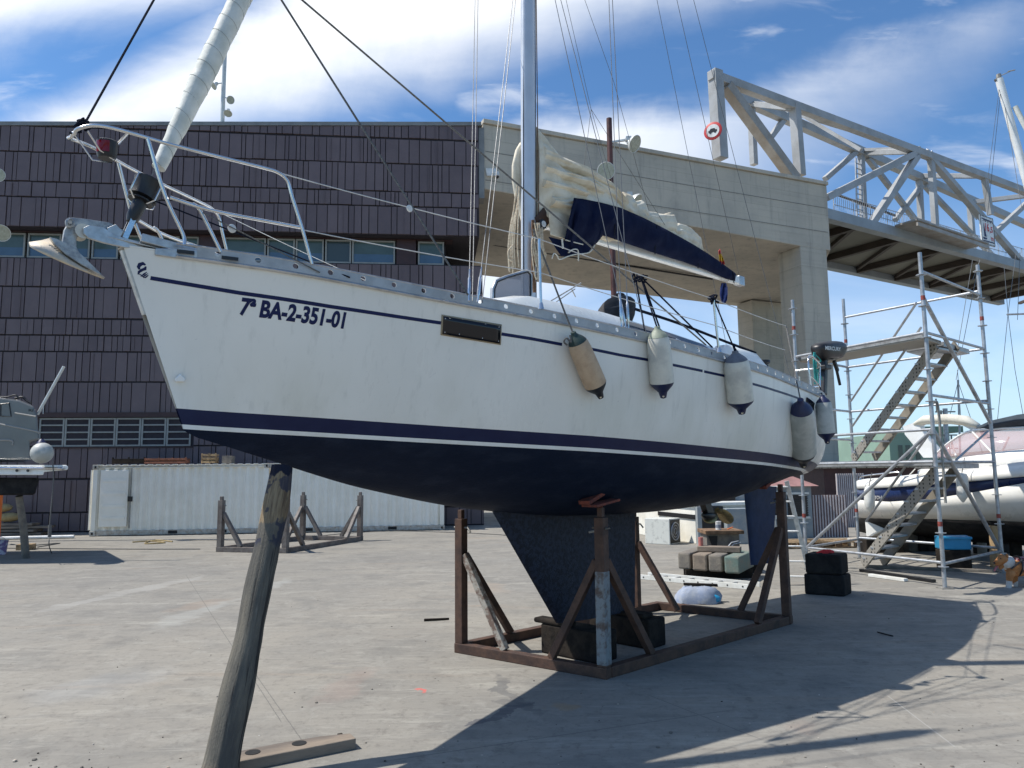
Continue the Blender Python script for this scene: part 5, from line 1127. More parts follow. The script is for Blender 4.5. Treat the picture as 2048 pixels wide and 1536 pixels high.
# ================================================================== SUPPORTS UNDER THE SAILBOAT
def cradle(name, label, L, Cn, Rr, tops, base, post, mats, group='boat cradles', pads=True):
    """L, Cn, Rr: ground corners (front left, near corner, right); the fourth is implied"""
    L, Cn, Rr = [V(p[0], p[1], 0) for p in (L, Cn, Rr)]; D = L+Rr-Cn; root = thing(name, label, 'boat cradle', Cn, 0, group); h = V(0, 0, base/2)
    ex, ey = unit(Cn-L), unit(Rr-Cn)
    for (a, c, d) in [(L, Cn, ex), (Cn, Rr, ey), (L, D, ey), (D, Rr, ex)]:
        mb = MB(); k = base/2 if d is ey else 0; n_in = (ex*(-base/2) if d is ey and a is Cn else ex*(base/2) if d is ey else ey*(base/2) if a is L else -ey*(base/2))
        mb.beam(a+n_in+h+d*(base if d is ey else 0), c+n_in+h-d*(base if d is ey else 0), base, base); part('base_beam', mb, mats[0], root, 0, .008)
    P_s = []
    for key, c, sx, sy in [('L', L, 1, 1), ('C', Cn, -1, 1), ('R', Rr, -1, -1), ('D', D, 1, -1)]:
        b0 = c+ex*sx*post*.55+ey*sy*post*.55; b0 = b0-ey*(.5 if key == 'D' and mats[2] is not mats[1] else 0); zt_ = tops[key]; mb = MB(); mb.beam(b0+V(0, 0, base), b0+V(0, 0, zt_-.1), post, post, 0, tuple(ex)); mb.beam(b0+V(0, 0, zt_-.1), b0+V(0, 0, zt_), post*.55, post*.55, 0, tuple(ex))
        po = part('post', mb, mats[1], root, 0, .006)
        if key == 'C' and mats[2] is not mats[1]:
            sl_ = MB(); sl_.beam(b0+V(0, 0, base+.02), b0+V(0, 0, zt_*.62), post+.004, post+.004, 0, tuple(ex)); part('painted_sleeve', sl_, mats[2], po, 0, .006)
        pin = MB(); pin.tube([b0+V(0, 0, zt_-.2)-ex*.1, b0+V(0, 0, zt_-.2)+ex*.1, b0+V(0, 0, zt_-.25)+ex*.14*sx], .012, 6); part('pin', pin, M['galvd'], po, 40)
        P_s.append((key, b0, sx, sy, zt_))
        hz = base+(zt_-base)*.66
        for d, ln in ((ex*sx, .62), (ey*sy, .75)):
            q = b0+d*ln*min(1, zt_*.85)+V(0, 0, base); mb = MB(); mb.beam(b0+V(0, 0, hz)+d*post*.5, q, post*.72, post*.72)
            part('brace', mb, mats[3] if (key == 'L' and d is not None and ln == .62) else mats[0], root, 0, .006)
    return root, P_s
Lc, Ccn, Rc = gnd(907, 1305), gnd(1212, 1360), gnd(1588, 1247)
def zpost(c, py): px = proj_px(c); return at(px, py, c[1])[2]
def proj_px(p): q = (np.asarray(p)-CC) @ CM; return CX+FPX*q[0]/-q[2]
tz = {'L': at(938, 1016, 9.1)[2], 'C': at(1192, 1012, 7.9)[2], 'R': at(1567, 968, 10.2)[2], 'D': 1.45}
crd, PS = cradle('boat_cradle', 'rusty brown steel cradle standing under the keel of the white sailing yacht', Lc, Ccn, Rc, tz, .105, .105, [M['cradle'], M['cradle'], M['cradle_blue'], M['cradle_white']])
pdm = MB(); c = hsurf(1190, 985, .02)
cpost = PS[1][1]; ptop = V(cpost[0], cpost[1], tz['C'])
pd = MB(); dirn = unit(BA); pd.beam(ptop+V(0, 0, .02)-dirn*.18, ptop+V(0, 0, .07)+dirn*.2, .2, .025); pd.beam(ptop+V(0, 0, .05)-dirn*.2+BP*-.05, ptop+V(0, 0, .14)+dirn*.05+BP*-.05, .14, .04); pd.beam(ptop-V(0, 0, .03), ptop+V(0, 0, .04), .04, .04); part('support_pad', pd, M['rust'], crd, 0, .005)
rpost = PS[2][1]; rtop = V(rpost[0], rpost[1], tz['R']); pd = MB(); pd.beam(rtop-dirn*.3+V(0, 0, -.04)-BP*.1, rtop+dirn*.2+V(0, 0, .18)-BP*.1, .1, .05); part('support_pad', pd, M['rust'], crd, 0, .005)
A2, C2, R2 = gnd(431, 1104), gnd(572, 1107), gnd(727, 1081)
t2 = {'L': at(447, 993, A2[1])[2], 'C': at(563, 990, C2[1])[2], 'R': at(722, 984, R2[1])[2], 'D': at(583, 984, (A2+R2-C2)[1])[2]}
cr2, _ = cradle('boat_cradle', 'empty grey steel cradle in front of the white shipping containers', A2, C2, R2, t2, .13, .14, [M['cradle_grey']]*4)
# keel blocks
def block(name, label, cat, pts_px, zlo, zhi, deep, m, group=None, bev=.015, ang=None):
    """a squared timber: front face bottom corners at two photograph ground points"""
    a, c = gnd(*pts_px[0], zlo), gnd(*pts_px[1], zlo); d = unit(V(c[0]-a[0], c[1]-a[1], 0)); n = V(-d[1], d[0], 0)*deep
    mb = MB(); mb.prism([a, c, c+n, a+n], V(0, 0, zhi-zlo)); return solo(name, mb, M[m], label, cat, group, 0, bev, math.atan2(d[1], d[0]))
zk_ = BW(5, 0, K['bf'][2])[2]
ex_ = unit(V(*(Ccn-Lc))); ey_ = unit(V(*(Rc-Ccn)))
def crossblock(u, ln, wd, z0, z1, label, name='keel_block', m='wood_dark', off=0, group='keel blocks'):
    c = BW(u, off, 0); mb = MB(); mb.box((c[0], c[1], (z0+z1)/2), (ln, wd, z1-z0), math.atan2(BP[1], BP[0])); return solo(name, mb, M[m], label, 'timber block', group, 0, .02, TH)
crossblock(4.85, .80, .34, 0, zk_-.06, 'dark timber block under the front of the keel'); crossblock(5.75, .86, .34, 0, zk_-.06, 'dark timber block under the back of the keel')
crossblock(4.75, .5, .16, zk_-.06, zk_-.004, 'dark wooden wedge on the front keel block', 'wooden_wedge', 'wood_dark', -.25, 'wedges on the keel blocks'); crossblock(5.7, .6, .2, zk_-.06, zk_-.004, 'dark wooden wedge on the rear keel block', 'wooden_wedge', 'wood_dark', .05, 'wedges on the keel blocks')

# log prop under the bow
lb0, lu = gnd(438, 1572), None
bow_u = 1.62; ltop = BW(bow_u, .22, -.36); lt_hit = cp(563, 934, .18); 
LP0, LP1 = V(lb0[0], lb0[1], 0), lt_hit
lg = thing('log_prop', 'weathered grey tree trunk leaning under the bow of the white sailing yacht', 'log prop', LP0)
mb = MB(); rg = []; ax = unit(LP1-LP0); a_ = unit(np.cross(ax, V(0, 1, 0))); b_ = np.cross(ax, a_); N = 110; rn = random.Random(21)
ph = [rn.uniform(0, 6.28) for _ in range(12)]; Ll = np.linalg.norm(LP1-LP0)
for i in range(N+1):
    f = i/N; c = LP0+(LP1-LP0)*f+a_*(.009*math.sin(f*5.2+.6)+.007*math.sin(f*11+1))+b_*.01*math.sin(f*7); r0 = .108-.026*f+.005*math.sin(f*9+.5)+.004*math.sin(f*21+2)
    if f < .06: r0 += .02*(.06-f)/.06
    ring = []
    for k in range(72):
        t = 2*math.pi*k/72; rr = r0*(1+.035*math.sin(2*t+ph[0]+f*2)+.03*math.sin(3*t+ph[1]-f*3)+.010*math.sin(9*t+ph[2]+f*6)+.008*math.sin(17*t+ph[3]+1.5*math.sin(f*9))+.006*math.sin(29*t+ph[4]))
        for (cr0, w_, dp_, f0, f1, drift) in [(4.25, .045, .05, 0, 1, .25), (3.55, .03, .022, .05, .7, -.2), (5.0, .03, .02, .3, 1, .3), (4.75, .025, .02, 0, .4, .2)]:
            if f0 < f < f1:
                dd = (t-(cr0+drift*math.sin(f*2.2)+.05*math.sin(f*17))+math.pi) % (2*math.pi)-math.pi; rr -= 1.35*dp_*math.exp(-(dd/w_)**2)*min(1, (f-f0)*12+.3, (f1-f)*12+.3)
        for (kf, kt, kr, kh) in [(.42, 4.0, .04, .010), (.68, 3.9, .03, .009), (.2, 4.5, .04, .009), (.55, 4.6, .04, -.008)]:
            dd = (t-kt+math.pi) % (2*math.pi)-math.pi; rr += kh*math.exp(-((f-kf)/kr)**2-(dd/.5)**2)
        ring.append(c+(a_*math.cos(t)+b_*math.sin(t))*rr)
    rg.append(ring)
mb.loft(rg)
def log_mat():
    m = bpy.data.materials.new('weathered_tree_trunk'); m.use_nodes = True; t = NT(m.node_tree); b = t.n['Principled BSDF']; O = t.new('ShaderNodeTexCoord').outputs['Object']
    mp = t.new('ShaderNodeMapping'); t.put(mp.inputs[0], O); q = Vector(ax).rotation_difference(Vector((0, 0, 1))).to_euler(); mp.inputs[2].default_value = q; L = mp.outputs[0]
    st = t.mapping(L, scale=(1, 1, .07)); g = t.noise(st, 42, 7, .7, .3); g2 = t.noise(t.mapping(L, scale=(1, 1, .2)), 7, 6, .65)
    c = t.mix(t.smooth(g2, .32, .66), (.165, .15, .12, 1), (.075, .073, .068, 1)); c = t.mix(t.smooth(g, .52, .7, 0, .6), c, (.06, .056, .052, 1)); c = t.mix(t.smooth(g, .42, .28, 0, .6), c, (.27, .25, .205, 1)); ck = t.noise(t.mapping(L, scale=(1, 1, .025)), 16, 4, .6, .5); c = t.mix(t.smooth(ck, .62, .645, 0, .8), c, (.025, .024, .024, 1))
    sz = t.new('ShaderNodeSeparateXYZ'); t.put(sz.inputs[0], L); nz = t.noise(t.mapping(L, scale=(1, 1, .5)), 5.5, 4, .6)
    hz = t.math('ADD', sz.outputs[2], t.math('MULTIPLY', t.math('SUBTRACT', nz, .5), .35))
    tan = t.math('MULTIPLY', t.smooth(hz, Ll*.80, Ll*.815), t.smooth(nz, .36, .44)); c = t.mix(t.math('MULTIPLY', tan, .7), c, t.mix(t.smooth(g, .4, .65), (.34, .25, .145, 1), (.13, .085, .05, 1)))
    bl = t.math('MULTIPLY', t.smooth(t.noise(t.mapping(L, loc=(3, 1, 2)), 6, 3, .6), .5, .54), t.smooth(hz, Ll*.70, Ll*.73)); c = t.mix(t.math('MULTIPLY', bl, .8), c, (.03, .035, .06, 1)); c = t.mix(t.smooth(hz, Ll*.965, Ll*.975), c, (.012, .015, .03, 1))
    c = t.mix(t.math('MULTIPLY', t.smooth(hz, .16, .02), t.smooth(nz, .4, .6)), c, (.16, .085, .04, 1))
    t.put(b.inputs['Base Color'], c); b.inputs['Roughness'].default_value = .88; b.inputs['Specular IOR Level'].default_value = .2
    bn = t.new('ShaderNodeBump'); bn.inputs['Strength'].default_value = .9; bn.inputs['Distance'].default_value = .012; t.put(bn.inputs['Height'], t.math('ADD', g, t.math('MULTIPLY', t.noise(L, 60, 4, .6), .4))); t.l.new(bn.outputs[0], b.inputs['Normal']); return m
part('trunk', mb, log_mat(), lg, 60)
# plank lying at its foot
pa, pb_ = gnd(468, 1548), gnd(712, 1498); d = unit(V(pb_[0]-pa[0], pb_[1]-pa[1], 0)); n = V(-d[1], d[0], 0)
pl = thing('wooden_plank', 'short worn wooden plank with two round holes lying beside the leaning log', 'plank', pa, math.atan2(d[1], d[0])); Lp = np.linalg.norm((pb_-pa)[:2])
mb = MB(); o = pa+n*.0; q = [o, o+d*Lp, o+d*Lp+n*.13, o+d*Lp*.75+n*.19, o+d*Lp*.4+n*.21, o+n*.2]; mb.prism(q, V(0, 0, .075)); part('board', mb, M['wood_plank'], pl, 0, .006)
for k, m_ in ((.17, 'wood_dark'), (.55, 'wood_dark')): mb = MB(); mb._lathe(o+d*Lp*k+n*.12+V(0, 0, .0755), V(0, 0, 1), [(0, .052), (.003, .052), (.003, .03), (.001, .0)], 18, 0); part('hole', mb, M['rubber'], pl)
mb = MB(); o = gnd(848, 1243); d = unit(V(*(gnd(888, 1241)-o))); mb.prism([o, o+d*.16, o+d*.34+V(0, .02, 0), o+V(0, .05, 0)], V(0, 0, .03)); solo('wood_wedge', mb, M['wood_dark'], 'dark wooden wedge lying alone on the concrete left of the cradle', 'wedge')
mb = MB(); o = gnd(680, 1474); mb.box((o[0], o[1], .012), (.035, .03, .024), .5); solo('stone', mb, M['wood_dark'], 'small dark stone on the concrete above the plank', 'stone')
mb = MB(); mb.tube(curve_pts([gnd(1755, 1264, .008), gnd(1770, 1268, .012), gnd(1786, 1272, .008)], 4), .008, 5); solo('rubber_strip', mb, M['rubber'], 'short black rubber strip lying in the shadow of the yacht', 'rubber strip')

# ================================================================== BACKGROUND YARD
# shipping containers
CA = R(6); CD = V(math.cos(CA), math.sin(CA), 0); CN = V(math.sin(CA), -math.cos(CA), 0); C0 = gnd(180, 1073); 
def cpl(px, py): return onplane(px, py, C0, CN)
CHh = cpl(186, 931)[2]
def container(name, label, s0, s1, door):
    rt = thing(name, label, 'shipping container', C0+CD*s0-CN*1.0, CA, 'white shipping containers')
    P = lambda s, d, z: V(C0[0], C0[1], 0)+CD*s-CN*d+V(0, 0, z)
    mb = MB(); DW = 1.55; n = int((s1-s0)/.075); poly = []
    for i in range(n+1):
        s = s0+.08+(s1-s0-.16)*i/n; ph = i % 4; poly.append((s, .02 if ph in (0, 1) else .085))
    fr_ = [P(s, d, .13) for s, d in poly]+[P(s1-.06, DW, .13), P(s0+.06, DW, .13)]
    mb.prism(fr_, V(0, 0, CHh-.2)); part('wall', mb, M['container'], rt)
    rl = MB(); rl.beam(P(s0, .06, .10), P(s1, .06, .10), .12, .16); part('bottom_rail', rl, M['container_trim'], rt, 0, .008)
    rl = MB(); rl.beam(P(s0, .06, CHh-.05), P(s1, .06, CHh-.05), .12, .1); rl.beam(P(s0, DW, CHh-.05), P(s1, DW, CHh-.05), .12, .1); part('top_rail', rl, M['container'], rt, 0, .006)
    rl = MB(); k = s0+.15
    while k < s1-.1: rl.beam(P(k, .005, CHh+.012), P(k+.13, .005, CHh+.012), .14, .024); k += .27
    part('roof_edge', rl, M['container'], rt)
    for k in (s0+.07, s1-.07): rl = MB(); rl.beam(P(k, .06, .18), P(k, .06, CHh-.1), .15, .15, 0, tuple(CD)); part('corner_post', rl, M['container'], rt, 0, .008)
    for k in (s0+.07, s1-.07):
        for z in (.09, CHh-.06): rl = MB(); rl.box(tuple(P(k, .06, z)), (.19, .19, .16), CA); rl2 = part('corner_casting', rl, M['container_trim'], rt, 0, .01); h = MB(); h.box(tuple(P(k, -.038, z)), (.06, .006, .08), CA); part('casting_hole', h, M['rubber'], rl2)
    for f in (.46, .74) if door else (.22, .7): h = MB(); k = s0+(s1-s0)*f; h.box(tuple(P(k, -.003, .1)), (.30, .01, .10), CA); part('forklift_pocket', h, M['rubber'], rt)
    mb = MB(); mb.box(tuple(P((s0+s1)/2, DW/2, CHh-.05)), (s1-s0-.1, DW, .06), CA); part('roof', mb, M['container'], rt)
    if door:
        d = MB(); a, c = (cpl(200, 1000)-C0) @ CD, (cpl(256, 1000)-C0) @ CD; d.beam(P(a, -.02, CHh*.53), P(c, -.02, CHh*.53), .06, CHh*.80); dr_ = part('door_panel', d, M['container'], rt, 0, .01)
        r = MB()
        for z in (.25, .42, .60, .78): r.beam(P(a+.07, -.055, CHh*z), P(c-.07, -.055, CHh*z), .02, .10)
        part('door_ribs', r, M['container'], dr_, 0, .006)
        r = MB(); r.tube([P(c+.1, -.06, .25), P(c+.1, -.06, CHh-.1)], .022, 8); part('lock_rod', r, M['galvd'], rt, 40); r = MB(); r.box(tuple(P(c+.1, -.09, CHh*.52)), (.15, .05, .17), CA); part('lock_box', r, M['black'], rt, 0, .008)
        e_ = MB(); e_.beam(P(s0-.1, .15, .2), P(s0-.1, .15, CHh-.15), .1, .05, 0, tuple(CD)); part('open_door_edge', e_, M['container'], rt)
    return rt
sA = (cpl(538, 1000)-C0) @ CD; sB = (cpl(888, 1040)-C0) @ CD
container('shipping_container', 'white shipping container with a closed side door and black lock box, left of the two', 0.0, sA-.03, True)
container('shipping_container', 'white shipping container partly hidden behind the sailboat hull, right of the two', sA+.03, sB, False)
def onroof(px0, px1, pyt, pyb, name, label, cat, m, d=.5, slat=0, group=None):
    a, c = cpl(px0, pyb), cpl(px1, pyb); s0, s1 = (a-C0) @ CD, (c-C0) @ CD; zt_ = cpl(px0, pyt)[2]-CHh; rt_ = MB()
    P = lambda s, dd, z: V(C0[0], C0[1], 0)+CD*s-CN*dd+V(0, 0, CHh+.03+z)
    if slat:
        for i in range(slat): z = zt_*(i+.5)/slat; rt_.beam(P(s0, .35, z), P(s1, .35, z), .06, zt_/slat*.6); rt_.beam(P(s0, .35+d, z), P(s1, .35+d, z), .06, zt_/slat*.6)
        n = max(2, int((s1-s0)/.35))
        for i in range(n+1): s = s0+(s1-s0)*i/n; rt_.beam(P(s, .38, .02), P(s, .38, zt_), .05, .05, 0, tuple(CD)); 
        rt_.beam(P(s0, .35+d/2, zt_*.4), P(s1, .35+d/2, zt_*.4), d*.9, zt_*.5)
    else: rt_.beam(P(s0, .35+d/2, zt_/2), P(s1, .35+d/2, zt_/2), d, zt_)
    return solo(name, rt_, m, label, cat, group, 0, .006, CA)
onroof(216, 280, 916, 928, 'flat_crate', 'flat blackish crate on the container roof, leftmost of the roof items', 'crate', M['wood_dark'], .6, 1)
onroof(281, 364, 917, 928, 'slatted_crate', 'long red brown slatted crate on top of the left container', 'crate', mat('red_crate_wood', (.22, .09, .055), .85, 0, .3, 8), .5, 2)
onroof(397, 425, 908, 925, 'wooden_box', 'tan wooden box on the container roof, taller than the other roof items', 'box', M['pallet'], .4, 3)
onroof(438, 457, 913, 925, 'rope_pile', 'small brown heap on the container roof beside the tan box', 'heap', M['wood_block'])

# left edge: grey motor boat on props, fender ball, sacks, timber, bucket
YL = 18.0
def lq(px, py, o=0.0): return at(px, py, YL+o)
mbt = thing('motorboat', 'dark grey motorboat at the left edge with a white swim platform and black bottom', 'motorboat', (lq(-20, 1000)[0], YL+1.5, lq(0, 990)[2]))
def slab(poly, o0, o1, m, name, bev=.02, par=None, smooth=0): mb = MB(); mb.prism([lq(x, y, o0) for x, y in poly], V(-.72*(o1-o0), o1-o0, 0)); return part(name, mb, m, par or mbt, smooth, bev)
slab([(-160, 800), (-20, 792), (40, 800), (68, 812), (75, 832), (78, 870), (79, 880), (60, 884), (60, 912), (68, 920), (-160, 920)], 0, 2.8, M['greyhull'], 'hull', .06)
slab([(-160, 955), (80, 955), (70, 990), (-160, 992)], .1, 2.6, M['blockblack'], 'bottom', .05)
slab([(-160, 930), (133, 930), (137, 934), (135, 940), (110, 942), (88, 944), (87, 950), (-160, 950)], -.15, 2.8, M['white'], 'swim_platform', .02)
mb = MB(); mb.tube([lq(-160, 935, -.18), lq(128, 937, -.18)], .035, 8); part('platform_rail', mb, M['steel'], mbt, 40)
for px in (34, 56): mb = MB(); mb.lathe(lq(px, 941, -.19), V(0, -1, 0), [(0, .035), (.01, .035)], 10); part('drain', mb, M['black'], mbt)
for pl_ in [[(-60, 858), (-20, 846), (10, 850), (70, 862), (78, 866)], [(30, 826), (72, 833)], [(-60, 884), (18, 880), (26, 890)]]:
    mb = MB(); mb.tube(curve_pts([lq(x, y, -.0) for x, y in pl_], 4), .022, 6); part('moulding', mb, mat('pale_grey_moulding', (.26, .25, .23), .4, 0, .05, 3), mbt, 40)
mb = MB(); mb.tube([lq(x, y, -.01) for x, y in [(1, 808), (18, 806), (22, 833), (1, 832), (1, 808)]], .012, 5); part('hatch_outline', mb, M['black'], mbt, 40)
mb = MB(); mb.tube(curve_pts([lq(x, y, .1) for x, y in [(-20, 792), (12, 794), (30, 790), (38, 797)]], 4), .02, 6); mb.tube(curve_pts([lq(x, y, .15) for x, y in [(30, 797), (45, 794), (52, 800), (62, 806)]], 4), .03, 6); part('stern_rail', mb, M['black'], mbt, 40)
mb = MB(); mb.tube([lq(75, 829, .2), lq(128, 733, .2)], .035, 10); mb.tube([lq(87, 809, .2), lq(86, 828, .2)], .01, 5); part('flag_pole', mb, M['lampshell'], mbt, 40)
vs, fs = text_mesh('Ri', .02); mb = MB(); a, c = lq(57, 823, -.006), lq(66, 823, -.006); mb.add([a+(c-a)*x+V(0, 0, .06)*y for x, y in vs], fs); part('lettering', mb, M['black'], mbt)
bf = thing('ball_fender', 'round off-white fender ball with navy top on the grey boat\'s swim platform', 'fender', lq(84, 922, -.3)); mb = MB(); mb.sphere(lq(84, 906, -.3), .245, 20, 12); part('ball', mb, M['fender_grey'], bf, 60)
mb = MB(); mb.lathe(lq(83, 890, -.28), V(-.1, .1, 1), [(0, .12), (.08, .09), (.14, .035)], 12); part('cap', mb, M['fender_navy'], bf, 40)
mb = MB(); mb.tube(curve_pts([lq(105, 920, -.35), lq(107, 960, -.35), lq(101, 1030, -.35), lq(99, 1056, -.35)], 5), .014, 6); mb.tube([lq(100, 1050, -.35), lq(99, 1074, -.35)], .04, 8, 0, True, None); mb.tube(curve_pts([lq(99, 1072, -.35), lq(98, 1090, -.35), V(*gnd(103, 1106))], 4), .012, 6)
solo('mooring_line', mb, [M['rope_grey']], 'grey line with a blue sleeve hanging from the swim platform to the ground', 'rope', None, 40)
mb = MB(); pa, pb_ = gnd(52, 1117), lq(38, 992, .4); mb.tube([V(*pa), (pa+pb_)/2+V(.02, 0, 0), pb_], .085, 12, 0, True, [.09, .085, .08]); solo('prop_post', mb, M['wood_block'], 'grey wooden prop standing under the grey motorboat', 'prop', None, 40)
mb = MB(); pa = gnd(-6, 1090); mb.tube([V(*pa), V(pa[0], pa[1], 1.7)], .07, 10); solo('orange_post', mb, M['orange'], 'orange steel post at the left edge beside the bucket', 'post', None, 40)
bk_ = gnd(2, 1109); bt = thing('bucket', 'purple and white plastic bucket on the ground at the left edge', 'bucket', bk_); mb = MB(); mb._lathe(bk_, V(0, 0, 1), [(0, .11), (.34, .15), (.36, .16), (.36, .145), (.1, .12), (.1, 0)], 16, 0); part('body', mb, mat('purple_bucket', (.22, .15, .3), .5, 0, .2, 10, (.55, .53, .6), thr=(.5, .55)), bt, 40)
mb = MB(); mb.tube(curve_pts([bk_+V(-.155, 0, .34), bk_+V(0, -.05, .46), bk_+V(.155, 0, .34)], 5), .007, 5); part('handle', mb, M['galv'], bt, 40)
sp0 = gnd(10, 1072); 
mb = MB(); mb.sphere(sp0+V(-.1, .3, .62), .33, 16, 9, 0, (1.15, .8, .5)); solo('sack', mb, M['sack'], 'bulging tan sack lying on the board pile, lower of two', 'sack', 'tan sacks at the left edge', 60)
mb = MB(); mb.sphere(sp0+V(-.35, .3, .95), .30, 16, 9, 0, (1.1, .8, .5)); solo('sack', mb, M['sack'], 'greyish tan sack lying on top of another sack', 'sack', 'tan sacks at the left edge', 60)
for k, (dx, dz, ln, an_, lb_) in enumerate([(.15, .06, 2.0, .05, 'grey board at the bottom of the pile under the sacks'), (.05, .17, 1.9, -.08, 'grey board second from the bottom under the sacks'), (.25, .28, 2.2, .12, 'pale board third from the bottom under the sacks'), (-.05, .38, 1.8, .02, 'grey board on top of the pile, touching the sacks')]):
    mb = MB(); c = sp0+V(dx, .3, dz); mb.box(tuple(c), (ln, .5, .08), an_); solo('board', mb, M['wood_plank'], lb_, 'board', 'boards piled under the sacks', 0, .006, an_)
mb = MB(); mb.tube([V(*gnd(-80, 1078, .06)), V(*gnd(148, 1073, .06))], .055, 10); solo('white_pipe', mb, M['plastic_white'], 'long white pipe lying on the ground in front of the dark building', 'pipe', None, 40)
mb = MB(); mb.box(tuple(gnd(12, 1102)+V(.35, .3, .08)), (.4, .3, .16), .2); solo('wood_offcut', mb, M['pallet'], 'small tan wood offcut on the ground beside the bucket', 'wood offcut', None, 0, .01)
for pts in [[(-20, 1096), (120, 1097), (260, 1098), (400, 1098)], [(20, 1088), (60, 1091), (120, 1086), (75, 1094)]]: 
    mb = MB(); mb.tube(curve_pts([V(*gnd(x, y, .014)) for x, y in pts], 5), .013, 5); solo('ground_cable', mb, M['rope_grey'], 'grey cable running along the ground toward the empty cradle' if len(mb.v) and pts[0][0] < 0 else 'short grey cable loop on the ground near the bucket', 'cable', None, 40)
mb = MB(); mb.tube(curve_pts([V(*gnd(x, y, .02)) for x, y in [(265, 1084), (300, 1082), (330, 1085), (290, 1087), (310, 1080), (345, 1083)]], 5), .02, 5); solo('old_rope', mb, M['sack'], 'tangled old rope on the ground in front of the left container', 'rope', None, 40)
mb = MB(); mb.tube(curve_pts([V(*gnd(x, y, .014)) for x, y in [(380, 1080), (560, 1078), (700, 1066), (800, 1062), (980, 1068), (1080, 1078)]], 6), .012, 5); solo('long_hose', mb, M['rope_grey'], 'long thin hose crossing the ground behind the empty cradle', 'hose', None, 40)

# white box hut, air conditioner, cabinet, shed, fences
hut0 = gnd(1396, 1088); hd = unit(V(-.29, .957, 0)); hn = V(-hd[1], hd[0], 0)*-1
ht2 = thing('white_hut', 'low cream white hut with a dark skirting behind the keel of the yacht', 'hut', hut0, math.atan2(hd[1], hd[0]))
zT = at(1396, 1012, hut0[1])[2]
mb = MB(); mb.prism([hut0, hut0+hd*4.6, hut0+hd*4.6+hn*2.2, hut0+hn*2.2], V(0, 0, zT)); part('wall', mb, M['cream_wall'], ht2, 0, .01)
mb = MB(); mb.prism([hut0-hd*.08-hn*.08+V(0, 0, zT), hut0+hd*4.68-hn*.08+V(0, 0, zT), hut0+hd*4.68+hn*2.28+V(0, 0, zT), hut0-hd*.08+hn*2.28+V(0, 0, zT)], V(0, 0, .08)); part('roof', mb, M['white_dull'], ht2)
mb = MB(); mb.beam(hut0-hn*.02+hd*.02+V(0, 0, .72), hut0-hn*.02+hd*2.2+V(0, 0, .72), .03, .12); part('cable_duct', mb, M['black'], ht2)
acc = gnd(1340, 1090); ad_ = unit(V(.62, .78, 0)); an2 = V(-ad_[1], ad_[0], 0); zA_ = at(1340, 1038, acc[1])[2]
ac = thing('air_conditioner', 'battered white air conditioner unit with round black fan grille before the white hut', 'air conditioner', acc, math.atan2(ad_[1], ad_[0]))
wA = .62; dA = .75
mb = MB(); mb.prism([acc, acc+ad_*wA*1.05, acc+ad_*wA*1.05+an2*dA, acc+an2*dA], V(0, 0, zA_)); part('casing', mb, M['acwhite'], ac, 0, .015)
cf_ = acc+ad_*wA*.52+V(0, 0, zA_*.5)-an2*.004; mb = MB(); mb.beam(cf_-ad_*wA*.47, cf_+ad_*wA*.47, .012, zA_*.9); gr = part('grille', mb, M['fan'], ac)
mb = MB(); 
for r_ in (.08, .16, .235): mb.tube([cf_-an2*.012+ad_*r_*math.cos(t)+V(0, 0, r_*math.sin(t)) for t in np.linspace(0, 2*math.pi, 25)], .008 if r_ < .2 else .016, 5)
part('fan_ring', mb, M['galv'], gr, 40)
cab = gnd(1402, 1090); cab_d = unit(V(1, .10, 0)); cz = at(1402, 1014, cab[1])[2]
cb_ = thing('grey_cabinet', 'grey blue cabinet with an open dark left side behind the workbench', 'cabinet', cab, math.atan2(cab_d[1], cab_d[0])); cn = V(-cab_d[1], cab_d[0], 0)
mb = MB(); mb.prism([cab+cab_d*.75, cab+cab_d*1.75, cab+cab_d*1.75+cn*.8, cab+cab_d*.75+cn*.8], V(0, 0, cz*.94)); part('body', mb, M['cabinet'], cb_, 0, .01)
mb = MB(); mb.prism([cab+cn*.25, cab+cab_d*.75+cn*.25, cab+cab_d*.75+cn*.8, cab+cn*.8], V(0, 0, cz)); part('dark_compartment', mb, M['fan'], cb_)
mb = MB(); mb.beam(cab+cn*.1, cab+cn*.1+V(0, 0, cz), .16, .12, 0, tuple(cab_d)); part('side_panel', mb, M['cabinet'], cb_); mb = MB(); mb.beam(cab+cab_d*.1+cn*.24+V(0, 0, cz*.75), cab+cab_d*.1+cn*.24+V(0, 0, cz*.98), .25, .02, 0, tuple(cab_d)); part('red_label', mb, M['red'], cb_)
# louvred shed
sh0 = gnd(1470, 1078); sdn = unit(V(1, .12, 0)); snn = V(-sdn[1], sdn[0], 0); sh1 = onplane(1626, 1050, sh0, snn); sz = at(1600, 972, sh1[1])[2]
shd = thing('louvred_shed', 'small grey shed with dark louvres and a faded red sloping roof behind the rudder', 'shed', sh0, math.atan2(sdn[1], sdn[0])); SL = (sh1-sh0) @ sdn
Q = lambda s, d, z: V(sh0[0], sh0[1], 0)+sdn*s+snn*d+V(0, 0, z)
mb = MB(); mb.prism([Q(-.5, 0, 0), Q(SL, 0, 0), Q(SL, 2, 0), Q(-.5, 2, 0)], V(0, 0, sz)); part('wall', mb, M['cabinet'], shd)
zr_ = at(1600, 944, sh1[1]+1)[2]; mb = MB(); mb.loft([[Q(-.7, -.2, sz), Q(SL+.15, -.2, sz), Q(SL+.15, 2.2, sz), Q(-.7, 2.2, sz)], [Q(-.2, .8, zr_), Q(SL-.5, .8, zr_), Q(SL-.5, 1.2, zr_), Q(-.2, 1.2, zr_)]]); part('roof', mb, M['redroof'], shd)
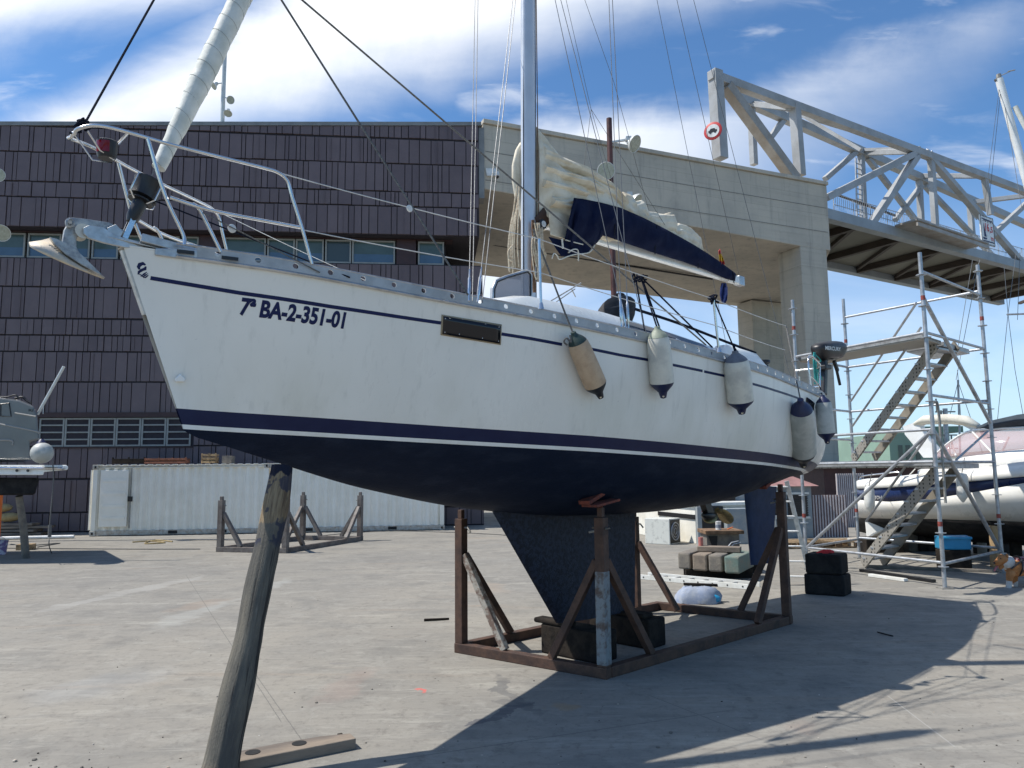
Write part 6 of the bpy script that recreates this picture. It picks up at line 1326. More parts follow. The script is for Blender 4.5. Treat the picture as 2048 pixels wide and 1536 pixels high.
for s0, s1, z0, z1 in [(SL-.75, SL-.15, .62, 1.25), (.75, 1.45, .62, 1.3), (-.45, .05, .95, 1.25)]:
    mb = MB(); n = 9
    for i in range(n): z = z0+(z1-z0)*(i+.5)/n; mb.beam(Q(s0, -.03, z), Q(s1, -.03, z), .05, (z1-z0)/n*.62)
    mb.beam(Q(s0, -.008, (z0+z1)/2), Q(s1, -.008, (z0+z1)/2), .012, z1-z0); part('louvre', mb, M['louvre'], shd)
    mb = MB(); 
    for a, c in [((s0-.05, z0-.04), (s1+.05, z0-.04)), ((s0-.05, z1+.04), (s1+.05, z1+.04))]: mb.beam(Q(a[0], -.03, a[1]), Q(c[0], -.03, c[1]), .07, .06)
    part('louvre_frame', mb, M['white_dull'], shd)
def fence(label, pa, pb_, zt_, n):
    d = unit(V(pb_[0]-pa[0], pb_[1]-pa[1], 0)); L = np.hypot(pb_[0]-pa[0], pb_[1]-pa[1]); nn = V(-d[1], d[0], 0); rt = thing('slatted_fence', label, 'fence', pa, math.atan2(d[1], d[0]), 'striped slat fences')
    for mm, o, nm in (('fencewhite', 0, 'pale_slats'), ('fencebrown', 1, 'brown_slats')):
        mb = MB()
        for i in range(n): s = L*(i+.25+.5*o)/n; mb.prism([pa+d*(s-L/n*.24)+nn*.02*o, pa+d*(s+L/n*.24)+nn*.02*o, pa+d*(s+L/n*.24)+nn*(.05+.02*o), pa+d*(s-L/n*.24)+nn*(.05+.02*o)], V(0, 0, zt_))
        part(nm, mb, M[mm], rt)
f0 = gnd(1624, 1074); f1 = at(1696, 1040, f0[1]-.2); fence('near striped fence of pale and brown upright slats beside the louvred shed', V(f0[0], f0[1], .0), V(f1[0], f1[1], 0), at(1640, 990, f0[1])[2], 13)
g0 = at(1676, 1000, 26.0); g1 = at(1746, 1000, 26.0); fence('far striped fence of narrow upright slats behind the scaffold', V(g0[0], g0[1], 0), V(g1[0], g1[1]+.5, 0), at(1700, 947, 26)[2], 14)
dw = at(1650, 990, 32); dwe = at(1880, 990, 32); mb = MB(); mb.prism([V(dw[0], 32, 0), V(dwe[0], 33, 0), V(dwe[0], 36, 0), V(dw[0], 36, 0)], V(0, 0, at(1720, 936, 32)[2])); rt = thing('dark_red_shed', 'long low dark red shed behind the striped fences', 'shed', V(dw[0], 32, 0)); part('wall', mb, M['darkred'], rt)
mb = MB(); z_ = at(1720, 934, 32)[2]; mb.prism([V(dw[0]-.2, 31.7, z_), V(dwe[0]+.2, 32.7, z_), V(dwe[0]+.2, 36.3, z_), V(dw[0]-.2, 36.3, z_)], V(0, 0, .18)); part('roof', mb, mat('rust_roof', (.1, .035, .025), .8), rt)
# green building far away
gb0, gb1 = at(1783, 950, 62), at(1905, 950, 62); gz = at(1800, 866, 62)[2]; gb = thing('green_building', 'pale green flat roofed building seen through the scaffold stairs', 'building', V(gb0[0], 62, 0))
mb = MB(); mb.prism([V(gb0[0], 62, 0), V(gb1[0], 62, 0), V(gb1[0], 72, 0), V(gb0[0], 72, 0)], V(0, 0, gz)); part('wall', mb, M['greenwall'], gb)
mb = MB(); mb.prism([V(gb0[0]+2.8, 61.7, gz), V(gb1[0]+1.0, 61.7, gz), V(gb1[0]+1.0, 72, gz), V(gb0[0]+2.8, 72, gz)], V(0, 0, .5)); part('roof', mb, mat('darker_green_roof', (.16, .27, .21), .7), gb)
for px in (1797, 1812, 1832): w0 = at(px, 905, 61.97); mb = MB(); mb.beam(w0, w0+V(.35, 0, 0), .06, 1.2); part('window', mb, M['pane'], gb)
mb = MB()
for px in (1795, 1806, 1818): q = at(px, 866, 62.5); mb.tube([q, q+V(0, 0, .5)], .04, 5)
part('roof_vents', mb, M['galv'], gb)
# far masts behind the motor yacht
for px, t_, lb_ in [(1892, 817, 'grey steel mast with antennas rising behind the motor yacht'), (1918, 760, 'thin grey yacht mast far behind the scaffold')]:
    q0, q1 = at(px, 935, 45), at(px-2, t_, 45); mb = MB(); q0 = V(q0[0], 45, 0); mb.tube([q0, V(q1[0], 45, q1[2])], .14 if px < 1900 else .06, 8); rt = thing('distant_mast', lb_, 'mast', q0, 0, 'distant masts'); part('pole', mb, M['galv'], rt, 40)
    mb = MB()
    if px < 1900:
        for k, z in enumerate((.2, .9, 1.6, 2.4)): mb.beam(V(q1[0]-.6, 45, q1[2]-z), V(q1[0]+.6, 45, q1[2]-z), .06, .08); mb.tube([V(q1[0]-.5+.25*k, 45, q1[2]-z), V(q1[0]-.5+.25*k, 45, q1[2]-z+.8)], .05, 5)
        part('antennas', mb, M['galvd'], rt, 40)
    else: mb.tube([V(q1[0], 45, q1[2]-.1), V(q1[0]-2.0, 45, 1)], .018, 4); mb.tube([V(q1[0], 45, q1[2]-.1), V(q1[0]+1.6, 45, 1)], .018, 4); part('stays', mb, M['wire'], rt, 40)

# timbers with workbench, paint pots, ladder, bag
Yt = gnd(1430, 1157)[1]; td_ = unit(V(.50, .87, 0)); 
zlo, zhi = at(1370, 1140, Yt+.6)[2], at(1370, 1104, Yt+.6)[2]
for k, (a, c, m_, lb_) in enumerate([((1357, 1146), (1382, 1148), 'wood_block', 'grey squared timber at the left end of the timber row'), ((1386, 1150), (1415, 1152), 'wood_plank', 'brown grained squared timber, second from the left of the row'), ((1418, 1152), (1446, 1154), 'wood_block', 'pinkish grey squared timber, third from the left of the row'), ((1450, 1156), (1481, 1158), 'wood_teal', 'teal stained squared timber nearest the rudder')]):
    py_off = 28; g0, g1 = gnd(a[0], a[1]+10), gnd(c[0], c[1]+10); g0[2] = g1[2] = .16; ln = 1.15; mb = MB(); mb.prism([V(g0[0], g0[1], .17), V(g1[0], g1[1], .17), V(g1[0], g1[1], .17)+td_*ln, V(g0[0], g0[1], .17)+td_*ln], V(0, 0, .30)); solo('squared_timber', mb, M[m_], lb_, 'timber', 'squared timbers in a row', 0, .03, math.atan2(td_[1], td_[0]))
tb0 = gnd(1372, 1160); 
for k, f in enumerate((.15, .8)): mb = MB(); o = tb0+td_*(ln*f); mb.prism([V(o[0]-.05, o[1], 0), V(o[0]+1.2, o[1], 0), V(o[0]+1.2, o[1]+.2, 0), V(o[0]-.05, o[1]+.2, 0)], V(0, 0, .165)); solo('bearer', mb, M['wood_dark'], ['dark bearer lying under the near ends of the timber row', 'dark bearer lying under the far ends of the timber row'][k], 'bearer', 'bearers under the timber row', 0, .01)
z0 = .475; pl0 = at(1397, 1105, Yt+.3); mb = MB(); a, c = V(pl0[0], pl0[1], z0), V(at(1482, 1112, Yt)[0], Yt, z0); mb.beam(a+V(0, 0, .05), c+V(0, 0, .05), .28, .09); solo('pink_plank', mb, M['wood_plank'], 'thick pinkish plank laid across the timber row', 'plank', None, 0, .006)
wb = thing('workbench', 'rough wooden box bench with an overhanging top, standing on the timber row', 'workbench', (at(1450, 1100, Yt+.9)[0], Yt+.9, z0))
def wq(px, py, o=.7): return at(px, py, Yt+o)
mb = MB(); a, c = wq(1414, 1098), wq(1480, 1098); zt_ = wq(1450, 1068)[2]; mb.beam(V(a[0], a[1]+.25, (z0+zt_)/2), V(c[0], a[1]+.25, (z0+zt_)/2), .5, zt_-z0); part('box', mb, M['wood_block'], wb, 0, .01)
mb = MB(); mb.beam(V(a[0]-.05, a[1]+.2, zt_+.04), V(c[0]+.06, a[1]+.2, zt_+.04), .65, .07); part('top', mb, M['wood_brown'], wb, 0, .006)
mb = MB(); a2, c2 = wq(1420, 1075, .69), wq(1434, 1095, .69); mb.prism([wq(1417, 1072, .685), wq(1435, 1072, .685), wq(1434, 1092, .685), wq(1424, 1092, .685)], V(0, .01, 0)); part('front_opening', mb, M['rubber'], wb)
zb2 = zt_+.076; pc = wq(1437, 1062, .8); mb = MB(); mb._lathe(V(pc[0], pc[1], zb2), V(0, 0, 1), [(0, .055), (.14, .055), (.15, .06), (.165, .06), (.165, 0)], 16, 0); pt = thing('paint_can', 'white paint can with a grey label on top of the workbench', 'paint can', V(pc[0], pc[1], zb2)); part('can', mb, M['plastic_white'], pt, 40)
mb = MB(); mb._lathe(V(pc[0], pc[1], zb2+.04), V(0, 0, 1), [(0, .0555), (.0, .0562), (.06, .0562), (.06, .0555)], 16, 0); part('label_band', mb, mat('can_label', (.2, .23, .28), .5), pt, 40)
pc = wq(1461, 1062, .75); mb = MB(); mb.beam(V(pc[0]-.06, pc[1], zb2+.012), V(pc[0]+.05, pc[1], zb2+.05), .035, .018); solo('orange_brush', mb, M['orange'], 'orange handled brush lying on the workbench top', 'brush', None, 0, .004)
pc = wq(1402, 1100, .3); mb = MB(); mb._lathe(V(pc[0], pc[1], z0+.095), V(0, 0, 1), [(0, .045), (.16, .045), (.16, 0)], 14, 0); solo('red_can', mb, mat('faded_red_can', (.5, .17, .14), .5, 0, .2, 20), 'faded red can standing on the pinkish plank', 'can', None, 40)
mb = MB(); q = [wq(1457, 1092, .55), wq(1463, 1085, .55), wq(1477, 1082, .55)]; mb.tube(q, .012, 5); mb.tube([p+V(.04, 0, -.03) for p in q], .012, 5); solo('metal_clamp', mb, M['galv'], 'small grey metal clamp on the plank in front of the workbench', 'clamp', None, 40)
la0, la1 = gnd(1275, 1158), gnd(1502, 1180); ld = unit(la1-la0); ln_ = V(-ld[1], ld[0], 0); LL_ = np.linalg.norm(la1-la0)
lad = thing('lying_ladder', 'aluminium ladder lying flat on the concrete in front of the timber row', 'ladder', la0, math.atan2(ld[1], ld[0]))
for o in (0, .38): mb = MB(); mb.beam(la0+ln_*o+V(0, 0, .045), la1+ln_*o+V(0, 0, .045), .025, .085); part('rail', mb, M['white_dull'], lad, 0, .004)
for i in range(8): mb = MB(); p = la0+ld*LL_*(i+.5)/8+V(0, 0, .045); mb.tube([p-ln_*.0, p+ln_*.38], .018, 8); part('rung', mb, M['alu'], lad, 40); mb = MB(); mb.lathe(p-ln_*.014, -ln_, [(0, .015), (.002, .015)], 8); part('rung_end', mb, M['black'], lad)
bg = gnd(1402, 1208); mb = MB(); rn = random.Random(4); rgs = []
for z, r_ in [(0, 1.0), (.08, 1.02), (.16, .88), (.22, .72), (.235, .3)]: rgs.append([V(bg[0], bg[1]+.15, z)+V(.34*r_*math.cos(t)*(1+.1*math.sin(5*t+z*9)), .22*r_*math.sin(t)*(1+.1*math.sin(4*t)), .015*math.sin(7*t+z*20)) for t in np.linspace(0, 2*math.pi, 26, endpoint=False)])
mb.loft(rgs); bagt = thing('plastic_bag', 'crumpled pale blue plastic bag on the concrete behind the cradle', 'bag', bg); part('bag', mb, M['bluecloth'], bagt, 60)
mb = MB(); a, c = gnd(1402, 1206), gnd(1432, 1210); mb.sphere(V(bg[0]+.17, bg[1]+.02, .07), .11, 12, 7, 0, (1.3, .6, .6)); part('blue_lump', mb, M['blue_plastic'], bagt, 60)
mb = MB(); mb.beam(V(bg[0]-.2, bg[1]+.22, .265), V(bg[0]+.3, bg[1]+.16, .25), .1, .03); solo('dark_board', mb, M['wood_dark'], 'short dark board lying across the pale blue bag', 'slat')
# aluminium ladder leaning at the stern
l0, l1 = gnd(1625, 1172), at(1573, 962, 13.4); lt = thing('leaning_ladder', 'aluminium ladder leaning against the stern of the white sailing yacht', 'ladder', l0); sv = V(-.42, .10, 0)
for o in (0, 1): mb = MB(); mb.beam(l0+sv*o, l1+sv*o*.8, .03, .075); part('rail', mb, M['alu'], lt, 0, .004)
for i in range(7): mb = MB(); f = (i+.6)/7; p = l0+(l1-l0)*f; mb.tube([p, p+sv*(1-.2*f)], .016, 8); part('rung', mb, M['plastic_white'], lt, 40)
# black stacked blocks
kb = gnd(1690, 1194); kd1 = unit(V(-.86, .50, 0)); kd2 = unit(V(.62, .78, 0)); 
def kblock(z0, z1, w_, sh, label): 
    o = V(kb[0], kb[1], 0)+sh; mb = MB(); mb.prism([o+V(0, 0, z0), o+kd2*.42+V(0, 0, z0), o+kd2*.42+kd1*w_+V(0, 0, z0), o+kd1*w_+V(0, 0, z0)], V(0, 0, z1-z0)); return solo('black_block', mb, M['blockblack'], label, 'block', 'black blocks stacked by the scaffold', 0, .03, math.atan2(kd1[1], kd1[0]))
zm = at(1690, 1151, kb[1])[2]; zq = at(1690, 1110, kb[1])[2]
kblock(0, zm-.003, .60, V(0, 0, 0), 'large blackened block on the ground, lower of two stacked'); kblock(zm, zq, .54, kd1*.03+kd2*.0, 'large blackened block lying on top of another block')
mb = MB(); o = V(kb[0], kb[1], zq)+kd1*.3+kd2*.2; rgs = [[o+V(.13*r_*math.cos(t)*(1+.3*math.sin(3*t)), .08*r_*math.sin(t), z+.012*math.sin(4*t)) for t in np.linspace(0, 2*math.pi, 16, endpoint=False)] for z, r_ in [(0, 1), (.025, .9), (.045, .5), (.05, .1)]]; mb.loft(rgs); solo('red_rag', mb, M['redcloth'], 'crumpled red rag on top of the black blocks', 'rag', None, 60)
# pallets
def pallet(c, rz, label):
    rt = thing('pallet', label, 'pallet', c, rz, 'wooden pallets'); x, y = V(math.cos(rz), math.sin(rz), 0), V(-math.sin(rz), math.cos(rz), 0); mb = MB(); c = V(*c)
    for k in np.linspace(-.5, .5, 6): mb.beam(c-x*.6+y*k*.8+V(0, 0, .15), c+x*.6+y*k*.8+V(0, 0, .15), .1, .025)
    part('deck_boards', mb, M['pallet'], rt)
    for a in (-.52, 0, .52):
        for b_ in (-.38, 0, .38): mb = MB(); q = c+x*a+y*b_; mb.box((q[0], q[1], .085), (.13, .1, .10), rz); part('foot_block', mb, M['wood_brown'], rt)
    mb = MB()
    for b_ in (-.38, 0, .38): mb.beam(c-x*.6+y*b_+V(0, 0, .018), c+x*.6+y*b_+V(0, 0, .018), .1, .025)
    part('bottom_boards', mb, M['pallet'], rt)
p = gnd(1600, 1094); pallet((p[0], p[1], 0), .1, 'wooden pallet on the ground behind the leaning ladder'); p = gnd(1664, 1093); pallet((p[0], p[1], 0), .05, 'wooden pallet on the ground beside the scaffold leg')

# ================================================================== SCAFFOLD TOWER WITH STAIRS
SPX = {'A': (1890, 1177), 'B': (2003, 1112), 'C': (1718, 1112), 'D': (1612, 1125)}
SB = {'A': gnd(1890, 1177), 'B': V(at(2003, 1100, 14.7)[0], 14.7, 0), 'C': V(at(1718, 1100, 17.2)[0], 17.2, 0), 'D': V(at(1612, 1100, 15.5)[0], 15.5, 0)}
TOPZ = {'A': at(1840, 508, 12.9)[2], 'B': at(1949, 530, 14.7)[2], 'C': at(1684, 598, 17.2)[2], 'D': at(1573, 600, 15.5)[2]}
sc = thing('scaffold_tower', 'galvanised scaffold tower with two stair flights and platforms at the stern of the yacht', 'scaffold', SB['A'])
def Z(k, z): return V(SB[k][0], SB[k][1], z)
TRr = .034
for k in 'ABCD':
    mb = MB(); mb.tube([Z(k, 0.02), Z(k, TOPZ[k])], TRr, 12); po = part('standard', mb, M['galv'], sc, 40)
    z = .35; i = 0
    while z < TOPZ[k]-.1:
        mb = MB(); mb.lathe(Z(k, z), V(0, 0, 1), [(0, .085), (.012, .085)], 12); part('rosette', mb, M['galv'], po, 40); z += .555
    mb = MB(); mb.box((SB[k][0], SB[k][1], .008), (.2, .2, .016)); part('base_plate', mb, M['galvd'], po)
    for zz_ in (1.02, 4.9):
        if zz_ < TOPZ[k]: mb = MB(); mb.tube([Z(k, zz_), Z(k, zz_+.08)], TRr+.0025, 12); part('red_mark', mb, M['redmark'], po, 40)
ZP2, ZP1 = 4.33, 2.10
def ledger(a, za, b_, zb_, r=.026, m='galv', name='ledger'):
    mb = MB(); p, q = Z(a, za), Z(b_, zb_); d = unit(q-p); mb.tube([p+d*.03, q-d*.03], r, 10); part(name, mb, M[m], sc, 40)
for a, b_, z in [('A', 'B', 5.42), ('C', 'B', 5.50), ('D', 'A', ZP2), ('A', 'B', ZP2), ('C', 'B', ZP2), ('D', 'C', ZP2), ('D', 'A', 2.65), ('C', 'B', 3.3), ('A', 'B', 3.24), ('D', 'A', ZP1), ('A', 'B', ZP1), ('C', 'B', ZP1), ('D', 'C', ZP1), ('D', 'A', .42), ('C', 'B', .45), ('A', 'B', .40), ('D', 'C', .42), ('D', 'C', 2.65), ('D', 'C', 3.3)]: ledger(a, z, b_, z)
ledger('A', 4.95, 'B', 2.85, .036, 'galv', 'diagonal_brace'); ledger('A', 2.65, 'B', .35, .036, 'galv', 'diagonal_brace'); ledger('D', .40, 'A', 2.65, .03, 'galv', 'diagonal_brace')
mb = MB(); mb.tube(curve_pts([Z('A', 2.4)+V(.06, .1, 0), Z('A', 3.0)+V(.06, .1, 0), Z('A', 3.12)+V(.13, .12, 0), Z('A', 2.95)+V(.2, .14, 0), Z('A', 1.4)+V(.2, .14, 0)], 5), .022, 8); part('handrail_post', mb, M['galvd'], sc, 40)
DAv = SB['A']-SB['D']; DCv = SB['C']-SB['D']
def plat(name, o, a, b_, z, th_, m='galvd'):
    mb = MB(); q = [o, o+a, o+a+b_, o+b_]; mb.prism([V(p[0], p[1], z-th_) for p in q], V(0, 0, th_)); return part(name, mb, M[m], sc, 0, .004)
def perf_mat():
    m = bpy.data.materials.new('perforated_steel'); m.use_nodes = True; t = NT(m.node_tree); b = t.n['Principled BSDF']; O = t.new('ShaderNodeTexCoord').outputs['Object']
    v = t.new('ShaderNodeTexVoronoi', distance='CHEBYCHEV'); t.put(v.inputs['Vector'], t.mapping(O, rot=(0, 0, .8))); v.inputs['Scale'].default_value = 14; v.inputs['Randomness'].default_value = .1
    h = t.smooth(v.outputs[0], .26, .22); t.put(b.inputs['Base Color'], t.mix(h, (.34, .32, .28, 1), (.035, .033, .03, 1))); b.inputs['Metallic'].default_value = .3; b.inputs['Roughness'].default_value = .55; return m
M['perf'] = perf_mat()
for z in (ZP2, ZP1):
    o = SB['D']+DCv*.04; pl_ = plat('platform_plank', o, DAv*.97, DCv*.36, z-.02, .07, 'perf')
    mb = MB(); mb.beam(V(o[0], o[1], z-.01), V(*(o+DAv*.97)[:2], z-.01), .03, .1); part('plank_edge', mb, M['galv'], pl_)
    o = SB['D']+DAv*.72+DCv*.42; plat('landing_plank', o, DAv*.26, DCv*.58, z-.03, .09, 'galv')
def stairs(bl, tl, br, tr_, n):
    for a, c in ((bl, tl), (br, tr_)): mb = MB(); mb.beam(a, c, .045, .2); part('stair_stringer', mb, M['perf'] if a is bl else mat('tan_grey_stringer', (.27, .24, .19), .6, .2, .2, 3) if 'tan_grey_stringer' not in bpy.data.materials else bpy.data.materials['tan_grey_stringer'], sc, 0, .004)
    for i in range(n):
        f = (i+.6)/n; mb = MB(); p, q = bl+(tl-bl)*f, br+(tr_-br)*f; zz = (p[2]+q[2])/2; mb.beam(V(p[0], p[1], zz), V(q[0], q[1], zz), .22, .035); part('stair_tread', mb, M['galv'], sc, 0, .004)
stairs(at(1706, 919, 16.5), at(1871, 688, 13.5), at(1748, 916, 16.9), at(1913, 690, 14.0), 9)
stairs(at(1726, 1128, 15.4), at(1870, 944, 13.3), at(1764, 1126, 15.9), at(1912, 938, 13.8), 8)
for pa, ya, pb_, yb in [((1702, 802), 16.5, (1833, 606), 13.6), ((1705, 852), 16.4, (1842, 655), 13.5), ((1732, 1043), 15.6, (1856, 870), 13.4), ((1912, 920), 14.0, (1976, 862), 14.6)]:
    mb = MB(); mb.tube([at(*pa, ya), at(*pb_, yb)], .022, 8); part('stair_handrail', mb, M['galv'], sc, 40)
# long offcuts under the scaffold
for k, (a, c, m_, lb_) in enumerate([((1722, 1140), (1868, 1162), 'black', 'black pipe lying on the ground under the scaffold front'), ((1740, 1150), (1812, 1160), 'white_dull', 'short white strip lying beside the black pipe'), ((1728, 1132), (1985, 1142), 'wood_block', 'long grey plank on the ground below the scaffold stairs')]):
    mb = MB(); p, q = gnd(*a, .03), gnd(*c, .03); mb.beam(p, q, .1, .05); solo(['black_pipe', 'white_strip', 'grey_plank'][k], mb, M[m_], lb_, ['pipe', 'strip', 'plank'][k], None, 0, .004)

# ================================================================== MOTOR YACHT ON THE RIGHT
MYd = unit(V(at(2048, 930, 15.2)[0]-at(1714, 930, 18.2)[0], 15.2-18.2, 0)); MYn = V(MYd[1], -MYd[0], 0)*1.0     # aft, towards the camera
if MYn[1] > 0: MYn = -MYn
my0 = at(1712, 1000, 18.2)
def mq(px, py, o=0.0): return onplane(px, py, my0+MYn*o, MYn)
my = thing('motor_yacht', 'cream motor yacht with navy band and pinkish windscreen, propped up behind the scaffold', 'motor yacht', V(my0[0]+3, my0[1]-1, .9))
def mloft(lines, m, name, depth=-3.0, smooth=40, par=None):
    """lines: photograph polylines from top to bottom, each with lateral offset"""
    mb = MB(); rg = []
    for ln, offs in lines: rg.append([mq(x, y, o) for (x, y), o in zip(ln, offs)])
    N = len(rg[0]); rg2 = [[p for p in r] for r in rg]; mb.loft(rg2, 0, False, False); return part(name, mb, M[m], par or my, smooth, solid=.03)
XS = [1712, 1716, 1735, 1780, 1860, 1960, 2080, 2200]
OF_ = [-1.3, -1.05, -.6, -.1, .25, .4, .45, .45]
yg = [966, 963, 960, 957, 948, 936, 920, 905]
y1 = [978, 978, 977, 975, 969, 961, 950, 940]
y2 = [998, 999, 1001, 1003, 998, 982, 960, 945]
y3 = [1036, 1036, 1036, 1037, 1038, 1041, 1045, 1048]
L_ = lambda ys, add=0.0: (list(zip(XS, ys)), [o+add for o in OF_])
mloft([L_(yg, -.12), L_([a*.5+b_*.5 for a, b_ in zip(yg, y1)], .03), L_(y1, .06)], 'creamhull', 'gunwale')
mloft([L_(y1, .0), L_(y2, -.03)], 'bluestripe', 'navy_band')
mloft([L_(y2, -.03), L_([a*.6+b_*.4 for a, b_ in zip(y2, y3)], -.12), L_(y3, -.35)], 'creamhull', 'topside')
mloft([L_(y3, -.33), L_([1050, 1052, 1054, 1056, 1060, 1068, 1076, 1082], -.9), L_([1060, 1062, 1066, 1070, 1076, 1084, 1092, 1098], -1.9)], 'blockblack', 'bottom_paint')
mb = MB(); rg = [[mq(x, y, o) for (x, y), o in zip(zip(XS, yg), [o-.12 for o in OF_])], [mq(x, y, o)-V(0, 0, 0) for (x, y), o in zip(zip(XS, [v-2 for v in yg]), [min(o-.5, -.6)-.2 for o in OF_])], [p-MYn*(2.6+o)*1.0 for p, o in zip([mq(x, y, o) for (x, y), o in zip(zip(XS, yg), OF_)], OF_)]]; mb.loft(rg, 0, False, False); part('foredeck', mb, M['creamhull'], my, 40, solid=.02)
mb = MB(); mb.prism([mq(x, y, -1.1) for x, y in [(1728, 1038), (1752, 1044), (1772, 1060), (1748, 1070), (1732, 1082)]], -MYn*.5); part('bow_foot', mb, M['creamhull'], my, 0, .05)
# superstructure and windscreen
mb = MB(); rg = []
for x, yt, yb in [(1836, 943, 952), (1880, 928, 946), (1930, 915, 940), (2000, 904, 934), (2200, 884, 925)]: rg.append([mq(x, yb, .1), mq(x, yt, -.15), mq(x, yt-2, -.9), mq(x, yt-2, -1.9)])
mb.loft(rg, 0, False, False); part('cabin_side', mb, M['creamhull'], my, 40, solid=.02)
mb = MB(); rg = []
for x, yt, yb in [(1872, 908, 916), (1900, 884, 915), (1935, 864, 912), (1985, 858, 906), (2200, 850, 890)]: rg.append([mq(x, yb, -.2), mq(x, yt, -.55)])
mb.loft(rg, 0, False, False); part('windscreen', mb, M['pinkglass'], my, 40, solid=.015)
mb = MB(); mb.tube(curve_pts([mq(x, y, -.54) for x, y in [(1872, 908), (1900, 884), (1935, 864), (1985, 858), (2080, 854), (2200, 850)]], 4), .028, 7)
for (a, c) in [((1945, 864), (1985, 906)), ((2018, 874), (1996, 922)), ((1905, 890), (1912, 912))]: mb.tube([mq(*a, -.5), mq(*c, -.2)], .02, 6)
part('windscreen_frame', mb, M['white'], my, 40)
arch = MB(); rg = []
for (x, y), wv in zip([(1866, 915), (1848, 892), (1828, 868), (1822, 852), (1840, 844), (1880, 842), (1925, 846), (1950, 858), (1965, 878)], [.40, .40, .40, .35, .22, .16, .16, .2, .25]):
    p = mq(x, y, -.75); rg.append([p+MYd*wv*.55, p-MYn*.25+MYd*wv*.5, p-MYn*.25-MYd*wv*.5, p-MYd*wv*.55])
arch.loft(rg); part('radar_arch', arch, M['white'], my, 40)
mb = MB(); rg = []
for x, y, r_ in [(1830, 848, .05), (1850, 840, .11), (1900, 838, .12), (1935, 842, .12), (1958, 852, .06)]: p = mq(x, y, -.8); rg.append([p+V(0, 0, r_*math.sin(t))+MYn*r_*1.5*math.cos(t) for t in np.linspace(0, 2*math.pi, 10, endpoint=False)])
mb.loft(rg); part('folded_bimini', mb, M['canvas_white'], my, 60)
mb = MB(); rg = []
for x, y, r_ in [(1956, 858, .05), (1985, 852, .12), (2040, 842, .14), (2200, 825, .15)]: p = mq(x, y, -.7); rg.append([p+V(0, 0, r_*math.sin(t))+MYn*r_*2*math.cos(t) for t in np.linspace(0, 2*math.pi, 10, endpoint=False)])
mb.loft(rg); part('dark_awning', mb, M['canvas_dark'], my, 60)
mb = MB(); mb.tube(curve_pts([mq(x, y, -.5) for x, y in [(1721, 960), (1722, 953), (1760, 948), (1796, 944), (1802, 952)]], 4), .018, 6); mb.tube(curve_pts([mq(x, y, -.6) for x, y in [(1818, 950), (1838, 930), (1850, 928), (1846, 944)]], 4), .016, 6); part('bow_rail', mb, M['steel'], my, 40)
vs, fs = text_mesh('HOUSTON'[-3:], .02); mb = MB(); a, c = mq(1749, 999, .12), mq(1764, 998.5, .13); mb.add([a+(c-a)*x+V(0, 0, .085)*y for x, y in vs], fs); part('name_lettering', mb, M['plastic_white'], my)
for (px, pyt, pyb, o, lb_) in [(1738, 972, 1025, .35, 'slim white fender near the bow of the motor yacht'), (1924, 945, 1005, .62, 'slim white fender amidships on the motor yacht')]:
    p, q = mq(px, pyt, o), mq(px+2, pyb, o); d = unit(q-p); L = np.linalg.norm(q-p); rt = thing('fender', lb_, 'fender', q, 0, 'fenders on the motor yacht'); mb = MB(); mb._lathe(p, d, [(0, .02), (.02, .08), (.1, .11), (L*.5, .115), (L-.14, .11), (L-.08, .07), (L-.02, .03), (L, .01)], 16, 0); part('body', mb, M['white_dull'], rt, 50); mb = MB(); mb.tube([p, p+V(0, 0, .3)-MYn*.15], .01, 5); part('lanyard', mb, M['rope_grey'], rt, 40)
for k, (px, py0, py1, Y, r_, lb_, m_) in enumerate([(1990, 1052, 1146, 15.4, .11, 'pale wooden prop with a red mark under the motor yacht', 'wood_tan'), (2030, 1070, 1130, 16.5, .12, 'dark wooden prop under the motor yacht at the right edge', 'wood_dark'), (1845, 1060, 1120, 18.5, .12, 'dark wooden prop under the bow of the motor yacht', 'wood_dark'), (1962, 1070, 1120, 17.5, .10, 'grey striped prop beside the blue crate', 'wood_block')]):
    t_ = at(px, py0, Y); b0 = at(px+4, py1, Y); mb = MB(); mb.tube([V(b0[0], Y, 0), t_], r_, 10); solo('boat_prop', mb, M[m_], lb_, 'prop', 'props under the motor yacht', 40)
bc = at(1884, 1100, 15.0); bx = thing('blue_crate', 'bright blue plastic crate under the motor yacht', 'crate', bc); mb = MB(); w_ = at(1955, 1100, bc[1])[0]-bc[0]; hh = at(1890, 1073, bc[1])[2]-bc[2]; zc = bc[2]; mb.prism([V(bc[0], bc[1], zc), V(bc[0]+w_*.8, bc[1]-.05, zc), V(bc[0]+w_, bc[1]+.3, zc), V(bc[0]+.05, bc[1]+.35, zc)], V(0, 0, hh)); part('body', mb, M['blue_plastic'], bx, 0, .03)
mb = MB(); mb.beam(V(bc[0]-.01, bc[1]-.02, zc+hh-.03), V(bc[0]+w_*.81, bc[1]-.07, zc+hh-.03), .04, .05); part('rim', mb, M['blue_plastic'], bx, 0, .01)
mb = MB(); mb.prism([V(bc[0]+.03, bc[1]-.02, 0), V(bc[0]+w_*.78, bc[1]-.05, 0), V(bc[0]+w_*.95, bc[1]+.3, 0), V(bc[0]+.05, bc[1]+.34, 0)], V(0, 0, zc-.003)); solo('keel_support', mb, M['wood_dark'], 'dark block carrying the blue crate', 'support block', 'support blocks under the motor yacht', 0, .02)
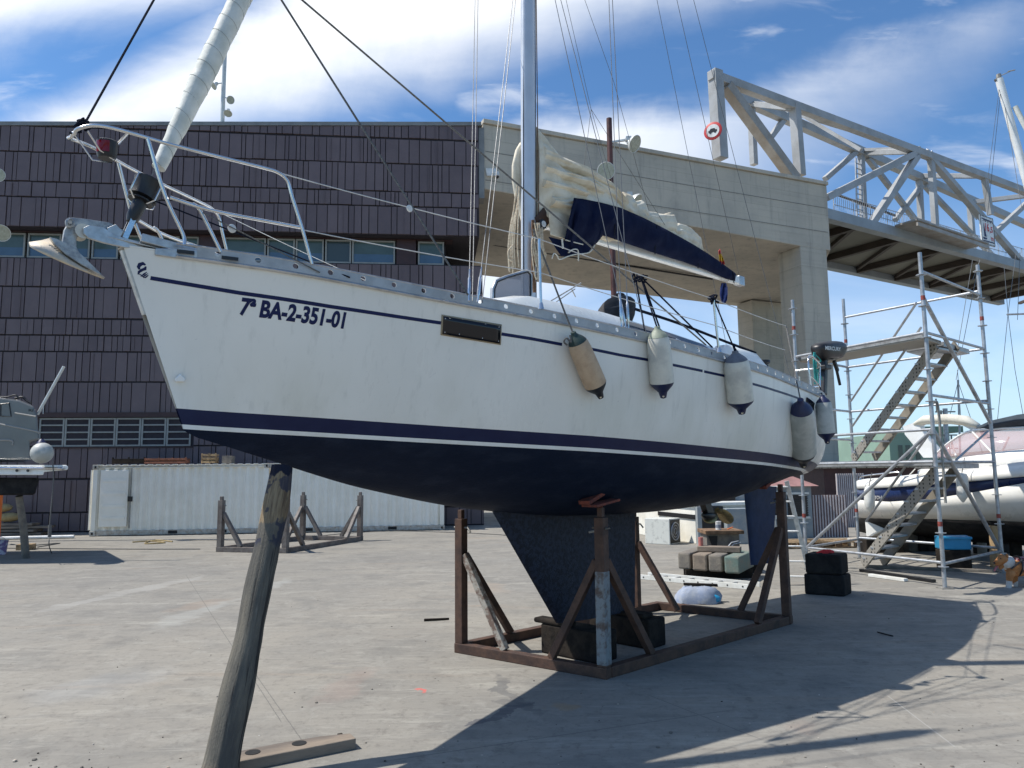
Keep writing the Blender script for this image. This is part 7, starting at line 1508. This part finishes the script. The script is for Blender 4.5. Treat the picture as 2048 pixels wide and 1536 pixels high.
for k, (px, py, sx, sz, m_, lb_) in enumerate([(1800, 1112, .9, .35, 'wood_dark', 'dark block under the bow of the motor yacht'), (1925, 1108, 1.0, .45, 'wood_dark', 'dark block behind the blue crate'), (1860, 1108, .5, .5, 'wood_block', 'grey block beside the blue crate'), (2040, 1115, .8, .5, 'wood_dark', 'dark block at the right edge under the motor yacht'), (1760, 1100, .6, .22, 'container_trim', 'pale block below the scaffold stairs')]):
    c = gnd(px, py); mb = MB(); mb.box((c[0], c[1]+.9, sz/2), (sx, .5, sz), .15*k); solo('keel_support', mb, M[m_], lb_, 'support block', 'support blocks under the motor yacht', 0, .02, .15*k)

# sailing yacht mast at the right edge
ym0, ym1 = at(2090, 500, 22), at(1998, 158, 22); yd = unit(ym1-ym0); k_ = ym0[2]/max(yd[2], .1); base = ym0-yd*(ym0[2]/yd[2])
ym = thing('yacht_mast', 'leaning white yacht mast with a wind vane at the right edge of the sky', 'mast', base)
mb = MB(); mb.tube([base, ym1], .11, 14); part('spar', mb, M['white'], ym, 40)
mb = MB(); p, q = at(2012, 195, 21.9), at(2075, 300, 21.7); mb.tube([at(2004, 172, 21.95), p], .012, 5); mb.tube([p+V(.25, 0, -.3), q], .075, 9); part('furled_headsail', mb, M['genoa'], ym, 40)
mb = MB(); mb.tube([ym1, ym1+V(.0, 0, .15)], .07, 8); mb.tube([ym1+V(.05, 0, .1), at(2022, 142, 22)], .014, 5); mb.tube([at(2016, 143, 22), at(2030, 140, 22)], .02, 5); mb.tube([ym1+V(-.05, 0, 0), ym1+V(-.12, 0, -.05)], .05, 6); part('wind_vane', mb, M['galvd'], ym, 40)
mb = MB(); 
for a, c in [((2000, 165), (1968, 420)), ((2002, 175), (1975, 430)), ((2006, 190), (2044, 420))]: mb.tube([at(*a, 22), at(*c, 21.5)], .008, 4)
part('stays', mb, M['wire'], ym, 40)
# light rigging of another boat hanging in front of the bridge underside
rg2 = thing('distant_rigging', 'thin stays and a small spreader of another yacht below the bridge at right', 'rigging', V(at(2016, 900, 30)[0], 30, 0))
mb = MB()
for a, c in [((2008, 530), (2016, 628)), ((2032, 505), (2016, 628)), ((2040, 505), (2035, 640)), ((2016, 628), (2030, 740)), ((2016, 628), (1995, 840)), ((2030, 740), (2048, 840)), ((1960, 520), (1945, 560)), ((1945, 520), (1915, 700)), ((1915, 740), (1922, 840)), ((1955, 540), (1912, 760))]: mb.tube([at(*a, 30), at(*c, 30)], .012, 4)
part('stays', mb, M['wire'], rg2, 40); mb = MB(); mb.tube([at(2014, 629, 30), at(2070, 627, 30)], .04, 6); part('spreader', mb, M['galv'], rg2, 40)

# ================================================================== DOG
DY = 12.9
def gq(px, py, o=0.0): return at(px, py, DY+o)
dg = thing('dog', 'tan and white dog in a maroon harness, panting, at the right edge by the scaffold', 'dog', V(gq(2035, 1178)[0], DY, 0))
def g3(px, py, o): return gq(px, py, o)
P0d = [p-V(.09, 0, 0) if i_ not in (4, 5) else p-V(.03, 0, 0) for i_, p in enumerate([g3(2042, 1134, 0), g3(2062, 1132, .05), g3(2085, 1132, .1), g3(2026, 1130, 0), g3(2016, 1122, 0), g3(2007, 1116, 0),     # chest, back, rump, neck, head
       g3(2030, 1150, -.08), g3(2029, 1166, -.09), g3(2028, 1177, -.09), g3(2022, 1178, -.09),     # near foreleg
       g3(2040, 1150, .08), g3(2040, 1166, .09), g3(2040, 1176, .09),                              # far foreleg
       g3(2088, 1150, -.05), g3(2096, 1160, -.05), g3(2092, 1176, -.05), g3(2090, 1148, .2), g3(2098, 1160, .2), g3(2094, 1175, .2),
       g3(2106, 1122, .12), g3(2118, 1112, .12)])]
Ed = [(0, 1), (1, 2), (0, 3), (3, 4), (4, 5), (0, 6), (6, 7), (7, 8), (8, 9), (0, 10), (10, 11), (11, 12), (2, 13), (13, 14), (14, 15), (2, 16), (16, 17), (17, 18), (2, 19), (19, 20)]
Rd = [.145, .125, .12, .10, .10, .075, .062, .042, .038, .03, .06, .042, .038, .075, .045, .035, .075, .045, .035, .03, .015]
try:
    bm_ = bmesh.new(); 
    me_ = bpy.data.meshes.new('body'); loc_, _ = ORG[dg.name]
    lay = bm_.verts.layers.skin.verify(); vv = [bm_.verts.new(tuple(np.asarray(v)-np.array(loc_))) for v in P0d]
    for a, c in Ed: bm_.edges.new((vv[a], vv[c]))
    for i, v in enumerate(vv): v[lay].radius = (Rd[i], Rd[i]); v[lay].use_root = (i == 0)
    bm_.to_mesh(me_); bm_.free(); me_.materials.append(M['fur_tan']); bo_ = bpy.data.objects.new('body', me_); COL.objects.link(bo_); bo_.parent = dg; ORG['body'] = ORG[dg.name]
    md = bo_.modifiers.new('skin', 'SKIN'); md.use_smooth_shade = True; sb = bo_.modifiers.new('sub', 'SUBSURF'); sb.levels = sb.render_levels = 2
except Exception as ex: print('dog body', ex)
hd0 = g3(2007, 1118, -.02); mb = MB(); mz0 = g3(1994, 1126, -.02); dv = unit(mz0-hd0)
mb._lathe(hd0, dv, [(-.05, .04), (-.02, .085), (.03, .088), (.06, .07), (.1, .058), (.15, .05), (.165, .03), (.168, 0)], 18, 0); part('head', mb, M['fur_tan'], dg, 60)
for o in (-.07, .05): mb = MB(); c = g3(2014, 1113, o); mb.sphere(c, .045, 10, 7, 0, (.55, .45, 1.1)); part('ear', mb, M['fur_tan'], dg, 60)
mb = MB(); mb.sphere(mz0+dv*.045+V(0, 0, .025), .02, 10, 6); part('nose', mb, M['black'], dg, 60)
for o in (-.055, .03): mb = MB(); mb.sphere(g3(2001, 1117, o-.02), .011, 8, 6); part('eye', mb, M['black'], dg, 60)
mb = MB(); mb._lathe(hd0-V(0, 0, .055), unit(mz0-V(0, 0, .10)-hd0), [(0, .04), (.06, .04), (.12, .028), (.14, 0)], 12, 0); part('jaw', mb, M['fur_tan'], dg, 60)
mb = MB(); t0 = mz0-V(0, 0, .045); mb.loft([[t0+dv*k+V(0, -.02, 0)-V(0, 0, z), t0+dv*k-V(0, 0, z+.006), t0+dv*k+V(0, .02, 0)-V(0, 0, z)] for k, z in [(-.05, 0), (.01, .01), (.05, .035), (.06, .055)]], 0, False, False); part('tongue', mb, M['pink'], dg, 40, solid=.008)
mb = MB(); nk = g3(2014, 1125, 0); nd = unit(g3(2042, 1133, 0)-g3(2012, 1120, 0)); mb._lathe(nk-nd*.06, nd, [(-.02, .095), (.03, .115), (.09, .125), (.12, .11)], 18, 0); part('white_ruff', mb, M['fur_white'], dg, 60)
mb = MB(); c0 = g3(2034, 1132, 0); ad2 = unit(g3(2062, 1132, .05)-g3(2042, 1134, 0)); mb._lathe(c0, ad2, [(0, .145), (.02, .155), (.20, .145), (.22, .135)], 20, 0); part('harness', mb, M['harness'], dg, 60)
mb = MB(); mb.tube([c0-ad2*.01+V(math.sin(t)*.02, -.16*math.cos(t), .16*math.sin(t)) for t in np.linspace(0, 2*math.pi, 20)], .016, 6); mb.tube([g3(2022, 1138, -.13), g3(2040, 1124, -.16), g3(2052, 1118, -.1)], .014, 6); part('harness_strap', mb, M['black'], dg, 40)
for a, c in [((2018.5, 1162), (2017.5, 1177)), ((2030, 1162), (2030, 1176))]:
    o = -.09 if a[0] < 2025 else .09; mb = MB(); mb.tube([g3(*a, o), g3(*c, o)], .046, 10); mb.sphere(g3(c[0]-4, c[1]+1, o), .045, 10, 6, 0, (1.3, .9, .6)); part('white_sock', mb, M['fur_white'], dg, 60)

# loose grit and litter on the concrete
rn = random.Random(77); mb = MB()
for k in range(170):
    px, py = rn.uniform(0, 2048), 1536-360*rn.random()**1.6; p = gnd(px, py); r_ = rn.uniform(.003, .008)*(1 if rn.random() < .93 else 2)
    if rn.random() < .75: pass
    mb.sphere((p[0], p[1], r_*.4), r_, 6, 4, rn.choice([0, 0, 1, 2]), (rn.uniform(.7, 1.5), rn.uniform(.7, 1.3), .6))
gl = _link('grit', mb, [M['wood_block'], M['wood_dark'], M['container_trim']], (0, 0, 0), 0, 0, 0); gl['kind'] = 'stuff'
